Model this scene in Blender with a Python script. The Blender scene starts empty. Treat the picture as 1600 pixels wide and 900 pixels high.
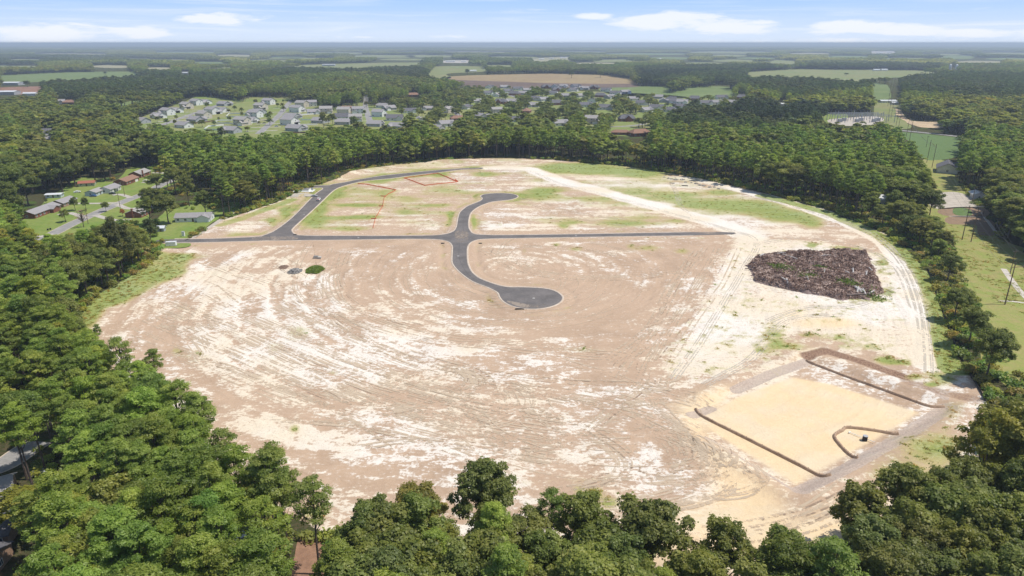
import bpy, bmesh, math, random
import numpy as np
from mathutils import Vector, Matrix

random.seed(11)
rng = np.random.default_rng(11)
C = bpy.context.scene.collection
SC = bpy.context.scene
R = math.radians

# ------------------------------------------------------------------ camera
CAM_H = 105.0
FOC = 1067.0                      # focal length in pixels of a 1600 px wide picture
PITCH = math.atan(383.0 / FOC)    # below the horizontal
cp, sp = math.cos(PITCH), math.sin(PITCH)
cam_d = bpy.data.cameras.new('camera')
cam_d.sensor_width = 36.0
cam_d.lens = 36.0 * FOC / 1600.0
cam_d.clip_start = 1.0
cam_d.clip_end = 120000.0
cam = bpy.data.objects.new('camera', cam_d)
cam.location = (0, 0, CAM_H)
cam.rotation_euler = (math.pi / 2 - PITCH, 0, 0)
C.objects.link(cam)
SC.camera = cam

# ------------------------------------------------------------------ sun, sky, exposure
SUN_AZ = R(90)       # clockwise from +Y
SUN_EL = R(62)
SUN_STR = 4.7
SKY_STR = 0.11
EXPOSURE = -0.11
HAZE = 1.15e-4
sd = bpy.data.lights.new('sun', 'SUN')
sd.energy = SUN_STR
sd.angle = R(0.53)
sd.color = (1.0, 0.95, 0.86)
so = bpy.data.objects.new('sun', sd)
dirv = Vector((math.sin(SUN_AZ) * math.cos(SUN_EL), math.cos(SUN_AZ) * math.cos(SUN_EL), math.sin(SUN_EL)))
so.rotation_euler = dirv.to_track_quat('Z', 'Y').to_euler()
so.location = (0, 0, 300)
C.objects.link(so)

SC.view_settings.view_transform = 'Standard'
SC.view_settings.look = 'None'
SC.view_settings.exposure = EXPOSURE
SC.view_settings.gamma = 1.0
SC.view_settings.use_curve_mapping = False
SC.cycles.max_bounces = 8
SC.cycles.diffuse_bounces = 4
SC.cycles.glossy_bounces = 1
SC.cycles.transmission_bounces = 6
SC.cycles.transparent_max_bounces = 32
SC.cycles.volume_bounces = 0
SC.cycles.use_denoising = True


class NT:
    """small helper round a node tree"""
    def __init__(s, tree):
        s.t = tree; s.t.nodes.clear()
    def n(s, typ, **kw):
        nd = s.t.nodes.new(typ)
        for k, v in kw.items():
            if k[0] == 'i' and k[1:].isdigit():
                sock = nd.inputs[int(k[1:])]
                if isinstance(v, bpy.types.NodeSocket): s.t.links.new(v, sock)
                else: sock.default_value = v
            else: setattr(nd, k, v)
        return nd
    def link(s, a, b): s.t.links.new(a, b)
    def math(s, op, a, b=None, c=None, clamp=False):
        nd = s.n('ShaderNodeMath', operation=op, use_clamp=clamp)
        for i, v in enumerate((a, b, c)):
            if v is None: continue
            if isinstance(v, bpy.types.NodeSocket): s.link(v, nd.inputs[i])
            else: nd.inputs[i].default_value = v
        return nd.outputs[0]
    def mix(s, f, a, b, blend='MIX'):
        nd = s.n('ShaderNodeMix', data_type='RGBA', blend_type=blend)
        for i, v in ((0, f), (6, a), (7, b)):
            if isinstance(v, bpy.types.NodeSocket): s.link(v, nd.inputs[i])
            else: nd.inputs[i].default_value = v if i == 0 else (tuple(v) + (1,))[:4]
        return nd.outputs[2]
    def ramp(s, f, lo, hi):
        nd = s.n('ShaderNodeMapRange', interpolation_type='SMOOTHSTEP')
        s.link(f, nd.inputs[0]); nd.inputs[1].default_value = lo; nd.inputs[2].default_value = hi
        return nd.outputs[0]
    def noise(s, vec, scale, detail=3, rough=0.55, dist=0.0):
        nd = s.n('ShaderNodeTexNoise')
        s.link(vec, nd.inputs['Vector'])
        nd.inputs['Scale'].default_value = scale; nd.inputs['Detail'].default_value = detail
        nd.inputs['Roughness'].default_value = rough; nd.inputs['Distortion'].default_value = dist
        return nd.outputs[0]
    def vscale(s, vec, sx, sy, sz):
        nd = s.n('ShaderNodeVectorMath', operation='MULTIPLY')
        s.link(vec, nd.inputs[0]); nd.inputs[1].default_value = (sx, sy, sz)
        return nd.outputs[0]


# sky: Nishita plus low fair-weather cumulus near the horizon, worked out from the view direction
W = bpy.data.worlds.new('World'); SC.world = W; W.use_nodes = True
w = NT(W.node_tree)
sky = w.n('ShaderNodeTexSky')
sky.sky_type = 'NISHITA'; sky.sun_disc = False
sky.sun_elevation = SUN_EL; sky.sun_rotation = SUN_AZ
sky.altitude = 30; sky.air_density = 1.0; sky.dust_density = 0.6; sky.ozone_density = 1.6
tc = w.n('ShaderNodeTexCoord')
sep = w.n('ShaderNodeSeparateXYZ', i0=tc.outputs['Generated'])
az = w.math('ARCTAN2', sep.outputs[0], sep.outputs[1])
el = w.math('ARCSINE', sep.outputs[2])
comb = w.n('ShaderNodeCombineXYZ', i0=az, i1=w.math('MULTIPLY', el, 5.0), i2=0.0)
n1 = w.noise(comb.outputs[0], 13.0, 7, 0.62, 0.4)
n2 = w.noise(comb.outputs[0], 3.0, 4, 0.5, 0.2)
wisp = w.noise(w.n('ShaderNodeCombineXYZ', i0=az, i1=w.math('MULTIPLY', el, 26.0), i2=3.0).outputs[0], 3.4, 6, 0.6, 0.6)
# cloud banks: azimuth, elevation, half widths (radians) - continued round the whole horizon
banks = []
def az_el(px, py):
    u = (px - 800) / FOC; v = (py - 450) / FOC
    d = Vector((u, cp - v * sp, -sp - v * cp)).normalized()
    return math.atan2(d.x, d.y), math.asin(d.z)
for px, py, hw, hh, a in [(80, 52, 85, 13, 1.0), (210, 50, 60, 9, .9), (335, 28, 62, 11, .95), (490, 27, 36, 4, .6), (545, 57, 45, 4, .55),
                          (700, 57, 40, 3.5, .5), (800, 18, 90, 6, .45), (930, 26, 40, 6, .8), (1040, 34, 90, 15, 1.0), (1150, 42, 75, 11, 1.0),
                          (1330, 42, 75, 9, 1.0), (1420, 47, 60, 9, 1.0), (1540, 51, 75, 7, .9), (1575, 12, 40, 3, .4), (20, 66, 260, 7, .5),
                          (1300, 64, 420, 7, .5), (240, 12, 100, 3, .3)]:
    a0, e0 = az_el(px, py)
    banks.append((a0, e0, hw / FOC, hh / FOC, a))
for k in range(9):
    a0 = 0.86 + k * (2 * math.pi - 1.72) / 9
    banks.append((a0, R(random.uniform(1.0, 5.0)), random.uniform(.06, .12), random.uniform(.010, .02), random.uniform(.6, 1)))
tot = None
for a0, e0, ha, he, s_ in banks:
    da = w.math('POWER', w.math('ABSOLUTE', w.math('DIVIDE', w.math('SUBTRACT', az, a0), ha)), 2.0)
    de = w.math('DIVIDE', w.math('SUBTRACT', el, e0), he)
    de2 = w.math('MULTIPLY', de, de)
    g = w.math('MULTIPLY', w.math('EXPONENT', w.math('MULTIPLY', w.math('ADD', da, de2), -0.9)), s_)
    tot = g if tot is None else w.math('MAXIMUM', tot, g)
cl = w.ramp(w.math('ADD', tot, w.math('MULTIPLY', w.math('SUBTRACT', n1, 0.5), 1.9)), 0.36, 0.82)
cl = w.math('MULTIPLY', cl, w.ramp(tot, 0.02, 0.35))
wi = w.math('MULTIPLY', w.ramp(w.math('ADD', wisp, w.math('MULTIPLY', n2, 0.3)), 0.62, 0.95), 0.45)
wi = w.math('MULTIPLY', wi, w.ramp(el, -0.01, 0.02))
hz = w.n('ShaderNodeMapRange', interpolation_type='SMOOTHERSTEP'); w.link(el, hz.inputs[0])
hz.inputs[1].default_value = 0.45; hz.inputs[2].default_value = 0.03
low_sky = w.mix(w.ramp(el, -0.01, 0.07), (7.6, 8.6, 10.2), (3.9, 6.2, 10.2))
base = w.mix(hz.outputs[0], sky.outputs[0], low_sky)
skyc = w.mix(w.math('MAXIMUM', w.math('MULTIPLY', cl, 0.85), wi), base, (9.4, 9.7, 10.4))
bg = w.n('ShaderNodeBackground', i0=skyc); bg.inputs[1].default_value = SKY_STR
out = w.n('ShaderNodeOutputWorld'); w.link(bg.outputs[0], out.inputs[0])


# ------------------------------------------------------------------ photograph geometry -> ground positions
def gxy(px, py, z=0.0):
    """pixel of the 1600 x 900 photograph -> point of the horizontal plane at height z"""
    px = np.asarray(px, float); py = np.asarray(py, float)
    v = (py - 450) / FOC; u = (px - 800) / FOC
    Y = (CAM_H - z) * (cp - v * sp) / np.maximum(sp + v * cp, 1e-5)
    D = Y * cp + (CAM_H - z) * sp
    return u * D, Y
def G(px, py, z=0.0):
    x, y = gxy(px, py, z)
    return Vector((float(x), float(y), z))
def pix(x, y, z=0.0):
    """where a place shows in the photograph"""
    D = y * cp + (CAM_H - z) * sp
    v = ((CAM_H - z) * cp - y * sp) / D
    return 800 + FOC * x / D, 450 + FOC * v
def top_height(px, py, pyt):
    """height of something whose foot is at (px, py) and whose top is seen at row pyt"""
    Y = float(gxy(px, py)[1]); v = (pyt - 450) / FOC
    return CAM_H - Y * (v * cp + sp) / (cp - v * sp)
def inpoly(X, Y, poly):
    poly = np.asarray(poly, float); ins = np.zeros(np.shape(X), bool)
    x0, y0 = poly[-1]
    for x1, y1 in poly:
        c = ((y1 > Y) != (y0 > Y))
        with np.errstate(divide='ignore', invalid='ignore'):
            c &= X < (x0 - x1) * (Y - y1) / (y0 - y1 + 1e-12) + x1
        ins ^= c; x0, y0 = x1, y1
    return ins
def dseg(X, Y, pts):
    """distance to a polyline"""
    d = np.full(np.shape(X), 1e9)
    pts = np.asarray(pts, float)
    for (x0, y0), (x1, y1) in zip(pts[:-1], pts[1:]):
        dx, dy = x1 - x0, y1 - y0
        t = np.clip(((X - x0) * dx + (Y - y0) * dy) / (dx * dx + dy * dy + 1e-9), 0, 1)
        d = np.minimum(d, np.hypot(X - x0 - t * dx, Y - y0 - t * dy))
    return d
def world(poly): 
    a = np.asarray(poly, float); x, y = gxy(a[:, 0], a[:, 1]); return np.stack([x, y], 1)
def sstep(a, b, x):
    t = np.clip((x - a) / (b - a), 0, 1); return t * t * (3 - 2 * t)
def vnoise(x, y, seed=0):
    """value noise, 0..1"""
    xi = np.floor(x).astype(np.int64); yi = np.floor(y).astype(np.int64)
    xf = x - xi; yf = y - yi
    xf = xf * xf * (3 - 2 * xf); yf = yf * yf * (3 - 2 * yf)
    def h(a, b):
        n = (a * 374761393 + b * 668265263 + seed * 1442695041) & 0x7fffffff
        n = ((n ^ (n >> 13)) * 1274126177) & 0x7fffffff
        return ((n ^ (n >> 16)) & 0xffff) / 65535.0
    return (h(xi, yi) * (1 - xf) + h(xi + 1, yi) * xf) * (1 - yf) + (h(xi, yi + 1) * (1 - xf) + h(xi + 1, yi + 1) * xf) * yf
def fbm(x, y, seed=0, oct=4, g=0.5):
    s = 0; a = 1; t = 0
    for k in range(oct):
        s = s + a * vnoise(x * 2 ** k, y * 2 ** k, seed + k * 17); t += a; a *= g
    return s / t

# ------------------------------------------------------------------ object helpers
def tag(o, label=None, cat=None, group=None, kind=None):
    if label: o['label'] = label
    if cat: o['category'] = cat
    if group: o['group'] = group
    if kind: o['kind'] = kind
    return o
def link(name, me, parent=None, loc=None, rotz=0.0):
    o = bpy.data.objects.new(name, me); C.objects.link(o)
    if parent is not None: o.parent = parent
    if loc is not None: o.location = loc
    if rotz: o.rotation_euler = (0, 0, rotz)
    return o
def empty(name, loc, rotz=0.0, **kw):
    o = link(name, None, None, loc, rotz); o.empty_display_size = 1; tag(o, **kw); return o
def kids(o): return KIDS.get(o.name, [])
KIDS = {}
def part(name, mb, mat, parent, **kw):
    me = mb.mesh(name, mat) if isinstance(mb, MB) else mb
    o = link(name, me, parent)
    if parent is not None: KIDS.setdefault(parent.name, []).append(o)
    tag(o, **kw); return o
def copy_tree(o, loc=None, rotz=None, parent=None, **kw):
    c = o.copy(); C.objects.link(c)
    for k in ('label', 'group'):
        if k in kw and k in c: del c[k]
    tag(c, **kw)
    if parent is not None:
        c.parent = parent; KIDS.setdefault(parent.name, []).append(c)
    if loc is not None: c.location = loc
    if rotz is not None: c.rotation_euler = (0, 0, rotz)
    for ch in list(KIDS.get(o.name, [])): copy_tree(ch, parent=c)
    return c
def np_mesh(name, V, F, mat=None, smooth=False):
    """V (n,3), F (m,k) arrays"""
    me = bpy.data.meshes.new(name)
    V = np.ascontiguousarray(V, np.float32); F = np.ascontiguousarray(F, np.int32)
    m, k = F.shape
    me.vertices.add(len(V)); me.vertices.foreach_set('co', V.ravel())
    me.loops.add(m * k); me.loops.foreach_set('vertex_index', F.ravel())
    me.polygons.add(m); me.polygons.foreach_set('loop_start', np.arange(0, m * k, k, dtype=np.int32))
    if smooth: me.polygons.foreach_set('use_smooth', np.ones(m, bool))
    me.update(calc_edges=True)
    if mat: me.materials.append(mat)
    return me
class MB:
    """collects boxes, tubes and prisms into one mesh"""
    def __init__(s): s.v = []; s.f = []; s.M = None
    def add(s, vs, fs):
        b = len(s.v)
        if s.M is not None: vs = [tuple(s.M @ Vector(p)) for p in vs]
        s.v += [tuple(p) for p in vs]; s.f += [tuple(i + b for i in f) for f in fs]; return s
    def box(s, x0, y0, z0, x1, y1, z1):
        return s.add([(x0, y0, z0), (x1, y0, z0), (x1, y1, z0), (x0, y1, z0), (x0, y0, z1), (x1, y0, z1), (x1, y1, z1), (x0, y1, z1)],
                     [(0, 3, 2, 1), (4, 5, 6, 7), (0, 1, 5, 4), (1, 2, 6, 5), (2, 3, 7, 6), (3, 0, 4, 7)])
    def tube(s, pts, rad, n=6, cap=True):
        pts = [Vector(p) for p in pts]
        if not hasattr(rad, '__len__'): rad = [rad] * len(pts)
        vs = []; fs = []
        for i, p in enumerate(pts):
            d = (pts[min(i + 1, len(pts) - 1)] - pts[max(i - 1, 0)]).normalized()
            a = d.orthogonal().normalized() if i == 0 else (a - d * a.dot(d)).normalized()
            b = d.cross(a)
            for k in range(n):
                t = 2 * math.pi * k / n
                vs.append(p + (a * math.cos(t) + b * math.sin(t)) * rad[i])
        for i in range(len(pts) - 1):
            for k in range(n):
                k2 = (k + 1) % n
                fs.append((i * n + k, i * n + k2, (i + 1) * n + k2, (i + 1) * n + k))
        if cap:
            fs.append(tuple(range(n - 1, -1, -1))); fs.append(tuple((len(pts) - 1) * n + k for k in range(n)))
        return s.add(vs, fs)
    def mesh(s, name, mat, smooth=False):
        me = bpy.data.meshes.new(name); me.from_pydata(s.v, [], s.f)
        if smooth: me.polygons.foreach_set('use_smooth', np.ones(len(me.polygons), bool))
        if mat: me.materials.append(mat)
        me.update(); return me

# ------------------------------------------------------------------ materials
def simple(name, col, rough=0.8, var=0.0, scale=1.0, bump=0.0, metal=0.0, col2=None, coord='Object'):
    m = bpy.data.materials.new(name); m.use_nodes = True
    t = NT(m.node_tree)
    b = t.n('ShaderNodeBsdfPrincipled'); b.inputs['Roughness'].default_value = rough; b.inputs['Metallic'].default_value = metal
    b.inputs['Specular IOR Level'].default_value = 0.3
    o = t.n('ShaderNodeOutputMaterial'); t.link(b.outputs[0], o.inputs[0])
    if var or col2:
        tc = t.n('ShaderNodeTexCoord'); v = tc.outputs[coord]
        n = t.noise(v, scale, 5, 0.6)
        c2 = col2 if col2 else tuple(c * (1 - var) for c in col)
        c = t.mix(t.ramp(n, 0.3, 0.7), col, c2)
        n3 = t.noise(v, scale * 7.3, 3, 0.6)
        c = t.mix(t.ramp(n3, 0.35, 0.75), c, t.mix(1.0, c, (0.8, 0.8, 0.8), 'MULTIPLY'))
        t.link(c, b.inputs['Base Color'])
        if bump:
            bp = t.n('ShaderNodeBump'); bp.inputs['Strength'].default_value = bump; bp.inputs['Distance'].default_value = 0.1
            t.link(n3, bp.inputs['Height']); t.link(bp.outputs[0], b.inputs['Normal'])
    else:
        b.inputs['Base Color'].default_value = tuple(col) + (1,)
    return m
def leaf_mat(name, c1, c2, c3, trans=0.50):
    """foliage: colour drawn per leaf clump and per tree, a little light comes through"""
    m = bpy.data.materials.new(name); m.use_nodes = True
    t = NT(m.node_tree)
    lv = t.n('ShaderNodeAttribute', attribute_name='lv')
    ti = t.n('ShaderNodeAttribute', attribute_name='tint', attribute_type='INSTANCER')
    c = t.mix(t.ramp(lv.outputs['Fac'], 0.0, 0.55), c1, c2)
    c = t.mix(t.ramp(lv.outputs['Fac'], 0.55, 1.0), c, c3)
    c = t.mix(1.0, c, ti.outputs['Color'], 'MULTIPLY')
    d = t.n('ShaderNodeBsdfDiffuse', i0=c); tr = t.n('ShaderNodeBsdfTranslucent', i0=t.mix(1.0, c, (1.15, 1.25, 0.75), 'MULTIPLY'))
    gl = t.n('ShaderNodeBsdfGlossy'); gl.inputs['Roughness'].default_value = 0.5
    mx = t.n('ShaderNodeMixShader', i0=trans, i1=d.outputs[0], i2=tr.outputs[0])
    mg = t.n('ShaderNodeMixShader', i0=0.025, i1=mx.outputs[0], i2=gl.outputs[0])
    o = t.n('ShaderNodeOutputMaterial'); t.link(mg.outputs[0], o.inputs[0])
    return m
M = {}
M['asphalt'] = simple('asphalt', (0.200, 0.180, 0.172), 0.9, 0, 0.12, 0.2, col2=(0.140, 0.128, 0.124))
M['old_asphalt'] = simple('old_asphalt', (0.36, 0.345, 0.33), 0.9, 0, 0.2, 0.1, col2=(0.27, 0.26, 0.255))
M['concrete'] = simple('concrete', (0.56, 0.52, 0.46), 0.9, 0, 0.3, 0.1, col2=(0.44, 0.40, 0.35))
M['kerb'] = simple('kerb_concrete', (0.66, 0.56, 0.46), 0.9, 0, 0.4, 0.1, col2=(0.52, 0.42, 0.33))
M['lawn'] = simple('lawn_grass', (0.17, 0.26, 0.045), 0.95, 0, 0.05, 0.3, col2=(0.26, 0.29, 0.08))
M['field_green'] = simple('field_green', (0.14, 0.20, 0.055), 0.95, 0, 0.012, 0.2, col2=(0.19, 0.24, 0.08))
M['field_pasture'] = simple('field_pasture', (0.20, 0.25, 0.075), 0.95, 0, 0.01, 0.2, col2=(0.27, 0.26, 0.11))
M['field_tan'] = simple('field_tan', (0.37, 0.28, 0.14), 0.95, 0, 0.006, 0.2, col2=(0.32, 0.225, 0.12))
M['field_cloud_shade'] = simple('field_cloud_shade', (0.15, 0.10, 0.075), 0.95, 0, 0.006, 0.2, col2=(0.19, 0.13, 0.10))  # tan field under cloud shadow, the shade put into a dark soil colour
M['bark'] = simple('bark', (0.13, 0.10, 0.08), 0.95, 0.4, 2.0, 0.4)
M['pine_bark'] = simple('pine_bark', (0.16, 0.12, 0.10), 0.95, 0.45, 2.0, 0.4)
M['broadleaf'] = leaf_mat('broadleaf_foliage', (0.158, 0.190, 0.046), (0.252, 0.274, 0.066), (0.350, 0.352, 0.098))
M['needles'] = leaf_mat('pine_needles', (0.172, 0.226, 0.046), (0.266, 0.318, 0.069), (0.370, 0.402, 0.105))
M['weeds'] = leaf_mat('weeds', (0.20, 0.27, 0.06), (0.28, 0.33, 0.08), (0.38, 0.37, 0.12))

# ================================================================== THE LARGE STRUCTURE: ground
SITE = [(252, 380), (300, 372), (335, 348), (440, 313), (455, 305), (500, 288), (560, 268), (600, 262), (740, 248), (800, 247), (870, 250), (1000, 262),
        (1100, 280), (1200, 303), (1300, 330), (1385, 366), (1430, 400), (1460, 440), (1482, 510), (1500, 565), (1545, 625),
        (1535, 690), (1520, 760), (1440, 800), (1310, 850), (1280, 930), (1000, 930), (900, 905), (700, 880), (600, 865), (500, 830), (420, 790), (340, 740),
        (290, 690), (200, 610), (130, 540), (118, 500), (150, 462), (215, 425), (248, 400)]
# the new asphalt street, one outline traced round all its arms (pixels of the photograph, laid on the ground)
ROAD = [[(252, 374.2), (330, 373.2), (400, 370.2), (412, 367.8), (421, 364.5), (432, 359), (457, 340), (485, 311.5), (496, 301), (505, 293.8), (480, 293.8), (446, 293.8),
         (446, 290.6), (480, 290.2), (512, 289.6), (520, 287.9), (540, 284.6), (560, 280.5), (597.5, 274.6), (635, 270.6), (672.5, 266.9), (697.5, 264.7), (722, 263),
         (752, 262), (752, 264), (722, 265.2), (685, 269.6), (647, 273.8), (610, 278.9), (577, 282), (557, 285.2), (535, 291), (520, 298.2), (500, 317), (475, 340), (457, 356.5),
         (455.5, 361), (459, 365.3), (467.5, 367.8), (500, 368.5), (550, 368.6), (620, 368.6), (675, 367.9), (692, 366.4), (703, 364), (710.5, 360), (714, 353), (715.5, 343.3), (719, 332), (726, 325.5),
         (733, 321), (745, 316.4), (752.5, 312.8), (754.2, 309.6), (751.5, 306.8), (755, 304.2), (765, 302.6), (780, 301.8), (795, 302.5), (804, 304), (808.5, 306.4), (806, 309.4), (797, 312), (784.4, 313.5), (772, 314.9), (762.4, 317.0),
         (746.7, 323.3), (735.5, 332.2), (731.8, 343.3), (731.6, 354), (734.5, 361), (740, 365.2), (752, 366.8), (795.5, 367.4), (950, 365.2), (1127, 362.4),
         (1130, 366.8), (950, 369.8), (795.5, 372.4), (757, 373.4), (744, 375), (735.5, 378.4), (730.6, 384), (729.2, 392), (730, 410), (735.5, 423.3), (742, 430), (751, 436), (773.3, 444.3), (793.3, 448.6), (817.8, 448.9),
         (848.9, 450.6), (866, 454.6), (876, 461), (878.2, 467), (872, 474), (857.8, 479.6), (838, 482.6), (818, 481.8), (800, 477.8), (787.5, 471), (781.5, 463.6), (778, 456.8), (764.4, 449.5),
         (740, 440), (722.2, 427.8), (711, 416.7), (707, 407.8), (707.6, 392.2), (707.5, 385), (704, 379.4), (696, 375.9), (680, 374), (640, 373.3), (550, 374.6), (425, 376), (405, 376.4), (315, 378.8), (252, 379)]]
road_w = world(ROAD[0])

BASIN = [(1096, 667), (1093, 642), (1150, 609), (1266, 563), (1474, 633), (1244, 757)]          # floor of the sediment basin
basin_w = world(BASIN)
DEBRIS = [(1176, 405), (1205, 399), (1235, 395), (1275, 395), (1316, 393), (1353, 395), (1361, 410), (1367, 425), (1376, 440), (1382, 458), (1355, 468), (1310, 468.5),
          (1265, 459.5), (1232, 453.5), (1196, 444.5), (1176.5, 437), (1176, 426), (1166, 414)]
debris_w = world(DEBRIS)

def relief(x, y):
    """height of the graded site: broad undulation, spoil banks, the sunken basin"""
    x = np.asarray(x, float); y = np.asarray(y, float)
    px, py = pix(x, np.maximum(y, 40))
    h = (fbm(x / 38, y / 38, 5, 3) - 0.5) * 1.6 + (fbm(x / 9, y / 9, 9, 3) - 0.5) * 0.5
    insite = inpoly(px, py, SITE)
    edge = dseg(x, y, np.vstack([world(SITE), world(SITE[:1])]))
    k = np.where(insite, sstep(0, 9, edge), 0.0)
    dr = dseg(x, y, np.vstack([road_w, road_w[:1]]))
    onroad = inpoly(x, y, road_w)
    k = k * np.where(onroad, 0.0, sstep(1.5, 12, dr))
    h = h * k - 0.12 * k
    # spoil bank behind the loop road
    db = dseg(x, y, world([(470, 287), (520, 277), (575, 266), (640, 257), (700, 253), (735, 251)]))
    h = h + 2.1 * sstep(11, 1, db) * (0.55 + 0.7 * vnoise(x / 17, y / 17, 3))
    # swale beside the streets: shallow ditch 5 m out
    h = h - 0.35 * np.exp(-((dr - 5.5) / 1.8) ** 2) * np.where(onroad, 0, 1) * np.where(insite, 1, 0)
    # basin
    bd = dseg(x, y, np.vstack([basin_w, basin_w[:1]])); bi = inpoly(x, y, basin_w)
    sd_ = np.where(bi, bd, -bd)
    t = sstep(-4.5, 0.3, sd_)
    h = h * (1 - t) - 1.15 * t + 0.45 * np.exp(-((sd_ + 6) / 2.2) ** 2) * np.where(px > 1085, 1, 0)
    return h

gx = [0.0]
def axis(lo, hi, d, far_lo, far_hi, grow):
    mid = list(np.arange(lo, hi + d / 2, d)); a = []; s = d; p = lo
    while p > far_lo: s *= grow; p -= s; a.append(p)
    b = []; s = d; p = hi
    while p < far_hi: s *= grow; p += s; b.append(p)
    return np.array(a[::-1] + mid + b)
XS = axis(-205, 262, 0.62, -60000, 60000, 1.14)
ys = [100.0]; 
while ys[-1] < 640: ys.append(ys[-1] + 0.48 + max(0, ys[-1] - 125) * 0.0042)
s = 2.0
while ys[-1] < 60000: s *= 1.13; ys.append(ys[-1] + s)
pre = []; s = 0.6; p = 100.0
while p > -3000: s *= 1.25; p -= s; pre.append(p)
YS = np.array(pre[::-1] + ys)
GX, GY = np.meshgrid(XS, YS)
X = GX.ravel(); Y = GY.ravel()
near = (X > -235) & (X < 290) & (Y > 95) & (Y < 680)
Z = np.zeros_like(X); Z[near] = relief(X[near], Y[near])
nx, ny = len(XS), len(YS)
ii = (np.arange(ny - 1)[:, None] * nx + np.arange(nx - 1)[None, :]).ravel()
F = np.stack([ii, ii + 1, ii + nx + 1, ii + nx], 1)
gme = np_mesh('ground', np.stack([X, Y, Z], 1), F, None, True)

# --- what lies where (soil kinds and plant cover), per vertex
xn, yn = X[near], Y[near]
pxn, pyn = pix(xn, yn)
insite = inpoly(pxn, pyn, SITE)
def soft_poly(poly, m=3.0):
    pw = world(poly); d = dseg(xn, yn, np.vstack([pw, pw[:1]])); i = inpoly(xn, yn, pw)
    return sstep(-m, m, np.where(i, d, -d))
def line(poly, wid, m=1.0):
    return sstep(wid / 2 + m, wid / 2 - m * 0.3, dseg(xn, yn, world(poly)))
def blob(px, py, rx, ry):
    return np.exp(-(((pxn - px) / rx) ** 2 + ((pyn - py) / ry) ** 2) * 1.2)
# grading marks run round the road bulb: radius and arc length about a few centres
def streak(cx, cy, seed, kr=0.55, ka=0.045):
    c = G(cx, cy); r = np.hypot(xn - c.x, yn - c.y); a = np.arctan2(yn - c.y, xn - c.x) * np.maximum(r, 12)
    rr = r + 4 * (fbm(xn / 25, yn / 25, seed + 5, 2) - .5)
    return fbm(rr * kr * .5, a * ka, seed, 4, 0.6)
st1 = streak(800, 420, 21); st2 = streak(940, 700, 33); st3 = streak(600, 340, 45, 0.5, 0.03)
st4 = fbm(xn * 0.03, yn * 0.22, 51, 4, .6)
w2 = np.exp(-(((pxn - 960) / 190) ** 2 + ((pyn - 700) / 110) ** 2))
w3 = sstep(400, 375, pyn)
st = st1 * (1 - w2) + st2 * w2; st = st + .25 * (streak(860, 300, 81, 1.1, .03) - .5)
st = st * (1 - w3) + st4 * w3
patch = fbm(xn / 26, yn / 20, 61, 4, 0.55); fine = fbm(xn / 3.2, yn / 2.4, 71, 3, .6)
med = fbm(xn / 9, yn / 7, 75, 3, .55)
sand = 0.17 * patch + 0.44 * st + 0.26 * fine + 0.19 * med
sand = (sand - 0.53) * 1.35 + 0.455
sand += 0.16 * blob(400, 560, 260, 90) * 1 + 0.10 * blob(560, 690, 260, 60) + 0.12 * blob(360, 440, 150, 40) + .08 * blob(680, 560, 160, 50)
sand -= 0.16 * blob(240, 540, 60, 45) + 0.18 * blob(900, 480, 180, 60) + 0.13 * blob(600, 420, 130, 30) + 0.2 * blob(1060, 400, 90, 26) + .16 * blob(960, 545, 60, 45)
sand -= 0.15 * blob(330, 620, 60, 40) + 0.12 * blob(640, 600, 40, 30) + 0.12 * blob(780, 660, 60, 30)
sand -= 0.07 * soft_poly([(455, 362), (500, 300), (640, 280), (760, 300), (715, 360)], 6)
rd = dseg(xn, yn, np.vstack([road_w, road_w[:1]]))
sand -= 0.20 * sstep(14, 3, rd)
haul = np.maximum.reduce([
    line([(760, 262), (830, 264), (870, 281), (930, 297), (1000, 315), (1060, 332), (1130, 352), (1175, 372)], 11, 7),
    line([(1100, 283), (1180, 303), (1250, 325), (1320, 348), (1380, 380), (1415, 420), (1436, 470), (1446, 530), (1450, 570)], 7, 2.5)])
east = soft_poly([(1140, 372), (1200, 372), (1300, 378), (1400, 400), (1438, 450), (1452, 520), (1450, 580), (1330, 540), (1260, 522), (1160, 590), (1060, 596), (1015, 575), (1052, 528), (1098, 450), (1134, 385)], 8)
sand = np.maximum(sand, 0.36 + 0.42 * haul + 0.12 * fine * haul)
sand = np.maximum(sand, east * (0.64 + 0.30 * (med - .4) + 0.22 * (fine - .5)))
sand += .05 * sstep(380, 365, pyn)
sand += 0.10 * soft_poly([(850, 255), (1010, 270), (1130, 330), (1280, 365), (1180, 372), (1000, 318)], 8)
grass = 0.15 + 0.22 * (med - .5) + 0.2 * (fine - .5) + 0.2 * (patch - .5)
def gr(v, s=0.5): 
    global grass; grass = grass + s * v
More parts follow.
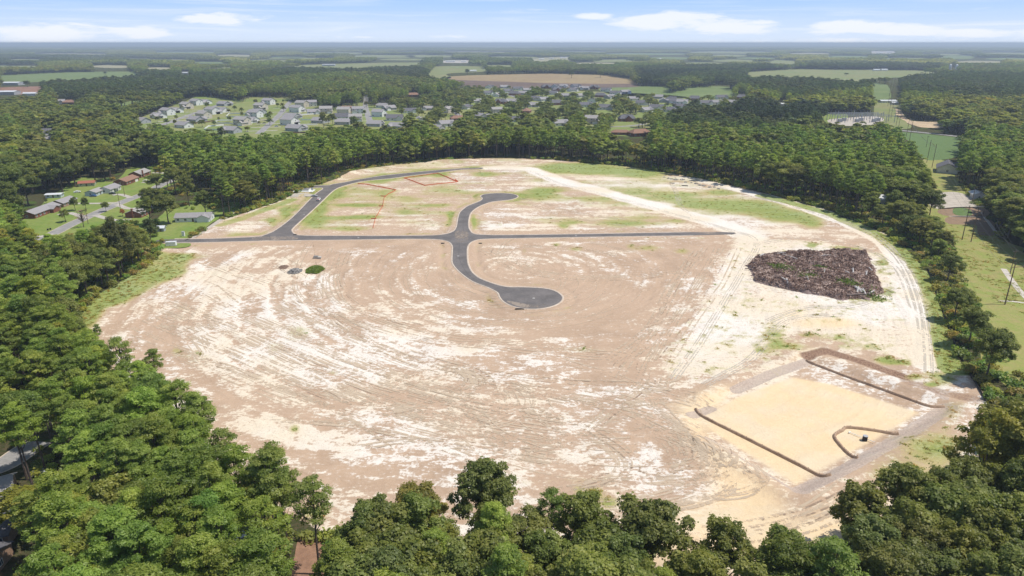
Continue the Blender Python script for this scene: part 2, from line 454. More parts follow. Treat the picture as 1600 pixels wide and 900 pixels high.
for b in [(230, 430, 48, 9, .5), (170, 462, 40, 16, .75), (130, 490, 26, 25, .8), (300, 400, 40, 6, .35), (465, 520, 26, 14, .4), (430, 545, 20, 9, .3), (460, 668, 10, 8, .6), (520, 583, 10, 5, .3),
          (285, 480, 14, 5, .25), (275, 548, 10, 8, .35), (310, 552, 8, 4, .3), (300, 560, 30, 14, .18), (1210, 525, 18, 16, .55), (1195, 545, 30, 16, .25), (1235, 540, 34, 8, .4), (985, 385, 10, 6, .4), (1012, 388, 20, 6, .42), (1065, 392, 14, 6, .42), (900, 388, 14, 4, .5),
          (870, 382, 8, 3, .5), (820, 393, 5, 8, .3), (780, 350, 6, 3, .2), (740, 348, 4, 14, .55), (703, 340, 5, 10, .5), (880, 352, 10, 5, .6), (895, 347, 14, 3, .4), (980, 348, 56, 6, .62),
          (1000, 340, 40, 4, .3), (1060, 345, 25, 4, .35), (830, 305, 30, 6, .55), (860, 297, 36, 4, .5), (815, 318, 20, 4, .35), (920, 310, 40, 5, .3), (760, 272, 30, 5, .75), (745, 262, 30, 3, .35), (690, 273, 14, 3, .7),
          (590, 285, 30, 4, .6), (700, 300, 40, 6, .4), (640, 310, 30, 7, .45), (680, 320, 30, 4, .5), (560, 320, 40, 3, .75), (560, 339, 45, 3, .75), (545, 356, 40, 4, .55), (490, 345, 22, 12, .65), (500, 322, 14, 12, .55), (520, 305, 20, 7, .6),
          (540, 295, 40, 5, .45), (660, 365, 40, 3, .3), (445, 330, 10, 10, .6), (460, 322, 12, 7, .35), (425, 345, 8, 5, .5), (380, 365, 60, 4, .35), (600, 302, 20, 9, .3), (630, 330, 20, 6, .3), (890, 262, 60, 8, .95), (960, 268, 60, 7, .85),
          (1010, 272, 34, 6, .6), (990, 300, 40, 6, .5), (1040, 305, 40, 6, .5), (1090, 318, 45, 8, .55), (1170, 322, 60, 12, .9), (1230, 338, 50, 12, .85), (1270, 350, 22, 9, .6), (1130, 300, 40, 6, .45), (1330, 388, 18, 3, .5), (1268, 383, 12, 4, .5), (1310, 387, 16, 3, .45),
          (1378, 410, 14, 20, .4), (1385, 455, 16, 8, .6), (1365, 470, 30, 4, .45), (1320, 482, 40, 4, .25), (1340, 540, 60, 8, .25), (1400, 565, 30, 5, .7), (1380, 560, 18, 5, .55), (1430, 587, 14, 6, .6), (1455, 600, 12, 4, .7), (1310, 526, 30, 5, .4), (1260, 523, 14, 4, .5),
          (1460, 560, 14, 40, .4), (1430, 700, 40, 25, .42), (1475, 700, 35, 40, .5), (1490, 640, 30, 20, .35), (1420, 735, 60, 20, .35), (1480, 590, 20, 14, .5), (1390, 745, 40, 12, .3), (930, 770, 14, 9, .7), (950, 785, 16, 10, .75), (905, 765, 12, 8, .5), (915, 750, 60, 8, .2),
          (490, 800, 30, 20, .5), (430, 760, 30, 20, .4), (350, 700, 30, 10, .35), (820, 752, 60, 6, .15), (1320, 690, 0.1, 0.1, 0), (640, 265, 60, 4, .3), (560, 275, 60, 6, .25), (500, 285, 40, 6, .3), (900, 548, 60, 6, .22), (870, 800, 40, 10, .25)]:
    gr(blob(b[0], b[1], b[2], b[3]), b[4])
gr(line([(1190, 305), (1300, 335), (1378, 371), (1430, 410), (1455, 450), (1472, 510), (1492, 575)], 9.5, 1.5), 1.0)
gr(line([(345, 352), (400, 333), (455, 312)], 6, 3), .45)
gr(sstep(8, 3, rd) * sstep(330, 300, pyn), .25)
gr(sstep(365, 335, pyn) * (patch - .26) * sstep(1250, 1000, pxn), .75)
gr(sstep(9, 5, rd) * sstep(3.0, 4.5, rd) * (med - .3), .5)
gr(east * (fine - .40) * (1 - haul), .75)
gr(haul, -.5)
gr(soft_poly([(250, 392), (300, 396), (290, 425), (230, 455), (165, 480), (130, 520), (104, 505), (150, 455), (215, 420)], 4), .55)
grass = np.where(sstep(0, 1, soft_poly([(1105, 660), (1100, 645), (1150, 612), (1262, 572), (1455, 635), (1244, 748)], 1)) > .5, grass - .5, grass)
yellow = np.maximum.reduce([
    soft_poly([(1102, 662), (1098, 645), (1150, 616), (1240, 585), (1300, 596), (1440, 640), (1244, 752)], 3) * 1.0,
    blob(1290, 505, 70, 12) * 1.0, blob(1240, 490, 30, 12) * .7,
    0.80 * soft_poly([(1040, 628), (1110, 600), (1160, 600), (1110, 690), (1230, 770), (1250, 800), (1500, 700), (1300, 900), (960, 900), (960, 805), (1100, 770), (1090, 720)], 10),
    0.5 * soft_poly([(1190, 590), (1262, 562), (1300, 530), (1240, 545)], 4)])
yellow = yellow * (0.75 + 0.5 * patch)
bank = np.maximum.reduce([   # mauve-grey silty banks of the basin
    line([(1150, 606), (1205, 582), (1262, 562)], 3.6, .5), line([(1482, 634), (1404, 684), (1330, 728), (1250, 766)], 4.8, .5),
    line([(1105, 682), (1150, 710), (1200, 738), (1243, 766)], 1.4, .4), line([(1080, 646), (1112, 634)], 3.0, .6), line([(1440, 598), (1476, 622)], 2.0, .8)])
mulch = np.maximum.reduce([   # shredded brown mulch and dark soil
    line([(1262, 555), (1290, 546), (1340, 562), (1412, 588)], 4.5, 2) * .8, line([(1420, 597), (1470, 612), (1520, 622)], 5, 2.5) * .6,
    blob(1085, 385, 60, 9) * .0, line([(690, 374), (704, 384), (702, 405), (722, 436), (778, 462)], 1.6, .8) * .35, line([(800, 265), (900, 290), (1000, 322), (1118, 352)], 3.0, 2) * .30,
    line([(905, 560), (880, 552)], 2, 1) * 0, blob(470, 512, 0.1, 0.1), soft_poly(DEBRIS, 2) * .9])
litter = 1 - np.where(insite, 1, 0) * sstep(-1.5, 1.5, dseg(xn, yn, np.vstack([world(SITE), world(SITE[:1])])) + 3 * (fine - .5))
A = np.zeros((len(X), 4), np.float32); B = np.zeros((len(X), 4), np.float32)
A[near, 0] = np.clip(sand, 0, 1); A[near, 1] = np.clip(grass, 0, 1); A[near, 2] = np.clip(yellow, 0, 1); A[near, 3] = np.clip(bank, 0, 1)
B[:, 0] = 1; B[near, 0] = litter; B[near, 1] = np.clip(mulch, 0, 1); B[near, 2] = np.clip(haul, 0, 1); B[near, 3] = np.clip(st, 0, 1)
for nm, arr in (('cover', A), ('soil', B)):
    at = gme.color_attributes.new(nm, 'FLOAT_COLOR', 'POINT'); at.data.foreach_set('color', arr.ravel())

gm = bpy.data.materials.new('ground_soil'); gm.use_nodes = True
t = NT(gm.node_tree)
P = t.n('ShaderNodeTexCoord').outputs['Object']
ca = t.n('ShaderNodeAttribute', attribute_name='cover'); cb = t.n('ShaderNodeAttribute', attribute_name='soil')
sa = t.n('ShaderNodeSeparateColor', i0=ca.outputs['Color']); sb = t.n('ShaderNodeSeparateColor', i0=cb.outputs['Color'])
nA = t.noise(P, 0.85, 6, 0.70, 0.4); nB = t.noise(P, 2.2, 4, 0.6); nC = t.noise(P, 0.08, 4, 0.5); nD = t.noise(t.vscale(P, 0.35, 1.2, 1), 0.9, 4, .6, .5)
nE = t.noise(P, 0.02, 3, .5)
brown = t.mix(t.ramp(nC, .35, .65), (0.510, 0.368, 0.262), (0.425, 0.302, 0.213))
brown = t.mix(t.ramp(nE, .4, .7), brown, (0.50, 0.36, 0.26))
brown = t.mix(t.math('MULTIPLY', t.ramp(nB, .45, .75), .35), brown, (0.60, 0.43, 0.29))
white = t.mix(t.ramp(nE, .42, .58), (0.80, 0.745, 0.675), (0.77, 0.67, 0.53))
white = t.mix(t.math('MULTIPLY', t.ramp(nB, .5, .8), .3), white, (0.66, 0.56, 0.46))
sv = t.math('ADD', sa.outputs[0], t.math('ADD', t.math('MULTIPLY', t.math('SUBTRACT', nA, .5), .80), t.math('MULTIPLY', t.math('SUBTRACT', nD, .5), .55)))
fac = t.math('ADD', t.math('MULTIPLY', t.ramp(sv, .47, .57), .68), t.math('MULTIPLY', t.ramp(sv, .28, .80), .32))
c = t.mix(fac, brown, white)
spk = t.math('MULTIPLY', t.ramp(t.math('ADD', nB, t.math('MULTIPLY', nA, .5)), .78, .92), t.ramp(sa.outputs[0], .55, .7))
c = t.mix(t.math('MULTIPLY', spk, .55), c, (0.44, 0.37, 0.29))
yv = t.math('ADD', sa.outputs[2], t.math('MULTIPLY', t.math('SUBTRACT', nA, .5), .35))
yel = t.mix(t.ramp(nC, .4, .65), (0.78, 0.60, 0.375), (0.75, 0.615, 0.43))
c = t.mix(t.math('MULTIPLY', t.ramp(yv, .25, .85), .92), c, yel)
c = t.mix(t.math('MULTIPLY', t.ramp(t.math('ADD', ca.outputs['Alpha'], t.math('ADD', t.math('MULTIPLY', t.math('SUBTRACT', nA, .5), .7), t.math('MULTIPLY', t.math('SUBTRACT', nD, .5), .8))), .35, .7), .85), c, t.mix(t.ramp(nB, .35, .65), (0.40, 0.32, 0.27), (0.55, 0.45, 0.38)))
mulc = t.mix(t.ramp(nB, .4, .6), (0.20, 0.12, 0.085), (0.36, 0.24, 0.17))
c = t.mix(t.ramp(t.math('ADD', sb.outputs[1], t.math('MULTIPLY', t.math('SUBTRACT', nA, .5), .6)), .3, .8), c, mulc)
grn = t.mix(t.ramp(nA, .35, .65), (0.33, 0.35, 0.10), (0.47, 0.41, 0.17))
grn = t.mix(t.ramp(sa.outputs[1], .45, .95), t.mix(0.35, grn, (0.42, 0.34, .16)), t.mix(t.ramp(nB, .4, .65), (0.19, 0.275, 0.055), (0.30, 0.345, 0.09)))
gv = t.math('ADD', sa.outputs[1], t.math('ADD', t.math('MULTIPLY', t.math('SUBTRACT', nA, .5), .55), t.math('MULTIPLY', t.math('SUBTRACT', nB, .5), .45)))
c = t.mix(t.math('MULTIPLY', t.ramp(gv, .24, .68), .85), c, grn)
lit = t.mix(t.ramp(nA, .4, .65), (0.055, 0.062, 0.026), (0.105, 0.085, 0.050))
lit = t.mix(t.ramp(nC, .52, .62), lit, (0.075, 0.115, 0.03))
c = t.mix(t.ramp(sb.outputs[0], .3, .7), c, lit)
b = t.n('ShaderNodeBsdfDiffuse', i0=c)
bp = t.n('ShaderNodeBump'); bp.inputs['Strength'].default_value = 0.7; bp.inputs['Distance'].default_value = 0.35
t.link(t.math('ADD', t.math('MULTIPLY', nA, .8), t.math('ADD', t.math('MULTIPLY', nB, .3), t.math('ADD', t.math('MULTIPLY', nD, .6), t.math('MULTIPLY', cb.outputs['Alpha'], 3.0)))), bp.inputs['Height'])
t.link(bp.outputs[0], b.inputs['Normal'])
o = t.n('ShaderNodeOutputMaterial'); t.link(b.outputs[0], o.inputs[0])
gme.materials.append(gm)
ground = link('ground', gme); tag(ground, 'graded tan and white sandy building site with forest floor round it', kind='structure')
_px = list(XS); 
def zat(x, y): return float(relief(np.array([x]), np.array([y]))[0])

# ------------------------------------------------------------------ sheets laid on the ground (streets, lawns, fields)
def smooth_line(pts, n=4, closed=False):
    P_ = [Vector((p[0], p[1], 0)) for p in pts]; out_ = []; N = len(P_)
    for i in range(N if closed else N - 1):
        a = P_[(i - 1) % N] if closed or i > 0 else P_[0]; b_ = P_[i]; c_ = P_[(i + 1) % N]; d = P_[(i + 2) % N] if closed or i < N - 2 else P_[-1]
        for k in range(n):
            s_ = k / n
            out_.append(((2 * b_) + (c_ - a) * s_ + (2 * a - 5 * b_ + 4 * c_ - d) * s_ ** 2 + (3 * b_ - a - 3 * c_ + d) * s_ ** 3) * 0.5)
    if not closed: out_.append(P_[-1])
    return [(p.x, p.y) for p in out_]
def sheet(name, poly, z, mat, thick=0.0, **kw):
    """poly in ground metres -> filled horizontal sheet"""
    bm = bmesh.new()
    vs = [bm.verts.new((x, y, z)) for x, y in poly]
    es = [bm.edges.new((vs[i], vs[(i + 1) % len(vs)])) for i in range(len(vs))]
    bmesh.ops.triangle_fill(bm, use_beauty=True, use_dissolve=False, edges=es)
    for f in bm.faces:
        if f.normal.z < 0: f.normal_flip()
    me = bpy.data.meshes.new(name); bm.to_mesh(me); bm.free(); me.materials.append(mat)
    o_ = link(name, me); kw.setdefault('kind', 'structure'); tag(o_, **kw); return o_
def strip_mesh(pts, wid, z, jit=0.0, zf=None):
    """band of constant width along a ground polyline; returns V, F"""
    p = np.asarray(pts, float); d = np.gradient(p, axis=0); d /= np.linalg.norm(d, axis=1)[:, None] + 1e-9
    nrm = np.stack([-d[:, 1], d[:, 0]], 1); wv = np.full(len(p), wid / 2.0)
    if jit: wv = wv * (1 + jit * (rng.random(len(p)) - .5))
    L = p + nrm * wv[:, None]; Rr = p - nrm * wv[:, None]
    zz = (zf(p[:, 0], p[:, 1]) if zf else 0) + z + np.zeros(len(p))
    V = np.concatenate([np.column_stack([L, zz]), np.column_stack([Rr, zz])]); n = len(p)
    i = np.arange(n - 1); return V, np.stack([i + n, i + 1 + n, i + 1, i], 1)
def street(name, px_pts, wid, mat, z=0.06, n=5, label=None, kerb=None, **kw):
    pts = smooth_line(world(px_pts), n)
    V, Fc = strip_mesh(pts, wid, z)
    o_ = link(name, np_mesh(name, V, Fc, mat)); tag(o_, label, kind='structure', **kw)
    if kerb:
        V, Fc = strip_mesh(pts, wid + kerb, z - 0.03)
        k_ = link('verge', np_mesh('verge', V, Fc, M['kerb'])); tag(k_, kind='structure')
    return o_

rw = smooth_line(road_w, 3, True)
sheet('street', rw, 0.05, M['asphalt'], label='new dark asphalt subdivision street with two cul-de-sacs')
# rolled concrete kerb all round the new street (not across its open ends)
rwa = np.asarray(rw); d = np.roll(rwa, -1, 0) - np.roll(rwa, 1, 0); d /= np.linalg.norm(d, axis=1)[:, None] + 1e-9
area = 0.5 * np.sum(rwa[:, 0] * np.roll(rwa[:, 1], -1) - np.roll(rwa[:, 0], -1) * rwa[:, 1])
nrm = np.stack([d[:, 1], -d[:, 0]], 1) * (1 if area > 0 else -1)
prof = [(-0.02, 0.054), (0.18, 0.16), (0.34, 0.17), (0.80, 0.17), (0.95, -0.15)]
V = np.concatenate([np.column_stack([rwa + nrm * o_, np.full(len(rwa), z_)]) for o_, z_ in prof])
n = len(rwa); ends = [G(252, 376.5), G(446, 292), G(752, 263), G(1129, 364.6)]
ok = np.array([min(math.hypot(x - e.x, y - e.y) for e in ends) > 6.5 for x, y in rwa])
Fk = []
for k in range(len(prof) - 1):
    for i in range(n):
        j = (i + 1) % n
        if ok[i] and ok[j]: Fk.append((k * n + i, k * n + j, (k + 1) * n + j, (k + 1) * n + i) if area > 0 else (k * n + j, k * n + i, (k + 1) * n + i, (k + 1) * n + j))
kerb = link('kerb', np_mesh('kerb', V, np.array(Fk), M['kerb'])); tag(kerb, 'pale rolled concrete kerb edging the new street', kind='structure')

# ================================================================== TREES
def leaves(cent, size, nrm, asp=1.0):
    """one quad per leaf clump: centres (n,3), size (n,), facing (n,3)"""
    n = len(cent)
    nrm = nrm / (np.linalg.norm(nrm, axis=1)[:, None] + 1e-9)
    r = rng.normal(size=(n, 3)); a = np.cross(nrm, r); a /= np.linalg.norm(a, axis=1)[:, None] + 1e-9
    b = np.cross(nrm, a); s = size[:, None] * 0.5
    k = 1 + 0.35 * rng.normal(size=(n, 4, 1)).clip(-1, 1)
    q = np.stack([cent + (-a * asp - b) * s * k[:, 0], cent + (a * asp - b) * s * k[:, 1], cent + (a * asp + b) * s * k[:, 2] + nrm * s * .4, cent + (-a * asp + b) * s * k[:, 3]], 1)
    return q.reshape(-1, 3)
def leaf_mesh(name, Q, lv, mat):
    F_ = np.arange(len(Q), dtype=np.int32).reshape(-1, 4)
    me = np_mesh(name, Q, F_, mat)
    at = me.attributes.new('lv', 'FLOAT', 'FACE'); at.data.foreach_set('value', lv.astype(np.float32)); return me
def dirs(n, up=0.0):
    d = rng.normal(size=(n, 3)); d[:, 2] += up; return d / np.linalg.norm(d, axis=1)[:, None]
def lobes_to_leaves(lobes, per, size, up=0.35, asp=1.0, flat=0.75):
    Qs = []; L = []
    for (c_, r_, lvl) in lobes:
        m_ = max(6, int(per * r_ * r_ )); d_ = dirs(m_, up)
        rad = r_ * (0.68 + 0.42 * rng.random(m_)) * np.where(rng.random(m_) < .13, 1.35, 1.0); fl_ = flat * rng.uniform(.7, 1.15); rad *= 1 + 0.25 * np.sin(d_[:, 0] * 4 + c_[0]) * np.sin(d_[:, 1] * 5 + c_[1])
        cc = c_ + d_ * rad[:, None] * np.array([1, 1, fl_])
        nn = d_ * 0.8 + rng.normal(size=(m_, 3)) * 0.5 + np.array([0, 0, .75])
        Qs.append(leaves(cc, size * (0.65 + 0.7 * rng.random(m_)), nn, asp))
        L.append(np.clip(lvl + rng.normal(size=m_) * .16, 0, 1))
    return np.concatenate(Qs), np.concatenate(L)
def broad_crown(H, Rr, per, size, nl, open_=0.0, seed=0):
    """rounded many-lobed crown; returns lobes and limb ends"""
    zc = H * 0.65; hz_ = H * 0.36; lob = []
    for k in range(nl):
        d_ = dirs(1, 0.25)[0]
        if d_[2] < -0.55: d_[2] *= -1
        rr = 0.62 + 0.40 * rng.random() if k > nl // 5 else 0.35 * rng.random()
        wob = 1 + 0.26 * math.sin(2 * math.atan2(d_[1], d_[0]) + seed) + 0.10 * math.sin(5 * math.atan2(d_[1], d_[0]) + 2 * seed)
        c_ = np.array([d_[0] * Rr * rr * wob, d_[1] * Rr * rr * wob, zc + d_[2] * hz_ * rr * (1.05 if d_[2] > 0 else .85)])
        lob.append((c_, Rr * (0.13 + 0.15 * rng.random() ** 1.3), rng.random() * .8 + .1))
    return lob
def trunk_mb(H, r0, ends, top, lean=0.0, n=7):
    mb = MB(); a = rng.random() * 6.28
    pts = [(math.cos(a) * lean * (k / 5) ** 2 + .12 * math.sin(k * 1.7 + a) * (k > 0), math.sin(a) * lean * (k / 5) ** 2, top * k / 5) for k in range(6)]
    mb.tube([(0, 0, -0.6)] + pts, [r0 * 1.35, r0 * 1.25] + [r0 * (1 - .15 * k) for k in range(1, 6)], n)
    for e in ends:
        f = min(0.98, max(0.35, (e[2] - .22 * H) / H + .1)); i = min(4, int(f * 5)); b_ = Vector(pts[i]).lerp(Vector(pts[i + 1]), f * 5 - i) if e[2] > top * .5 else Vector(pts[3])
        if b_.z > e[2]: b_ = Vector(pts[2])
        m_ = b_.lerp(Vector(e), .5) + Vector((0, 0, -0.05 * H * .3))
        mb.tube([b_, m_, Vector(e)], [r0 * .42, r0 * .28, r0 * .10], 4, False)
    return mb
def make_broad(H, Rr, per, size, nl, mat, open_=0.0, limbs=9):
    lob = broad_crown(H, Rr, per, size, nl, open_, rng.random() * 6)
    Q, L = lobes_to_leaves(lob, per, size)
    tr = trunk_mb(H, 0.018 * H + .05, [tuple(l[0]) for l in lob[::max(1, nl // limbs)]], H * .66, .6)
    return leaf_mesh('crown', Q, L, mat), tr.mesh('trunk', M['bark'])
def make_pine(H, Rr, per, size, nl, mat, base=0.58, limbs=14):
    lob = []
    for k in range(nl):
        f = (k + rng.random() * .6) / nl; z_ = H * (base + (0.97 - base) * f)
        rad = Rr * (1.0 - 0.72 * max(0, (f - .35) / .65) ** 1.4) * (0.55 + .45 * min(1, f / .3)) * (0.35 + .65 * rng.random())
        a = k * 2.4 + rng.random(); lob.append((np.array([math.cos(a) * rad, math.sin(a) * rad, z_ + rng.random() * 1.4]), Rr * (.15 + .13 * rng.random()), rng.random() * .8 + .1))
    Q, L = lobes_to_leaves(lob, per, size, .5, 0.42, 0.48)
    tr = trunk_mb(H, 0.0105 * H + .03, [tuple(l[0] - np.array([0, 0, .3])) for l in lob[::max(1, nl // limbs)]], H * .95, .7)
    return leaf_mesh('crown', Q, L, mat), tr.mesh('trunk', M['pine_bark'])

NB = 6; NP = 6
HI_B = [make_broad(*a, M['broadleaf']) for a in [(19, 5.6, 215, .275, 88), (17, 5.0, 215, .27, 74), (22, 6.0, 200, .28, 92), (15, 4.6, 220, .255, 64), (20, 5.2, 190, .275, 70), (16, 5.6, 200, .275, 84)]]
HI_P = [make_pine(*a, M['needles']) for a in [(25, 4.6, 190, .33, 56), (23, 4.3, 190, .31, 46), (27, 4.9, 185, .33, 60), (21, 4.5, 190, .31, 48), (24, 4.1, 200, .30, 40), (26, 5.2, 185, .33, 62)]]
HB = [19, 17, 22, 15, 20, 16]; HP = [25, 23, 27, 21, 24, 26]
def low(kind, H, Rr):
    if kind == 'b': return make_broad(H, Rr, 36, .78, 34, M['broadleaf'], 0, 3)
    return make_pine(H, Rr, 38, .85, 26, M['needles'], .5, 3)
def join_mesh(name, c_, t_):
    bm = bmesh.new(); bm.from_mesh(t_)
    nf = len(bm.faces); bm.from_mesh(c_)
    me = bpy.data.meshes.new(name)
    lv = np.zeros(len(c_.polygons), np.float32); c_.attributes['lv'].data.foreach_get('value', lv)
    bm.faces.ensure_lookup_table()
    for i, f in enumerate(bm.faces): f.material_index = 0 if i >= nf else 1
    bm.to_mesh(me); bm.free()
    if 'lv' in me.attributes: me.attributes.remove(me.attributes['lv'])
    at = me.attributes.new('lv', 'FLOAT', 'FACE'); at.data.foreach_set('value', np.concatenate([np.zeros(nf, np.float32), lv]))
    me.materials.append(c_.materials[0]); me.materials.append(t_.materials[0]); return me
def source_collection(name, meshes):
    col = bpy.data.collections.new(name)
    for me in meshes:
        o_ = bpy.data.objects.new(name, me); col.objects.link(o_)
    return col
LO_B = [join_mesh('broadleaf', *low('b', h, r)) for h, r in [(19, 5.8), (17, 5.0), (22, 6.2), (15, 5.2), (18, 6.0)]]
LO_P = [join_mesh('pine', *low('p', h, r)) for h, r in [(25, 4.9), (23, 4.5), (26, 5.1), (21, 4.7)]]
col_b = source_collection('broadleaf_source', LO_B + [join_mesh('broadleaf', c_, t_) for c_, t_ in HI_B]); col_p = source_collection('pine_source', LO_P + [join_mesh('pine', c_, t_) for c_, t_ in HI_P])
# clumps of wood for the far distance (70 m across, some forty crowns each)
def clump(kind, seed):
    lob = []; q = []
    for k in range(62):
        a = rng.random() * 6.28; r_ = 42 * math.sqrt(rng.random()); H_ = (17 if kind == 'b' else 21) * (0.8 + .35 * rng.random())
        lob.append((np.array([math.cos(a) * r_, math.sin(a) * r_, H_ - 4.5]), 4.2 + 2.2 * rng.random(), rng.random()))
    Q, L = lobes_to_leaves(lob, 1.3, 3.3, .5)
    return leaf_mesh('wood_clump', Q, L, M['broadleaf'] if kind == 'b' else M['needles'])
col_c = source_collection('wood_clump_source', [clump('b', 0), clump('b', 1), clump('p', 2), clump('p', 3)])

def scatter(name, pts, scl, tint, col, cols3=None, rot=None, **kw):
    """points -> geometry-node instances picked from a collection (only for what is past counting)"""
    pts = np.asarray(pts, np.float32); n = len(pts)
    me = bpy.data.meshes.new(name); me.vertices.add(n); me.vertices.foreach_set('co', pts.ravel())
    sc3 = np.asarray(scl, np.float32)
    if sc3.ndim == 1: sc3 = np.stack([sc3] * 3, 1)
    for nm, ty, arr in (('scl', 'FLOAT_VECTOR', sc3), ('tint', 'FLOAT_VECTOR', np.asarray(tint, np.float32))):
        at = me.attributes.new(nm, ty, 'POINT'); at.data.foreach_set('vector', np.ascontiguousarray(arr, np.float32).ravel())
    rz = np.zeros((n, 3), np.float32); rz[:, 2] = rng.random(n) * 6.283
    at = me.attributes.new('rotz', 'FLOAT_VECTOR', 'POINT'); at.data.foreach_set('vector', rz.ravel())
    at = me.attributes.new('pick', 'INT', 'POINT'); at.data.foreach_set('value', (rng.integers(0, len(col.objects), n) if cols3 is None else np.asarray(cols3)).astype(np.int32))
    me.update()
    o_ = link(name, me)
    ng = bpy.data.node_groups.new(name, 'GeometryNodeTree')
    ng.interface.new_socket('Geometry', in_out='INPUT', socket_type='NodeSocketGeometry'); ng.interface.new_socket('Geometry', in_out='OUTPUT', socket_type='NodeSocketGeometry')
    N = ng.nodes; gi = N.new('NodeGroupInput'); go = N.new('NodeGroupOutput'); ip = N.new('GeometryNodeInstanceOnPoints'); ci = N.new('GeometryNodeCollectionInfo')
    ci.inputs[0].default_value = col; ci.inputs['Separate Children'].default_value = True; ci.inputs['Reset Children'].default_value = True
    def na(nm, ty):
        a_ = N.new('GeometryNodeInputNamedAttribute'); a_.data_type = ty; a_.inputs[0].default_value = nm; return a_.outputs[0]
    ng.links.new(gi.outputs[0], ip.inputs['Points']); ng.links.new(ci.outputs[0], ip.inputs['Instance'])
    ip.inputs['Pick Instance'].default_value = True
    ng.links.new(na('pick', 'INT'), ip.inputs['Instance Index'])
    e2r = N.new('FunctionNodeEulerToRotation'); ng.links.new(na('rotz', 'FLOAT_VECTOR'), e2r.inputs[0]); ng.links.new(e2r.outputs[0], ip.inputs['Rotation'])
    ng.links.new(na('scl', 'FLOAT_VECTOR'), ip.inputs['Scale']); ng.links.new(ip.outputs[0], go.inputs[0])
    md = o_.modifiers.new('scatter', 'NODES'); md.node_group = ng
    kw.setdefault('kind', 'stuff'); tag(o_, **kw); return o_

# ---- open ground where no tree stands or hides the view (outlines in the photograph)
CLEAR = [SITE,
    # left street, lawns and houses
    [(30, 345), (60, 322), (75, 312), (110, 298), (128, 278), (175, 290), (180, 272), (205, 262), (240, 265), (270, 272), (268, 285), (232, 300), (224, 318), (215, 330), (200, 345), (150, 352), (95, 372), (66, 366)],
    [(249, 378), (250, 352), (262, 330), (300, 328), (325, 330), (352, 322), (372, 325), (330, 350), (290, 376)],
    # new subdivision on the left
    [(205, 190), (235, 178), (262, 168), (290, 158), (312, 150), (335, 152), (380, 160), (395, 152), (450, 154), (458, 160), (490, 164), (500, 180), (560, 172), (570, 150), (573, 150), (585, 175), (625, 180), (635, 192), (600, 200), (555, 196), (500, 200), (460, 209), (400, 213), (372, 213), (350, 213), (300, 203), (260, 196)],
    [(155, 168), (200, 158), (236, 154), (232, 158), (190, 168)], [(280, 156), (312, 151), (312, 156), (290, 162)],
    [(0, 118), (110, 113), (205, 112), (222, 118), (150, 124), (60, 128), (0, 130)], [(0, 130), (62, 130), (66, 140), (58, 146), (0, 150)],
    [(310, 107), (362, 104), (364, 108), (312, 109)], [(440, 103), (520, 100), (600, 98), (662, 98), (658, 103), (560, 107), (500, 107), (442, 105)],
    [(550, 87), (620, 86), (630, 89), (560, 90)],
    [(668, 117), (680, 104), (752, 104), (762, 111), (700, 115), (760, 117), (860, 115), (940, 117), (988, 124), (992, 134), (1045, 136), (1048, 148), (960, 148), (860, 137), (740, 134), (704, 124), (672, 122)],
    [(1080, 137), (1140, 136), (1142, 148), (1050, 152), (1050, 147)], [(1112, 133), (1150, 133), (1150, 137), (1112, 137)],
    [(1165, 113), (1250, 108), (1300, 109), (1430, 110), (1468, 112), (1465, 115), (1420, 119), (1350, 124), (1348, 128), (1250, 121), (1170, 121)],
    [(1362, 131), (1386, 133), (1392, 152), (1405, 160), (1410, 186), (1470, 191), (1472, 200), (1440, 199), (1400, 201), (1374, 197), (1368, 172), (1364, 153)],
    [(1284, 178), (1320, 178), (1372, 176), (1376, 195), (1300, 196), (1284, 188)],
    [(1398, 202), (1440, 206), (1510, 212), (1504, 226), (1498, 244), (1446, 250), (1430, 232), (1416, 216)],
    [(1448, 252), (1480, 256), (1484, 276), (1500, 292), (1522, 310), (1536, 330), (1556, 368), (1600, 395), (1640, 420), (1640, 570), (1576, 566), (1556, 520), (1515, 450), (1497, 410), (1496, 380), (1470, 352), (1450, 330), (1446, 318), (1462, 296), (1452, 275)],
    # lower left street and yards
    [(-40, 720), (36, 700), (42, 730), (30, 770), (36, 800), (60, 812), (70, 830), (20, 850), (0, 900), (-40, 900)],
    [(445, 845), (475, 842), (525, 880), (520, 910), (450, 905)],
    # pale commercial strips far off
    [(835, 90), (890, 89), (890, 95), (830, 97)], [(930, 93), (985, 92), (1010, 95), (940, 98)], [(690, 93), (735, 94), (735, 99), (690, 98)], [(1360, 80), (1400, 80), (1400, 85), (1360, 85)],
    # creases of lighter scrub and glades
    [(780, 113), (830, 113), (830, 114), (780, 114)], [(1330, 160), (1345, 160), (1345, 161), (1330, 161)]]
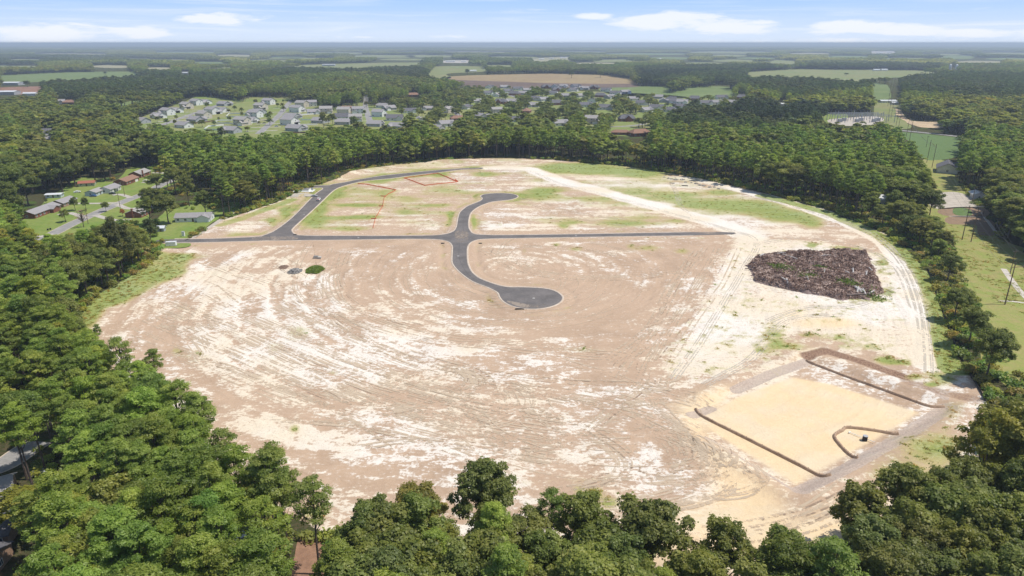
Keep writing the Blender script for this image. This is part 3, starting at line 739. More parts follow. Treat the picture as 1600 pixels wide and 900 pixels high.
# neighbourhoods: trees stand thinly between the houses
SPARSE = [([(560, 168), (640, 160), (700, 148), (745, 137), (860, 137), (1000, 146), (1080, 153), (1150, 158), (1175, 168), (1120, 176), (1040, 200), (930, 205), (800, 203), (690, 206), (560, 200)], .58),
          ([(40, 310), (120, 270), (230, 255), (290, 268), (240, 320), (240, 370), (60, 390)], .5),
          ([(1455, 290), (1530, 300), (1560, 370), (1600, 400), (1600, 560), (1560, 540)], .0)]
FAR_STRIPS = [(560, 640, 88, 1.6), (345, 386, 87, 1.2), (770, 832, 90, 1.2), (955, 1065, 84.5, 1.0), (1085, 1200, 82, 1.2), (150, 195, 104, 1.6), (1208, 1236, 97.5, 2.4), (1475, 1515, 89.5, 2), (480, 560, 83, 1), (60, 160, 85, 1), (640, 700, 88, 1.4), (1020, 1070, 91, 1.4), (1120, 1170, 95, 1.4),
              (235, 262, 107, 1.4), (395, 440, 95, 1.2), (1300, 1350, 89, 1.3), (1540, 1600, 84, 1), (700, 800, 82, .8), (880, 940, 82, .8), (250, 330, 82, .8), (1390, 1440, 92, 1.2), (1240, 1290, 84, .9), (20, 60, 94, 1.0), (430, 470, 90, 1.0), (600, 655, 93, 1.0), (1500, 1560, 97, 1.3), (1120, 1160, 87, 1.0), (310, 345, 98, 1.1)]
FAR_STRIPS = [(a_ - 6, b_ + 6, y_, h_ * 1.5) for a_, b_, y_, h_ in FAR_STRIPS] + [(420, 520, 91.5, 1.3), (900, 960, 99, 1.4), (1070, 1130, 99, 1.5), (1540, 1610, 92, 1.6), (-20, 60, 104, 1.6), (200, 290, 94, 1.2), (760, 800, 103, 1.6), (1150, 1210, 91, 1.2), (1440, 1500, 85, 1.1)]
for a_, b_, y_, h_ in FAR_STRIPS: CLEAR.append([(a_, y_ + h_ * .3), (a_ + (b_ - a_) * .3, y_ - h_), (b_, y_ - h_ * .4), (b_ - (b_ - a_) * .2, y_ + h_)])
KEEP = []      # little pixel boxes round houses, cars and poles that the photograph shows (filled below)

# ------------------------------------------------------------------ older streets, drives, fields
OA, CO = M['old_asphalt'], M['concrete']
street('residential_road', [(36, 384), (62, 374), (85, 364), (110, 351), (150, 333), (188, 317), (226, 302), (258, 286), (285, 276), (320, 268)], 7.5, OA, 0.07, label='pale grey residential road between the lawns on the left', kerb=0.9)
street('side_road', [(-60, 740), (0, 728), (36, 706), (60, 690)], 7.5, OA, 0.07, label='grey road at the lower left edge', kerb=0.9)
for q in ([(85, 366), (60, 370), (38, 366)], [(135, 341), (110, 333), (92, 336)], [(188, 317), (150, 318), (118, 318)], [(205, 309), (188, 304), (176, 305)], [(262, 285), (240, 285), (222, 285)],
          [(148, 336), (178, 344), (205, 343)], [(182, 319), (200, 326), (214, 325)], [(280, 277), (262, 271), (238, 270)]):
    street('driveway', q, 4.2, CO, 0.10, 4)
for q, w_ in (([(232, 204), (262, 192), (292, 181), (325, 170), (352, 160)], 9), ([(404, 209), (420, 195), (436, 180), (448, 165), (455, 157)], 9), ([(579, 193), (575, 180), (571, 166), (572, 155), (571, 144)], 9),
              ([(735, 196), (712, 176), (692, 162), (672, 150)], 8), ([(1395, 202.5), (1430, 206), (1470, 210), (1512, 215)], 10), ([(765, 139), (800, 150), (830, 160), (870, 172)], 9),
              ([(800, 150), (860, 147), (930, 148), (990, 152)], 8), ([(925, 197), (960, 198), (1000, 195), (1012, 190)], 8), ([(1080, 170), (1060, 163), (1040, 160)], 8), ([(1090, 158), (1130, 158), (1160, 156)], 8)):
    street('subdivision_road', q, w_, OA, 0.07, 4)
def drives(path, rows, side, ln):
    p = smooth_line(world(path), 1)
    for f in rows:
        i = min(int(f), len(p) - 2); a = Vector(p[i]).lerp(Vector(p[i + 1]), f - i); d_ = (Vector(p[i + 1]) - Vector(p[i])).normalized(); n_ = Vector((-d_.y, d_.x)) * side
        V, Fc = strip_mesh([tuple(a + n_ * 3), tuple(a + n_ * (3 + ln * .5)), tuple(a + n_ * (3 + ln))], 5, 0.11)
        tag(link('driveway', np_mesh('driveway', V, Fc, CO)), kind='structure')
drives([(232, 204), (262, 192), (292, 181), (325, 170)], [.3, .6, .9, 1.2, 1.5, 1.8, 2.1, 2.5, 2.8], 1, 16)
drives([(232, 204), (262, 192), (292, 181), (325, 170)], [1.0, 1.3, 1.6, 1.9, 2.2, 2.6], -1, 16)
drives([(404, 209), (420, 195), (436, 180), (448, 165)], [.3, .7, 1.1, 1.5, 1.9, 2.3, 2.7], 1, 16)
drives([(404, 209), (420, 195), (436, 180), (448, 165)], [.3, .7, 1.1, 1.5, 1.9, 2.3, 2.7], -1, 16)
drives([(579, 193), (575, 180), (571, 166)], [.3, .8, 1.3, 1.7], 1, 20); drives([(579, 193), (575, 180), (571, 166)], [.3, .8, 1.3, 1.7], -1, 20)

def area(name, poly, mat, z=0.03, label=None, jag=1.5):
    p = smooth_line(world(poly), 5, True); d0 = float(np.mean([q[1] for q in p]))
    p = [(x + (fbm(np.array([x * .05]), np.array([y * .05]), 3, 2)[0] - .5) * jag * 4, y) for x, y in p]
    return sheet(name, p, z, mat, label=label)
LW = M['lawn']; FG = M['field_green']; FP = M['field_pasture']; FT = M['field_tan']; FB = M['field_cloud_shade']
M['dry_grass'] = simple('dry_meadow', (0.26, 0.31, 0.07), .95, 0, 0.16, .5, col2=(0.36, 0.31, 0.12))
M['garden'] = simple('garden_soil', (0.34, 0.23, 0.15), .95, 0, 0.4, .3, col2=(0.26, 0.18, 0.12)); M['gravel'] = simple('gravel_lot', (0.58, 0.52, 0.45), .95, 0, 0.2, .2, col2=(0.46, 0.41, 0.35))
M['crop'] = simple('crop_rows', (0.10, 0.17, 0.05), .95, 0, 0.3, .3, col2=(0.15, 0.22, .07))
area('lawn', [(20, 382), (28, 350), (60, 322), (80, 308), (128, 276), (175, 284), (205, 262), (260, 262), (300, 268), (268, 290), (232, 306), (224, 322), (240, 345), (246, 374), (200, 380), (100, 384)], LW, label='mown green lawns round the ranch houses')
area('lawn', [(249, 373.6), (249, 350), (262, 326), (320, 318), (378, 318), (330, 348), (292, 372)], LW, 0.035, label='mown green lawn behind the white house beside the site')
area('gravel_path', [(290, 373), (330, 350), (374, 322), (380, 322), (336, 351), (296, 373)], M['gravel'], .05)
area('lawn', [(255, 380.5), (262, 381), (300, 380), (296, 386), (262, 388), (250, 386)], LW, 0.04)
area('lawn', [(195, 200), (235, 178), (290, 158), (312, 149), (345, 151), (400, 152), (460, 152), (560, 160), (630, 168), (700, 150), (760, 138), (1000, 146), (1080, 152), (1150, 156), (1176, 168), (1060, 190), (1010, 212), (930, 210), (800, 206), (690, 208), (600, 210), (460, 215), (372, 218), (290, 212)],
     simple('suburb_grass', (0.19, 0.26, 0.06), .95, 0, 0.012, .2, col2=(0.29, 0.28, .11)), label='lawns and verges of the housing estates beyond the woods')
area('field', [(150, 170), (200, 158), (240, 153), (236, 159), (190, 170)], FG, label='green field behind the left woods')
area('field', [(0, 117), (110, 113), (205, 112), (222, 118), (150, 124), (60, 128), (0, 130)], FG, 0.03, 'long green field at far left')
area('field', [(-20, 138), (62, 135), (68, 138), (58, 146), (-20, 148)], simple('clay', (.33, .18, .12), .95, .2, .02), 0.03, 'brown clay lot at far left')
area('field', [(310, 107), (362, 104), (364, 108), (312, 109)], FP); area('field', [(440, 103), (520, 100), (600, 98), (662, 98), (658, 103), (560, 107), (500, 107), (442, 105)], FP, label='pale green fields in the middle distance')
area('field', [(550, 87), (620, 86), (630, 89), (560, 90)], FP); area('field', [(668, 117), (680, 104), (752, 104), (762, 111), (700, 115), (705, 122), (672, 122)], FP, label='pasture beside the farm')
area('field', [(700, 120), (760, 117), (860, 115), (940, 117), (988, 124), (991, 132), (900, 131), (800, 128), (720, 126)], FT, label='ploughed tan field')
area('field', [(700, 125), (760, 126.6), (850, 129.6), (930, 131), (992, 131), (992, 136), (900, 137), (800, 137), (720, 134)], FB, 0.06, label='painted cloud shadow strip along the near side of the tan field')  # cloud shadow painted as its own dark sheet over the field
area('field', [(940, 137), (1045, 135), (1140, 136), (1146, 150), (1080, 153), (1040, 152), (960, 148)], FG, label='bright green field behind the estate')
area('field', [(1165, 113), (1250, 108), (1430, 110), (1468, 112), (1465, 116), (1420, 120), (1350, 124), (1348, 128), (1250, 121), (1170, 121)], FP, label='broad green fields at the far right')
area('field', [(1362, 131), (1386, 133), (1392, 153), (1364, 154)], FG, label='green field crossed by the power line')
area('power_corridor', [(1370, 160), (1402, 160), (1412, 186), (1424, 199), (1400, 202), (1370, 200)], FP, 0.03, 'mown corridor under the power line')
area('sandy_track', [(1398, 170), (1406, 172), (1424, 188), (1470, 191), (1472, 199), (1440, 199), (1418, 192), (1404, 182)], simple('sandy_clearing', (.62, .47, .30), .95, .2, .05), 0.06, 'bare sandy clearing beside the power line')
area('field', [(1284, 178), (1322, 178), (1320, 190), (1296, 194)], LW); area('gravel_yard', [(1296, 187), (1372, 182), (1376, 195), (1312, 196)], M['gravel'], 0.06, 'gravel yard of the substation')
area('crop_field', [(1398, 206), (1440, 209), (1508, 217), (1504, 228), (1498, 244), (1446, 250), (1430, 232), (1416, 218)], M['crop'], 0.04, 'green row crop field right of the woods')
area('meadow', [(1440, 250), (1482, 254), (1490, 276), (1510, 292), (1530, 312), (1560, 368), (1620, 395), (1690, 440), (1690, 640), (1560, 600), (1520, 500), (1490, 420), (1490, 380), (1440, 330)], M['dry_grass'], 0.03, 'rough grassy meadow under the power poles')
area('gravel_lot', [(1448, 306), (1490, 300), (1530, 312), (1545, 322), (1500, 325), (1458, 325)], M['gravel'], 0.06, 'gravel lot beside the gardens')
area('garden_plot', [(1470, 326), (1530, 324), (1540, 338), (1480, 338)], M['garden'], .06, 'ploughed garden plot'); area('garden_plot', [(1480, 339), (1540, 339), (1558, 366), (1530, 366), (1528, 352), (1482, 350)], M['garden'], 0.06, 'bare garden plot with pale edges')
area('crop_patch', [(1490, 326), (1512, 326), (1516, 336), (1494, 336)], M['crop'], 0.09, 'bright green vegetable patch')
M['pale_sand'] = simple('pale_sand', (.66, .60, .52), .95, .2, .3)
street('sandy_track', [(1568, 420), (1582, 440), (1600, 462), (1640, 500)], 2.6, M['pale_sand'], 0.07, label='pale sandy track crossing the meadow'); street('sandy_track', [(1560, 470), (1590, 472), (1640, 480)], 1.6, M['pale_sand'], 0.07)
street('sandy_track', [(1483, 338), (1510, 338), (1538, 339)], 1.0, M['pale_sand'], 0.10); street('sandy_track', [(1538, 339), (1548, 352), (1560, 368)], 2.0, M['pale_sand'], .10)
area('pine_straw_clearing', [(440, 905), (450, 850), (470, 838), (500, 850), (530, 885), (530, 940), (440, 940)], simple('pine_straw', (.36, .21, .14), .95, .3, .6, .3), 0.04, 'reddish pine straw clearing at the bottom edge')
M['far_pale'] = simple('dry_field', (.40, .37, .22), .95, .2, .004)
for i_, (a_, b_, y_, h_) in enumerate(FAR_STRIPS): area('field', [(a_, y_ + h_ * .3), (a_ + (b_ - a_) * .3, y_ - h_), (b_, y_ - h_ * .4), (b_ - (b_ - a_) * .2, y_ + h_)], (FP, M['far_pale'], FP, FG)[i_ % 4], .3)
area('far_lot', [(828, 92), (890, 88), (892, 94), (830, 97)], M['far_pale']); area('far_lot', [(930, 94), (985, 93), (1012, 95), (940, 97)], FP); area('far_lot', [(690, 95), (735, 94), (738, 98), (692, 98)], CO); area('far_lot', [(1362, 80), (1400, 80), (1400, 84), (1362, 85)], CO)

# ================================================================== BUILDINGS
M['white_wall'] = simple('white_siding', (0.78, 0.78, 0.77), .7, .08, .6); M['grey_wall'] = simple('grey_siding', (0.42, 0.43, 0.45), .7, .08, .6)
M['beige_wall'] = simple('beige_siding', (0.62, 0.56, 0.47), .7, .08, .6); M['blue_wall'] = simple('pale_blue_siding', (0.52, 0.60, 0.63), .7, .08, .6)
M['brick'] = simple('red_brick', (0.30, 0.12, 0.08), .85, .35, 3.0); M['tan_brick'] = simple('tan_brick', (0.42, 0.27, 0.19), .85, .35, 3.0); M['olive_wall'] = simple('olive_siding', (.42, .46, .30), .7, .1, .6)
M['roof_grey'] = simple('grey_shingles', (0.37, 0.35, 0.355), .9, 0, 2.0, .3, col2=(.30, .285, .29)); M['roof_dark'] = simple('charcoal_shingles', (0.17, 0.165, 0.18), .9, 0, 2.0, .3, col2=(.13, .125, .14))
M['roof_brown'] = simple('brown_shingles', (0.34, 0.20, 0.14), .9, 0, 2.0, .3, col2=(.27, .155, .11)); M['roof_light'] = simple('weathered_shingles', (0.40, 0.38, 0.36), .9, 0, 2.0, .3, col2=(.33, .31, .3))
M['roof_red'] = simple('red_metal_roof', (0.42, 0.16, 0.11), .6, .1, 1.0); M['metal_roof'] = simple('white_metal_roof', (0.72, 0.74, 0.77), .5, .1, .5)
M['glass'] = simple('window_glass', (0.05, 0.07, 0.09), .15); M['trim'] = simple('white_trim', (0.80, 0.80, 0.78), .6); M['door'] = simple('dark_door', (.10, .06, .05), .5)
M['wood'] = simple('weathered_wood', (.22, .15, .10), .9, .3, 2.0); M['black'] = simple('black_plastic', (.025, .025, .028), .5); M['rubber'] = simple('tyre_rubber', (.02, .02, .02), .8); M['steel'] = simple('galvanised_steel', (.45, .46, .48), .5, .1, 1)

def gable(walls, roof, x0, x1, y0, y1, h, rise, ax='x', ov=.55, th=.22, z0=0.0, hip=0.0):
    """box with a pitched roof; ridge along ax; hip = how far the ridge ends are pulled in"""
    if ax == 'x':
        ym = (y0 + y1) / 2
        if hip == 0:
            walls.add([(x0, y0, -.5), (x1, y0, -.5), (x1, y1, -.5), (x0, y1, -.5), (x0, y0, h), (x1, y0, h), (x1, y1, h), (x0, y1, h), (x0, ym, h + rise - .05), (x1, ym, h + rise - .05)],
                      [(0, 1, 5, 4), (2, 3, 7, 6), (1, 2, 6, 9, 5), (3, 0, 4, 8, 7)])
        else:
            walls.add([(x0, y0, -.5), (x1, y0, -.5), (x1, y1, -.5), (x0, y1, -.5), (x0, y0, h), (x1, y0, h), (x1, y1, h), (x0, y1, h)], [(0, 1, 5, 4), (2, 3, 7, 6), (1, 2, 6, 5), (3, 0, 4, 7)])
        sl = rise / ((y1 - y0) / 2); e = h - ov * sl; X0, X1 = x0 - ov, x1 + ov; zr = h + rise; P_ = []
        for dz in (0.02, th):
            P_ += [(X0, y0 - ov, e + dz), (X1, y0 - ov, e + dz), (X1 - hip, ym, zr + dz), (X0 + hip, ym, zr + dz), (X0, y1 + ov, e + dz), (X1, y1 + ov, e + dz)]
        fs = [(0, 3, 2, 1), (3, 4, 5, 2), (6, 7, 8, 9), (9, 8, 11, 10), (0, 1, 7, 6), (4, 10, 11, 5), (1, 2, 8, 7), (2, 5, 11, 8), (0, 6, 9, 3), (3, 9, 10, 4)]
        if hip: fs += [(0, 3, 4), (1, 5, 2), (6, 10, 9), (7, 8, 11)]
        roof.add(P_, fs)
    else:
        a = MB(); b_ = MB(); gable(a, b_, y0, y1, x0, x1, h, rise, 'x', ov, th, z0, hip)
        walls.add([(p[1], p[0], p[2]) for p in a.v], [tuple(reversed(f)) for f in a.f]); roof.add([(p[1], p[0], p[2] + .004) for p in b_.v], [tuple(reversed(f)) for f in b_.f])
def opening(root, name, x, y, z, w_, h_, face, mat, pane=None):
    """a framed window or door on a wall; face = outward direction"""
    fr = MB(); pa = MB(); t_ = .07
    def bx(mb, a0, a1, z0, z1, d0, d1):
        if face[0] == 'y':
            s_ = -1 if face == 'y-' else 1; ya, yb = sorted((y + s_ * d0, y + s_ * d1)); mb.box(x + a0, ya, z0, x + a1, yb, z1)
        else:
            s_ = -1 if face == 'x-' else 1; xa, xb = sorted((x + s_ * d0, x + s_ * d1)); mb.box(xa, y + a0, z0, xb, y + a1, z1)
    if pane is None:
        bx(fr, -w_ / 2, w_ / 2, z, z + h_, -.05, .05); return part(name, fr, mat, root)
    for q in ((-w_ / 2 - .1, -w_ / 2, z - .1, z + h_ + .1), (w_ / 2, w_ / 2 + .1, z - .1, z + h_ + .1), (-w_ / 2, w_ / 2, z - .1, z), (-w_ / 2, w_ / 2, z + h_, z + h_ + .1), (-.03, .03, z, z + h_)): bx(fr, *q, -.05, t_)
    bx(pa, -w_ / 2, w_ / 2, z, z + h_, -.05, .03)
    f_ = part(name, fr, mat, root); part('pane', pa, pane, f_); return f_
HOUSES = {}
def house(key, L, D_, h, rise, wall, roof, hip=0, wing=None, garage=None, chim=None, two=False, porch=False, name='house'):
    """prototype built round the origin, front towards -y; kept in HOUSES until its first use"""
    r_ = empty(name, (0, 0, -1000)); Wm = MB(); Rm = MB(); T, Gs = M['trim'], M['glass']
    gable(Wm, Rm, -L / 2, L / 2, -D_ / 2, D_ / 2, h, rise, 'x', hip=hip)
    if wing:
        wx0, wx1, wy0, wy1, wh, wr = wing
        W2 = MB(); R2 = MB(); gable(W2, R2, wx0, wx1, wy0, wy1, wh, wr, 'y')
        Wm.add(W2.v, W2.f); Rm.add(R2.v, R2.f)
    part('wall', Wm, M[wall], r_); part('roof', Rm, M[roof], r_)
    xs = np.linspace(-L / 2 + 1.8, L / 2 - 1.8, max(3, int(L // 3.6)))
    for k, x in enumerate(xs):
        if wing and wing[0] - .8 < x < wing[1] + .8 and wing[2] < -D_ / 2: pass
        elif k == len(xs) // 2 and not two: opening(r_, 'door', x, -D_ / 2, .1, 1.0, 2.1, 'y-', M['door'])
        elif not (garage and abs(x - garage[0]) < garage[1] / 2 + .8 and garage[2] >= -D_ / 2 - .01): opening(r_, 'window', x, -D_ / 2, .95, 1.3, 1.25, 'y-', T, Gs)
        if two and not (wing and wing[0] - .4 < x < wing[1] + .4 and wing[4] > 3.2): opening(r_, 'window', x, -D_ / 2, 3.7, 1.1, 1.25, 'y-', T, Gs)
        if k % 2 == 0: opening(r_, 'window', x, D_ / 2, .95, 1.3, 1.2, 'y+', T, Gs)
    opening(r_, 'window', L / 2, 0, 1.0, 1.1, 1.2, 'x+', T, Gs); opening(r_, 'window', -L / 2, 0, 1.0, 1.1, 1.2, 'x-', T, Gs)
    if two:
        opening(r_, 'window', L / 2, 1.5, 3.7, 1.0, 1.2, 'x+', T, Gs); opening(r_, 'window', -L / 2, -1.5, 3.7, 1.0, 1.2, 'x-', T, Gs)
    if garage: opening(r_, 'garage_door', garage[0], garage[2], .05, garage[1], 2.2, 'y-', M['trim'])
    if chim:
        cm = MB(); cx_, cy_, cz_ = chim; cm.box(cx_ - .55, cy_ - .4, 0, cx_ + .55, cy_ + .4, cz_); cm.box(cx_ - .63, cy_ - .48, cz_ + .003, cx_ + .63, cy_ + .48, cz_ + .2); part('chimney', cm, M['brick'], r_)
    if porch:
        for x in (-L * .15, 0, L * .15):
            pm = MB(); pm.box(x - .08, -D_ / 2 - 1.9, 0, x + .08, -D_ / 2 - 1.74, h - .3); part('porch_post', pm, T, r_)
        pr = MB(); pr.box(-L * .15 - .5, -D_ / 2 - 2.2, h - .3, L * .15 + .5, -D_ / 2 - .3, h - .12); part('porch_roof', pr, M[roof], r_)
    HOUSES[key] = [r_, False, L]; return r_
def put(key, px, py, deg, label, cat='house', group=None, keep=True, scl=None, grow=(0, 0), tight=False):
    r_, used, L = HOUSES[key]; p = G(px, py)
    if used: o_ = copy_tree(r_, loc=p, rotz=R(deg), label=label, cat=cat, group=group)
    else:
        o_ = r_; o_.location = p; o_.rotation_euler = (0, 0, R(deg)); tag(o_, label, cat, group); HOUSES[key][1] = True
    if scl: o_.scale = scl
    if keep:
        d_ = math.hypot(p.x, p.y); w_ = L / d_ * FOC * .55; hp = 5.5 / d_ * FOC
        KEEP.append((px - w_ - 1 - grow[0], px + w_ + 1 + grow[0], py - hp - 1, py + 0.28 * w_ + grow[1]) if py > 215 or not tight else (px - w_ * .7, px + w_ * .7, py - hp * .8, py + .5))
    return o_
# ranch houses of the left street (ridge follows the street)
sv = G(226, 302) - G(110, 351); SA = math.degrees(math.atan2(sv.y, sv.x))
def ranch(key, **kw): return house(key, **kw)
house('ranch_a', 27, 10, 2.9, 1.9, 'brick', 'roof_grey', wing=(2, 9, -7.2, 0, 2.7, 1.5), chim=None, porch=False)
house('ranch_b', 16, 9.5, 2.8, 1.8, 'tan_brick', 'roof_grey'); house('ranch_c', 15, 9, 2.9, 1.9, 'white_wall', 'roof_grey', porch=True); house('ranch_c2', 12, 8, 2.7, 1.5, 'blue_wall', 'roof_light')
house('ranch_d', 20, 10, 2.9, 2.0, 'brick', 'roof_brown', garage=(6, 4.4, -5)); house('ranch_e', 17, 10, 2.9, 2.2, 'brick', 'roof_light', chim=(-5.6, -5.4, 5.6)); house('ranch_f', 22, 10, 2.8, 1.9, 'brick', 'roof_light', chim=(-11.5, 0, 5.8))
house('ranch_g', 21, 9, 2.9, 1.9, 'white_wall', 'roof_grey', wing=(3, 10, -6.6, 0, 2.8, 1.6)); house('outbuilding', 11, 7, 2.6, 1.2, 'olive_wall', 'roof_red', name='outbuilding')
house('flat_shed', 10, 6, 2.3, .35, 'blue_wall', 'metal_roof', name='shed'); house('little_shed', 3.6, 3, 2.3, .9, 'grey_wall', 'metal_roof', name='shed')
put('ranch_a', 64, 334, SA, 'long brick ranch house with grey roof and front wing, nearest on the left'); put('ranch_b', 100, 320, SA, 'low tan brick house behind two small yard trees')
put('ranch_c', 172, 299, SA, 'white ranch house with a grey roof and porch beside the dark car'); put('ranch_c2', 149, 304, SA, 'pale blue house end joining the white ranch house')
put('ranch_d', 198, 286, SA, 'brick ranch house with a brown roof beside the long green lawn'); put('ranch_e', 219, 275, SA, 'brick ranch house with a light grey roof and a brick chimney')
put('ranch_f', 222, 334, SA, 'light-roofed brick house half hidden by trees with a red chimney', grow=(4, 2)); put('ranch_g', 305, 344, 8, 'white ranch house with a grey roof on the lawn beside the site', grow=(4, 2))
put('outbuilding', 137, 290, 20, 'olive outbuilding with a red roof behind the lawns', 'outbuilding'); put('flat_shed', 86, 308, 12, 'pale blue flat shed with a metal roof under the trees', 'shed')
put('little_shed', 253, 361, 5, 'small grey garden shed on the lawn beside the big tree', 'shed', grow=(2, 2))
# lower left corner
house('corner_a', 14, 9, 3.0, 1.8, 'tan_brick', 'roof_dark'); house('corner_b', 13, 9, 3.0, 1.8, 'tan_brick', 'roof_dark'); house('corner_c', 15, 9, 2.9, 2.1, 'tan_brick', 'roof_light')
put('corner_a', -24, 838, 12, 'brick house with a charcoal roof cut by the lower left edge', grow=(-14, -4)); put('corner_b', -48, 893, 8, 'brick house with a charcoal roof in the lower left corner', grow=(-14, -4)); put('corner_c', -34, 785, 30, 'light-roofed house below the road at the lower left edge', grow=(-14, -4))
house('van_shed', 8, 3, 2.5, .5, 'white_wall', 'metal_roof', name='trailer_home'); put('van_shed', 372, 848, 40, 'long white trailer among the pines at lower left', 'trailer', keep=False)
# estate houses
house('estate_a', 14, 10, 2.9, 2.6, 'white_wall', 'roof_grey', wing=(1.5, 7, -8.2, 0, 2.8, 2.0), garage=(4.2, 4.4, -8.2)); house('estate_b', 13, 10, 5.6, 2.3, 'white_wall', 'roof_grey', two=True, wing=(-6.5, -1, -8, 0, 2.9, 1.8), garage=(-3.8, 4.4, -8))
house('estate_c', 14, 10.5, 2.9, 2.7, 'grey_wall', 'roof_grey', wing=(-7, -1.5, -8.2, 0, 2.8, 2.0), garage=(-4.2, 4.4, -8.2)); house('estate_d', 13, 10, 5.6, 2.4, 'beige_wall', 'roof_light', two=True, wing=(1, 6.5, -8, 0, 2.9, 1.8), garage=(3.8, 4.4, -8))
house('estate_e', 16, 11, 3.1, 3.4, 'brick', 'roof_dark', wing=(-3, 3, -7.8, 0, 3.4, 2.8), hip=3); house('estate_f', 16, 11, 3.0, 3.0, 'white_wall', 'roof_dark', wing=(2, 7, -7.5, 0, 3.0, 2.2)); house('estate_g', 17, 11, 3.0, 2.6, 'brick', 'roof_brown', hip=4)
WALLC = {'estate_a': ('white', 'grey'), 'estate_b': ('two-storey white', 'grey'), 'estate_c': ('grey', 'grey'), 'estate_d': ('two-storey beige', 'light grey'), 'estate_e': ('brick', 'charcoal'), 'estate_f': ('white', 'charcoal'), 'estate_g': ('brick', 'brown')}
ORD = ['nearest', 'second', 'third', 'fourth', 'fifth', 'sixth', 'seventh', 'eighth', 'ninth', 'tenth', 'eleventh', 'twelfth']
def row(pts, deg, where, group, keys):
    for i, (px, py) in enumerate(pts):
        k = keys[i % len(keys)]; wc, rc = WALLC[k]
        put(k, px, py + 2.2, deg, f'{ORD[i]} {wc} {rc}-roofed house in the {where}', group=group, grow=(2, 2.5), scl=(1.45, 1.4, 1.4))
row([(222, 190), (248, 182), (262, 177.5), (275, 173.5), (292, 167.5), (307, 162), (321, 160)], -30, 'left row of the new estate', 'new estate houses', ['estate_c', 'estate_a', 'estate_b', 'estate_a', 'estate_d', 'estate_b', 'estate_a'])
row([(288, 197), (306, 188), (319, 183), (332, 176), (347, 173), (350, 163)], 150, 'second row of the new estate', 'new estate houses', ['estate_a', 'estate_c', 'estate_d', 'estate_b', 'estate_a', 'estate_c'])
row([(362, 205), (379, 193), (392, 189), (399, 181), (404, 176), (408, 169), (420, 161)], -22, 'third row of the new estate', 'new estate houses', ['estate_c', 'estate_d', 'estate_a', 'estate_b', 'estate_c', 'estate_d', 'estate_b'])
row([(462, 202), (452, 193), (456, 183), (464, 173), (472, 165)], 158, 'fourth row of the new estate', 'new estate houses', ['estate_c', 'estate_b', 'estate_c', 'estate_b', 'estate_d'])
row([(537, 192), (535, 184), (538, 176), (542, 171)], 175, 'short row left of the straight pale street', 'street houses', ['estate_c', 'estate_f', 'estate_d', 'estate_g'])
for i, (px, py, k, an) in enumerate([(586, 197, 'estate_c', 170), (592, 182, 'estate_b', 165), (598, 168, 'estate_a', 160), (556, 190, 'estate_d', 10), (560, 177, 'estate_b', 8), (490, 178, 'estate_a', 20), (500, 192, 'estate_c', 160), (487, 166, 'estate_b', 15)]):
    wc, rc = WALLC[k]; put(k, px, py, an, f'{ORD[i]} scattered {wc} house with {rc} roof near the straight pale street', group='street houses', grow=(1, 1.5), scl=(1.35, 1.35, 1.35))
for i, (px, py, k, an) in enumerate([(640, 176, 'estate_f', 20), (655, 190, 'estate_a', 100), (668, 172, 'estate_c', 10), (682, 203, 'estate_c', -30), (700, 176, 'estate_d', 60), (716, 188, 'estate_g', 15), (728, 170, 'estate_f', 70), (744, 160, 'estate_a', 30), (752, 184, 'estate_c', 120), (776, 177, 'estate_d', 20), (802, 190, 'estate_f', 10), (822, 176, 'estate_g', 80)]):
    wc, rc = WALLC[k]; put(k, px, py, an, f'{ORD[i]} {wc} house with {rc} roof from left by the dark road', group='tree-shaded houses', tight=True, scl=(1.3, 1.3, 1.2))
CEN = [(764, 136), (788, 136), (809, 139), (824, 141), (853, 136), (866, 135), (881, 134.5), (899, 134.5), (914, 138), (929, 137), (947, 141), (977, 144), (962, 146), (953, 152), (938, 150), (925, 158), (907, 150),
       (895, 141), (884, 150), (870, 141), (863, 146), (849, 156), (836, 155), (817, 146), (804, 147), (793, 143), (775, 149), (762, 146), (799, 159), (869, 162), (1004, 162), (1009, 173), (1026, 169), (1036, 158), (1047, 156), (1056, 159), (1066, 160),
       (1063, 168), (1028, 152), (1085, 155), (1102, 162), (1120, 161), (1127, 153), (1144, 161), (1159, 153), (1048, 173), (990, 155), (915, 165), (835, 165), (782, 160)]
KN = ['estate_f', 'estate_c', 'estate_g', 'estate_a', 'estate_e', 'estate_c', 'estate_f', 'estate_d']
def place_words(px, py):
    a = 'left' if px < 830 else 'middle' if px < 930 else 'right' if px < 1075 else 'far-right'
    b_ = 'back' if py < 143 else 'centre' if py < 157 else 'front'; return a, b_
cen = []
for i, (px, py) in enumerate(CEN):
    k = KN[(i * 3 + i // 5) % 8]; b_ = place_words(px, py)[1]; cen.append((k, b_, px, py))
for k, b_ in sorted({(c[0], c[1]) for c in cen}):
    mem = sorted([c for c in cen if c[0] == k and c[1] == b_], key=lambda c: c[2]); wc, rc = WALLC[k]
    shape = {'estate_d': ' and side garage', 'estate_f': ' and small front gable', 'estate_g': ' and hipped ends', 'estate_e': ' and hipped ends'}.get(k, ''); depth = {'back': 'by the far field', 'centre': 'amid the older estate', 'front': 'at the near side of the older estate'}[b_]
    for q, c in enumerate(mem):
        pre = '' if len(mem) == 1 else 'leftmost ' if q == 0 else 'rightmost ' if q == len(mem) - 1 else ORD[q] + '-from-left '
        put(k, c[2], c[3] + 1.8, random.choice([-20, 10, 35, 160, 190, 80]), f'{pre}{wc} {rc}-roofed house {depth}', group='older estate houses', tight=True, scl=(1.4, 1.4, 1.35))
put('estate_f', 617, 188, 5, 'small white house with a charcoal roof right of the straight pale street'); put('estate_c', 621, 201, -25, 'grey-roofed house low behind the trees right of the straight street')
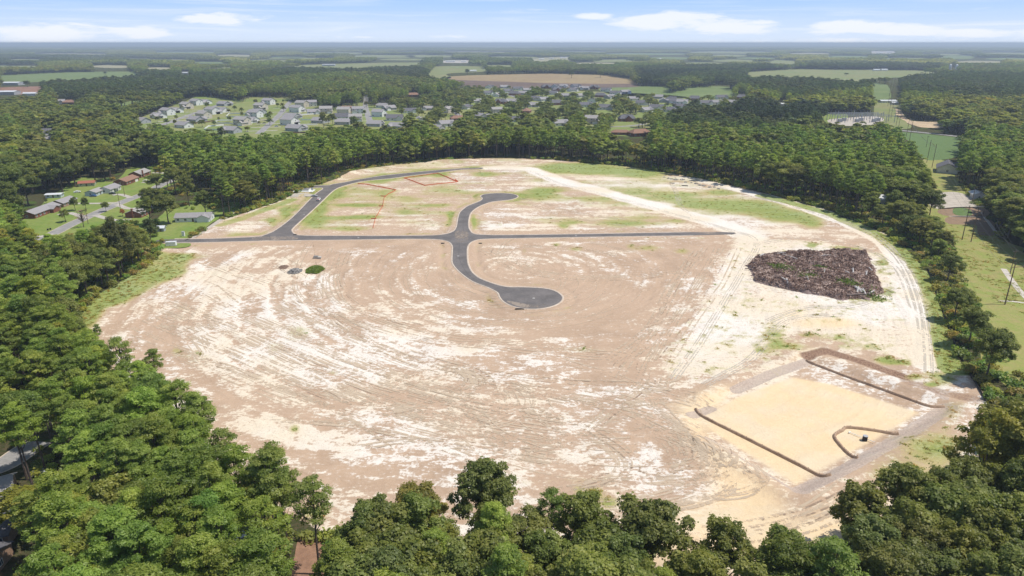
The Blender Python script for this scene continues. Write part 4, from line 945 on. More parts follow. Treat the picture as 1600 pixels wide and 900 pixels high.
put('estate_a', 697, 197, 30, 'light house behind round trees beside the dark road'); put('estate_g', 646, 151, 10, 'brown-roofed brick house among dense trees in mid distance'); put('estate_c', 608, 172, 40, 'grey house among trees right of the straight pale street')
put('estate_f', 945, 171, 5, 'white house with a dark roof and dormers amid green lawn', grow=(1, 2)); put('estate_e', 979, 189, 5, 'brick house with a charcoal hipped roof facing the curved road', grow=(3, 2)); put('estate_d', 925, 193, -15, 'light-roofed house left of the curved road', grow=(1, 1))
put('estate_g', 970, 210, -8, 'long brown-roofed brick house in front of the curved road', scl=(1.35, 1, 1), grow=(4, 2)); put('estate_g', 999, 212, 20, 'brown-roofed brick house right of the long brown roof', grow=(2, 2)); put('estate_a', 875, 196, 20, 'white-walled house showing above the woods in the middle')
put('estate_d', 510, 177, 10, 'light-roofed house beside round trees right of the new estate'); put('estate_f', 72, 212, 15, 'white house glimpsed among the woods at upper left'); put('estate_c', 75, 221, 10, 'grey house glimpsed low among the woods at upper left')
put('estate_g', 112, 163, 5, 'brown-roofed house at the edge of the left field'); put('estate_a', 93, 162, 15, 'white house at the edge of the left field')
# barns, sheds and far buildings
house('barn', 26, 12, 4.2, 2.2, 'white_wall', 'metal_roof', name='barn'); house('warehouse', 60, 30, 6.5, 2.0, 'grey_wall', 'metal_roof', name='warehouse'); house('metal_shed', 12, 8, 3.2, 1.4, 'white_wall', 'metal_roof', name='shed')
put('metal_shed', 1526, 309, 70, 'white metal shed against the dark trees beside the gravel lot', 'shed', grow=(2, 1)); put('estate_f', 1479, 268, 60, 'white house with dark roof at the top of the meadow', grow=(3, 2)); put('barn', 1388, 318, 10, 'long white metal roof hidden in the woods left of the gravel lot', 'shed', grow=(-26, -6))
put('metal_shed', 1224, 165, 10, 'white metal shed among the woods right of the estate', 'shed'); put('barn', 1369, 110.5, 5, 'left one of two white barns in the far green fields', 'barn', 'white barns'); put('barn', 1381, 110.3, 5, 'right one of two white barns in the far green fields', 'barn', 'white barns')
put('barn', 739, 112, 20, 'white barn by round trees in the pasture', 'barn'); put('warehouse', 514, 103, 5, 'white long farm building beside the pale green fields', 'warehouse'); put('warehouse', 4, 148, 10, 'blue-grey warehouse roof at the far left edge', 'warehouse'); put('warehouse', 15, 133, 5, 'long pale shed behind the clay lot at far left', 'warehouse'); put('barn', 48, 149, 5, 'small pale building right of the far left warehouse', 'barn')
for px, py, s_, lb in [(704, 97, (2, 1.5, 1.2), 'low wide white building left of the tan field, far away'), (724, 97, (1.2, 1.2, 1), 'smaller white building right of the wide one, far away'), (846, 93, (1.3, 1.2, 1), 'white building at the left of the far commercial strip'), (862, 92, (1.2, 1.2, 1), 'white building in the middle of the far commercial strip'),
                       (880, 91, (1.8, 1.2, 1.2), 'white building at the right of the far commercial strip'), (1018, 94.5, (1.5, 1.5, 1.4), 'bright white roof, left of a far pair'), (1029, 94.3, (1.6, 2, 2), 'bright white roof, right of a far pair'), (803, 84, (1.4, 1, 2), 'white block near the horizon in the middle'),
                       (1374, 83, (2.4, 1.4, 1.6), 'left pale building near the horizon at right'), (1390, 82.6, (1.8, 1.4, 1.4), 'right pale building near the horizon at right'), (1444, 100, (1.4, 1, 1.2), 'small white roof in the right woods'), (289, 115.4, (1.4, 1, 1), 'tiny white roof left of the far green strip'), (1566, 90, (1.4, 1, 1), 'pale building near the horizon at far right')]:
    put('barn', px, py, 5, lb, 'building', scl=s_)
put('metal_shed', 1386, 160, 5, 'grey roof beside the power line corridor', 'shed', scl=(2.4, 1.6, 1)); put('metal_shed', 1397, 163, 5, 'white roof beside the power line pylons', 'shed')
# farm silos
for i, (px, py) in enumerate([(1484, 109), (1494, 109.5)]):
    sm = MB(); sm.tube([(0, 0, 0), (0, 0, 20), (0, 0, 23)], [5, 5, .8], 12); r_ = empty('silo', G(px, py), label=f'white farm silo, {["left", "right"][i]} of two in the far right woods', cat='silo', group='farm silos'); part('shell', sm, M['trim'], r_); KEEP.append((px - 3, px + 3, py - 8, py + 1))
# water tower on the horizon
wt = empty('water_tower', G(860, 73.6), label='slender white water tower on the horizon', cat='water tower'); sm = MB(); sm.tube([(0, 0, 0), (0, 0, 60)], [9, 7], 8); part('column', sm, M['trim'], wt); sm = MB(); sm.tube([(0, 0, 58), (0, 0, 66), (0, 0, 76), (0, 0, 84)], [7, 26, 26, 6], 12); part('tank', sm, M['trim'], wt)
# white vinyl yard fences
def yard(poly, label, mat, group):
    p = world(poly); r_ = empty('yard_fence', (float(p[0, 0]), float(p[0, 1]), 0), label=label, cat='fence', group=group)
    o0 = Vector((float(p[0, 0]), float(p[0, 1]), 0))
    for a, b_ in zip(p[:-1], p[1:]):
        a = Vector((*a, 0)) - o0; b_ = Vector((*b_, 0)) - o0; d_ = (b_ - a).normalized(); n_ = Vector((-d_.y, d_.x, 0)) * .04
        mb = MB(); mb.add([a - n_, b_ - n_, b_ + n_, a + n_] + [q + Vector((0, 0, 1.85)) for q in (a - n_, b_ - n_, b_ + n_, a + n_)], [(0, 3, 2, 1), (4, 5, 6, 7), (0, 1, 5, 4), (1, 2, 6, 5), (2, 3, 7, 6), (3, 0, 4, 7)]); part('fence_panel', mb, mat, r_)
        pm = MB(); pm.box(b_.x - .07, b_.y - .07, 0, b_.x + .07, b_.y + .07, 1.95); part('fence_post', pm, mat, r_)
for i, (q, lb) in enumerate([([(385, 178), (358, 178), (353, 183), (384, 183)], 'white vinyl yard fence, farthest of three left of the third row'), ([(376, 188), (340, 189), (333, 193), (374, 194)], 'white vinyl yard fence, middle of three left of the third row'), ([(350, 196), (326, 198), (319, 203), (346, 204)], 'white vinyl yard fence, nearest of three left of the third row'),
                    ([(470, 173), (500, 173), (502, 178), (470, 180)], 'white vinyl yard fence, far one right of the fourth row'), ([(470, 188), (494, 188), (496, 195), (470, 196)], 'white vinyl yard fence, near one right of the fourth row')]): yard(q, lb, M['trim'], 'white yard fences')
yard([(306, 193), (326, 191), (335, 189)], 'brown board fence behind the second row', M['wood'], 'brown yard fences'); yard([(440, 209), (470, 208), (500, 209)], 'brown board fence behind the fourth row', M['wood'], 'brown yard fences')

# ================================================================== OBJECTS ON THE SITE
M['coir'] = simple('coir_fabric', (0.52, 0.37, 0.26), .95, 0, 1.2, .5, col2=(.38, .26, .18)); M['mud'] = simple('dark_spoil', (0.26, 0.17, 0.12), .95, 0, 0.8, .6, col2=(.18, .12, .09))
M['grey_rock'] = simple('grey_rock', (0.36, 0.34, 0.32), .95, 0, 1.5, .6, col2=(.22, .21, .2)); M['orange'] = simple('orange_mesh', (0.82, 0.27, 0.14), .8, .15, 1.0); M['orange'] = leaf_mat('orange_mesh', (.82, .34, .20), (.84, .36, .22), (.86, .40, .25), .5); M['silt'] = simple('black_silt_fabric', (0.035, 0.033, 0.033), .8)
M['dead_wood'] = simple('dead_wood', (0.30, 0.235, 0.21), .95, .4, 2.0); M['bleached'] = simple('bleached_wood', (0.66, 0.63, 0.60), .9, .3, 1.0)
M['branch'] = simple('branch_wood', (.34, .27, .25), .95, .3, 2.0); M['brush'] = leaf_mat('dead_brush', (0.18, 0.110, 0.085), (0.40, 0.27, 0.215), (0.68, 0.53, 0.45), 0.05)
def zed(p): return zat(p[0], p[1])
def baffle(pts_px, label):
    """porous coir baffle: draped fabric wall on stakes across the basin floor"""
    p = smooth_line(world(pts_px), 6); x0, y0 = p[0]; r_ = empty('basin_baffle', (x0, y0, 0), label=label, cat='baffle', group='coir baffles in the basin')
    mb = MB(); prof = [(-.55, -.3), (-.44, .26), (-.24, .66), (0, .76), (.24, .66), (.44, .26), (.55, -.3)]; n_ = len(prof); vs = []; fs = []
    q = []
    for a, b_ in zip(p[:-1], p[1:]):
        m_ = max(1, int(math.hypot(b_[0] - a[0], b_[1] - a[1]) / 1.2)); q += [(a[0] + (b_[0] - a[0]) * k / m_, a[1] + (b_[1] - a[1]) * k / m_) for k in range(m_)]
    q.append(p[-1])
    for i, (x, y) in enumerate(q):
        a = q[max(0, i - 1)]; b_ = q[min(len(q) - 1, i + 1)]; d_ = Vector((b_[0] - a[0], b_[1] - a[1], 0)).normalized(); nn = Vector((-d_.y, d_.x, 0)); z = zat(x, y); s_ = 1 + random.uniform(-.12, .12) - (.45 if i in (0, len(q) - 1) else 0)
        for u, h_ in prof: vs.append((x - x0 + nn.x * u * (.9 + .2 * random.random()), y - y0 + nn.y * u, z + h_ * s_))
    for i in range(len(q) - 1):
        for k in range(n_ - 1): fs.append((i * n_ + k, i * n_ + k + 1, (i + 1) * n_ + k + 1, (i + 1) * n_ + k))
    fs += [tuple(range(n_)), tuple(reversed(range((len(q) - 1) * n_, len(q) * n_)))]
    mb.add(vs, fs); part('fabric', mb, M['coir'], r_)
    for i in range(2, len(q) - 1, 3):
        x, y = q[i]; st_ = MB(); z = zat(x, y); st_.box(x - x0 - .05, y - y0 - .05, z - .2, x - x0 + .05, y - y0 + .05, z + .9); part('stake', st_, M['wood'], r_)
baffle([(1087, 636), (1100, 647), (1150, 672), (1200, 697), (1250, 722), (1285, 740), (1298, 742)], 'long brown baffle, left one across the yellow basin')
baffle([(1260, 560), (1275, 566), (1320, 583), (1370, 601), (1420, 619), (1452, 630), (1476, 631)], 'long brown baffle along the far side of the yellow basin')
baffle([(1405, 674), (1396, 673), (1360, 667), (1325, 663.5), (1316, 668), (1305, 675), (1308, 684), (1322, 700), (1332, 708), (1341, 712)], 'short bent brown baffle round the black drum')
# riser drum with skimmer pipe
p = G(1351, 688, -1.1); p.z = zat(p.x, p.y); r_ = empty('riser_drum', p, label='black riser drum with a grey top standing on the basin floor', cat='drum')
mb = MB(); mb.tube([(0, 0, -.2), (0, 0, .05), (0, 0, 1.45)], [.72, .68, .66], 16); part('drum_body', mb, M['black'], r_)
mb = MB(); mb.tube([(0, 0, 1.452), (0, 0, 1.56)], [.72, .70], 16); part('lid', mb, M['steel'], r_)
mb = MB(); mb.tube([(0, 0, .5), (0, 0, .56)], [.70, .70], 16); mb.tube([(0, 0, 1.0), (0, 0, 1.06)], [.69, .69], 16); part('band', mb, M['rubber'], r_)
a = G(1327, 676.5, -1.1); b_ = G(1366, 693, -1.1); r_ = empty('skimmer_pipe', (a.x, a.y, -1.05), label='thin white skimmer pipe lying either side of the black drum', cat='pipe')
mb = MB(); dd = b_ - a; mb.tube([(0, 0, .2), (dd.x * .5, dd.y * .5, .28), (dd.x, dd.y, .45)], .10, 6); part('pipe', mb, M['trim'], r_)
mb = MB(); mb.tube([(-.3, -.25, .2), (.3, .25, .2)], .17, 8); part('float', mb, M['trim'], r_)

# brush pile of cleared trees
dc = G(1280, 432); r_ = empty('brush_pile', (dc.x, dc.y, 0), label='huge flat pile of dark reddish-brown cleared brush and logs on white sand', cat='brush pile')
bb = debris_w - np.array([dc.x, dc.y]); nxg, nyg = 110, 70
lx = np.linspace(bb[:, 0].min() - 2, bb[:, 0].max() + 2, nxg); ly = np.linspace(bb[:, 1].min() - 2, bb[:, 1].max() + 2, nyg); gX, gY = np.meshgrid(lx, ly); fx, fy = gX.ravel(), gY.ravel()
def pileh(fx, fy):
    ins = inpoly(fx, fy, bb); dd_ = dseg(fx, fy, np.vstack([bb, bb[:1]])) * np.where(ins, 1, -1) + 4.5 * (fbm(fx / 4, fy / 4, 88, 3) - .5)
    return sstep(-.5, 3.2, dd_) * (1.1 + 2.1 * (fbm(fx / 7, fy / 7, 91, 4, .6) - .35) + 1.5 * fbm(fx / 2.6, fy / 2.6, 93, 2)) - .4 * (dd_ < 0)
hz_ = pileh(fx, fy); i_ = (np.arange(nyg - 1)[:, None] * nxg + np.arange(nxg - 1)[None]).ravel(); Fm = np.stack([i_, i_ + 1, i_ + nxg + 1, i_ + nxg], 1)
Fm = Fm[(hz_[Fm] > -.3).any(1)]
M['mound'] = simple('rotting_brush', (0.26, 0.18, 0.16), 1, 0, 1.0, .8, col2=(.36, .27, .24))
part('mound', np_mesh('mound', np.column_stack([fx, fy, hz_]), Fm, M['mound']), None, r_); KIDS[r_.name][-1].data.materials.clear(); KIDS[r_.name][-1].data.materials.append(M['mound'])
n_ = 70000; rx = rng.uniform(bb[:, 0].min(), bb[:, 0].max(), n_); ry = rng.uniform(bb[:, 1].min(), bb[:, 1].max(), n_); k = inpoly(rx, ry, bb); rx, ry = rx[k], ry[k]; hh = pileh(rx, ry); k = hh > .2; rx, ry, hh = rx[k], ry[k], hh[k]
cl_ = fbm(rx / 2.2, ry / 2.2, 97, 3, .6)
Q = leaves(np.column_stack([rx, ry, hh + .35 * rng.random(len(rx))]), .22 + .42 * rng.random(len(rx)), rng.normal(size=(len(rx), 3)) + np.array([0, 0, .9]), .7)
o_ = part('brush', leaf_mesh('brush', Q, np.clip((cl_ - .5) * 2.4 + .42 + .2 * rng.normal(size=len(rx)), 0, 1), M['brush']), None, r_, kind='stuff'); o_['tint'] = [1.0, 1.0, 1.0]
mb = MB(); mb2 = MB()
for k in range(900):
    i = random.randrange(len(rx)); x, y, z = rx[i], ry[i], hh[i]; a = random.random() * 6.28; L_ = random.uniform(.8, 3.2); e_ = random.uniform(-.25, .7)
    mb.tube([(x, y, z - .1), (x + math.cos(a) * L_ * .5, y + math.sin(a) * L_ * .5, z + .2 + e_ * L_ * .4), (x + math.cos(a) * L_, y + math.sin(a) * L_, z + e_ * L_)], [.05, .04, .02], 3, False)
for k in range(170):
    i = random.randrange(len(bb)); a_ = Vector(bb[i]).lerp(Vector(bb[(i + 1) % len(bb)]), random.random()); x, y = a_.x + random.gauss(0, 1.6), a_.y + random.gauss(0, 1.6); a = random.random() * 6.28; L_ = random.uniform(.6, 2.6)
    mb.tube([(x, y, .1), (x + math.cos(a) * L_ * .5, y + math.sin(a) * L_ * .5, .15 + .3 * random.random()), (x + math.cos(a) * L_, y + math.sin(a) * L_, .1 + .4 * random.random())], [.07, .05, .03], 3, False)
gq = []
for px, py, s_ in ((1224, 425, 2.6), (1262, 437, 2.4), (1210, 423, 1.5), (1330, 452, 2.2), (1281, 424, 1.4), (1318, 448, 1.6), (1368, 466, 2.4)):
    q = G(px, py); d_ = rng.normal(size=(160, 2)) * s_; gx_, gy_ = q.x - dc.x + d_[:, 0], q.y - dc.y + d_[:, 1]; gq.append(np.column_stack([gx_, gy_, np.maximum(pileh(gx_, gy_), 0) + .35 + .3 * rng.random(160)]))
gq = np.concatenate(gq); o_ = part('green_regrowth', leaf_mesh('green_regrowth', leaves(gq, .3 + .4 * rng.random(len(gq)), rng.normal(size=(len(gq), 3)) + np.array([0, 0, .8])), rng.random(len(gq)), M['weeds']), None, r_, kind='stuff'); o_['tint'] = [.62, .72, .6]
part('branches', mb, M['branch'], r_, kind='stuff')
def log_at(px, py, L_, ang, el_, mat, rad=.22, fork=True):
    q = G(px, py); x, y = q.x - dc.x, q.y - dc.y; z = max(0.2, float(pileh(np.array([x]), np.array([y]))[0])) + .2; mb = MB(); c_, s_ = math.cos(R(ang)), math.sin(R(ang))
    mb.tube([(x, y, z), (x + c_ * L_ * .5, y + s_ * L_ * .5, z + el_ * L_ * .5 + .15), (x + c_ * L_, y + s_ * L_, z + el_ * L_)], [rad * 1.2, rad, rad * .55], 6)
    if fork:
        mx, my, mz = x + c_ * L_ * .5, y + s_ * L_ * .5, z + el_ * L_ * .5; a2 = R(ang + 50)
        mb.tube([(mx, my, mz), (mx + math.cos(a2) * L_ * .35, my + math.sin(a2) * L_ * .35, mz + .7)], [rad * .6, rad * .3], 5)
    part('log', mb, mat, r_)
for q in [(1345, 463, 5, 95, .25, 'bleached', .42), (1352, 465, 5, 80, .3, 'bleached', .40), (1322, 466, 9, 5, .02, 'dead_wood', .35), (1349, 461, 4.5, 140, .3, 'bleached', .38), (1356, 464, 4, 30, .25, 'bleached', .34), (1338, 464, 3.5, 60, .5, 'bleached', .36), (1230, 450, 3, 80, .4, 'bleached', .35), (1226, 447, 2.5, 120, .3, 'bleached', .3), (1186, 408, 3, 20, .3, 'bleached', .35), (1212, 403, 5, 5, .1, 'bleached', .22),
          (1275, 406, 8, 8, .05, 'bleached', .18), (1245, 412, 5, 150, .2, 'bleached', .2), (1332, 432, 3, 70, .5, 'bleached', .32), (1327, 434, 2.6, 120, .2, 'bleached', .28), (1352, 437, 3.4, 60, .4, 'bleached', .3), (1361, 431, 2.6, 100, .4, 'bleached', .28), (1268, 410, 6, 230, .05, 'dead_wood', .25),
          (1300, 420, 5, 30, .1, 'dead_wood', .25), (1164, 421, 8, -8, .02, 'dead_wood', .25), (1170, 414, 7, -30, .15, 'dead_wood', .3), (1286, 436, 3, 60, .4, 'bleached', .16), (1262, 445, 4, 80, .3, 'bleached', .14), (1318, 448, 4, -30, .2, 'bleached', .16), (1190, 425, 5, -40, .1, 'dead_wood', .3), (1228, 405, 3, 200, .3, 'bleached', .2)]:
    log_at(q[0], q[1], q[2], q[3], q[4], M[q[5]], q[6])

# small spoil heaps
def heap(name, px, py, rx_, ry_, h_, mat, label, cat, rocks=None):
    q = G(px, py); z0 = zat(q.x, q.y); r2 = empty(name, (q.x, q.y, z0 - .05), label=label, cat=cat); nr, na_ = 9, 26; vs = [(0, 0, h_)]; fs = []
    for i in range(1, nr + 1):
        for k in range(na_):
            t_ = 2 * math.pi * k / na_; f_ = i / nr; s_ = 1 + .28 * (fbm(np.array([math.cos(t_) * 1.7 + 9]), np.array([math.sin(t_) * 1.7 + px]), 5, 2)[0] - .5) * 2
            z = h_ * (1 - f_ ** 1.5) * (.75 + .5 * random.random()) if i < nr else -.15; vs.append((math.cos(t_) * rx_ * f_ * s_, math.sin(t_) * ry_ * f_ * s_, z))
    for k in range(na_): fs.append((0, 1 + k, 1 + (k + 1) % na_))
    for i in range(nr - 1):
        for k in range(na_): a_ = 1 + i * na_; fs.append((a_ + k, a_ + na_ + k, a_ + na_ + (k + 1) % na_, a_ + (k + 1) % na_))
    mb = MB(); mb.add(vs, fs); part('mound', mb, mat, r2)
    if rocks:
        mb = MB()
        for k in range(160):
            t_ = random.random() * 6.28; f_ = random.random() ** .6; x, y = math.cos(t_) * rx_ * f_ * 1.1, math.sin(t_) * ry_ * f_ * 1.1; z = h_ * (1 - f_ ** 1.5) * .9; s_ = random.uniform(.15, .4)
            mb.add([(x + random.uniform(.6, 1) * s_ * a, y + random.uniform(.6, 1) * s_ * b, z + s_ * c * random.uniform(.5, .9)) for a in (-1, 1) for b in (-1, 1) for c in (-1, 1)], [(0, 1, 3, 2), (4, 6, 7, 5), (0, 4, 5, 1), (2, 3, 7, 6), (0, 2, 6, 4), (1, 5, 7, 3)])
        part('rubble', mb, rocks, r2, kind='stuff')
    return r2, z0
heap('spoil_heap', 443, 418, 2.8, 3.4, .9, M['mud'], 'small dark brown spoil heap, leftmost of the three heaps', 'heap'); heap('rubble_heap', 461, 424.5, 3.2, 4.0, 1.5, M['grey_rock'], 'grey rubble heap between the brown heap and the green mound', 'heap', M['grey_rock'])
r2, z0 = heap('overgrown_mound', 492, 422, 4.0, 5.4, 1.3, simple('overgrown', (.05, .11, .02), 1, .3, .5), 'bright green weed-covered mound on the bare site', 'mound')
a_ = rng.random(5200) * 6.283; f_ = np.sqrt(rng.random(5200)) * (1 + .08 * np.sin(a_ * 5)); Q = leaves(np.column_stack([np.cos(a_) * 4.2 * f_, np.sin(a_) * 5.7 * f_, 1.5 * (1 - f_ ** 1.7) + .15 + .35 * rng.random(5200)]), .3 + .3 * rng.random(5200), rng.normal(size=(5200, 3)) + np.array([0, 0, 1.0]))
o_ = part('weeds', leaf_mesh('weeds', Q, np.clip(.35 + .25 * rng.normal(size=5200), 0, 1), M['weeds']), None, r2, kind='stuff'); o_['tint'] = [1.0, 1.05, .9]
q = G(496, 404); r2 = empty('concrete_blocks', (q.x, q.y, zat(q.x, q.y)), label='pale grey concrete slab block behind the green mound', cat='concrete block'); mb = MB(); mb.box(-2.0, -1.1, 0, 2.0, 1.1, .9); part('block', mb, M['concrete'], r2); mb = MB(); mb.box(-1.8, -.9, .903, .4, .9, 1.3); part('block', mb, M['grey_rock'], r2)

# road-side odds and ends
def simple_thing(name, px, py, parts, label, cat, rot=0, group=None, dz=0.0):
    q = G(px, py); r2 = empty(name, (q.x, q.y, zat(q.x, q.y) + dz), R(rot), label=label, cat=cat, group=group)
    for nm, mb, mat in parts: part(nm, mb, mat, r2)
    KEEP.append((px - 4, px + 4, py - 6, py + 3)); return r2
def bx(*b): m_ = MB(); m_.box(*b); return m_
simple_thing('inlet_sock', 812, 483.5, [('sock', MB().tube([(-1.9, .1, .25), (-.6, 0, .3), (.7, .08, .28), (1.9, -.1, .22)], [.22, .3, .3, .2], 8), M['silt'])], 'black inlet sock on the near edge of the large cul-de-sac', 'inlet protection')
for px, py, lb in [(692, 380, 'small black inlet cover left of the crossroads'), (750.5, 379.6, 'small black inlet cover right of the crossroads'), (461, 367, 'small black inlet cover at the west junction')]:
    simple_thing('inlet_cover', px, py, [('cover', bx(-.9, -.5, 0, .9, .5, .35), M['silt']), ('kerb_stone', bx(-1.1, .503, 0, 1.1, .75, .3), M['concrete'])], lb, 'inlet cover', group='black inlet covers')
mb = MB(); [mb.tube([(-2.4, k * .5, .25), (2.4, k * .5 + .3, .25)], .24, 7) for k in range(3)]; simple_thing('pipe_stack', 1070, 290, [('pipe', mb, M['black'])], 'dark pipes lying by the tree line at the back of the site', 'pipes', rot=-15)
simple_thing('pipe_stack', 1050, 286, [('pipe', MB().tube([(-2, 0, .25), (2, .4, .25)], .22, 7), M['black'])], 'single dark pipe left of the stacked dark pipes', 'pipe', rot=-25)
for i in range(13):
    px = 1036 + i * 7.2 + random.uniform(-2, 2); py = 276 + (px - 1036) * .215 + random.uniform(-1.5, 1.5); mb = MB(); s_ = random.uniform(.7, 1.5); a = random.random() * 3
    mb.add([(x * s_ * random.uniform(.7, 1.2), y * s_ * random.uniform(.7, 1.2), z * s_ * .5) for x in (-1, 1) for y in (-1, 1) for z in (-.3, 1)], [(0, 1, 3, 2), (4, 6, 7, 5), (0, 4, 5, 1), (2, 3, 7, 6), (0, 2, 6, 4), (1, 5, 7, 3)])
    sl = MB(); sl.box(-.9 * s_, -.1, .1, .9 * s_, .1, .5 * s_ + .3)
    simple_thing('concrete_rubble', px, py, [('chunk', mb, M['concrete']), ('slab', sl, M['grey_rock'])], 'pale concrete rubble chunk dumped along the tree line at the back of the site', 'rubble', rot=random.uniform(0, 180), group='concrete rubble by the tree line')
# pump station: pad, kerbed walls and dark tank
LS = []
LS.append(('pad', bx(-7.5, -4.2, 0, 7.5, 4.2, .35), M['trim']));
for b in ((-5.2, -2.9, .353, 4.4, -2.5, 1.4), (-5.2, 2.5, .353, 4.4, 2.9, 1.4), (-5.2, -2.497, .353, -4.8, 2.497, 1.4), (4.0, -2.497, .353, 4.4, 2.497, 1.4)): LS.append(('tank_wall', bx(*b), M['trim']))
LS += [('tank_cover', bx(-4.79, -2.49, .36, 3.99, 2.49, 1.1), M['roof_dark']), ('hatch', bx(-3.8, -1.2, 1.103, -1.6, 1.2, 1.3), M['black']), ('control_cabinet', bx(5.4, .6, .353, 6.6, 1.4, 2.2), M['steel'])]
simple_thing('pump_station', 475, 298.5, LS, 'white-walled pump station with a dark covered tank beside the pines', 'pump station', rot=0); KEEP.append((460, 492, 288, 303))
area('concrete_pad', [(457, 303), (474, 302), (476, 306.5), (455, 308)], CO, .11, 'grey concrete pad in front of the pump station', .01); area('gravel_path', [(474, 302), (489, 304), (488, 307), (475, 306.5)], M['gravel'], .09, None, .01)
simple_thing('utility_cabinet', 287, 369, [('cabinet', bx(-.7, -.5, 0, .7, .5, 2.6), M['trim']), ('cap', bx(-.85, -.65, 2.603, .85, .65, 2.75), M['steel'])], 'tall white utility cabinet at the site entrance', 'cabinet'); simple_thing('site_trailer', 268, 384, [('body', bx(-2.6, -1.1, .5, 2.6, 1.1, 2.6), M['trim']), ('roof_sheet', bx(-2.7, -1.2, 2.603, 2.7, 1.2, 2.7), M['metal_roof']), ('wheel', MB().tube([(-.5, -1.13, .35), (-.5, 1.13, .35)], .35, 10), M['rubber']), ('tow_bar', bx(2.6, -.06, .45, 4.0, .06, .57), M['steel'])], 'small white site trailer by the entrance road', 'trailer', rot=8)

# vehicles
def paint(nm, c): M[nm] = simple(nm, c, .25); return M[nm]
paint('white_paint', (.8, .8, .8)); paint('red_paint', (.35, .03, .02)); paint('dark_paint', (.02, .025, .03)); paint('silver_paint', (.45, .46, .48)); paint('blue_paint', (.06, .12, .28))
def car_proto(paintm, kind='car'):
    r2 = empty('parked_' + ('pickup' if kind == 'pickup' else 'car'), (0, 0, -1000)); L_ = 4.6 if kind == 'car' else 5.6; w_ = .92
    if kind == 'car': prof = [(-2.3, .35), (-2.3, .85), (-2.15, .98), (-1.5, 1.02), (-.9, 1.45), (.5, 1.47), (1.15, 1.0), (2.1, .85), (2.3, .6), (2.3, .35)]; gl = [(-1.35, 1.04), (-.88, 1.40), (.46, 1.42), (1.05, 1.02)]
    else: prof = [(-2.8, .5), (-2.8, 1.15), (-.7, 1.15), (-.6, 1.8), (.6, 1.82), (1.1, 1.2), (2.5, 1.1), (2.8, .85), (2.8, .5)]; gl = [(-.55, 1.2), (-.5, 1.74), (.56, 1.76), (1.0, 1.22)]
    def extr(pr, hw):
        n_ = len(pr); m_ = MB(); v = []
        for s_ in (-1, 1): v += [(x, s_ * hw * (1 if z < 1.1 else .84), z) for x, z in pr]
        m_.add(v, [tuple(range(n_)), tuple(reversed(range(n_, 2 * n_)))] + [(i, i + n_, (i + 1) % n_ + n_, (i + 1) % n_) for i in range(n_)]); return m_
    part('body', extr(prof, w_), paintm, r2); part('window', extr(gl, w_ + .012), M['glass'], r2)
    if kind == 'pickup': part('cargo_bed', bx(-2.68, -.78, 1.153, -.85, .78, 1.2), M['red_paint'], r2)
    for x in (-L_ * .3, L_ * .31):
        for s_ in (-1, 1):
            wh = part('wheel', MB().tube([(x, s_ * .72, .33), (x, s_ * .95, .33)], .34, 12), M['rubber'], r2); part('rim', MB().tube([(x, s_ * .951, .33), (x, s_ * .965, .33)], .2, 8), M['steel'], wh)
    for s_ in (-1, 1):
        part('headlight', bx(L_ / 2 - .02, s_ * .62 - .2, .62, L_ / 2 + .02, s_ * .62 + .2, .78), M['trim'], r2); part('tail_light', bx(-L_ / 2 - .02, s_ * .7 - .12, .65, -L_ / 2 + .02, s_ * .7 + .12, .9), M['red_paint'], r2)
    return r2
CARS = {k: [car_proto(M[k + '_paint'], 'car'), False] for k in ('white', 'dark', 'silver', 'blue')}; CARS['pickup'] = [car_proto(M['white_paint'], 'pickup'), False]
def car(k, px, py, deg, label, cat='car', z=.12, group=None):
    q = G(px, py); q.z = z; r2, used = CARS[k]
    if used: o_ = copy_tree(r2, loc=q, rotz=R(deg), label=label, cat=cat, group=group)
    else: o_ = r2; o_.location = q; o_.rotation_euler = (0, 0, R(deg)); tag(o_, label, cat, group); CARS[k][1] = True
    KEEP.append((px - 5, px + 5, py - 5, py + 3)); return o_
rdv = G(520, 298) - G(457, 357); RA = math.degrees(math.atan2(rdv.y, rdv.x))
car('pickup', 498, 313, RA, 'white pickup with a red load stopped on the new street', 'pickup', .05); car('silver', 491, 307.5, 10, 'silver car beside the pump station drive')
car('white', 228, 284, 5, 'white sedan on the drive of the brick house'); car('dark', 176, 303.5, 15, 'dark car on the drive of the white ranch house'); car('blue', 146, 307.5, 10, 'bluish car by the pale blue house end'); car('white', 121, 301, 30, 'white car parked on grass behind the pale blue house'); car('silver', 272, 280, 40, 'silver car at the top of the residential road')
car('white', 1475, 262, 20, 'white car beside the house at the top of the meadow'); car('silver', 66, 742, 20, 'silver car under the trees at lower left'); car('dark', 22, 612, 20, 'dark car glimpsed under the trees at the left edge')
for i, (px, py) in enumerate([(322, 183), (295, 187), (413, 193), (444, 186), (432, 198), (309, 190)]):
    car(['dark', 'silver', 'dark', 'white', 'blue', 'dark'][i], px, py, 20, ['dark car between the first and second estate rows', 'silver car near the start of the first estate street', 'dark car on a drive left of the second estate street', 'white car right of the second estate street', 'blue car at the near end of the fourth row', 'dark car between the nearest houses of the new estate'][i])

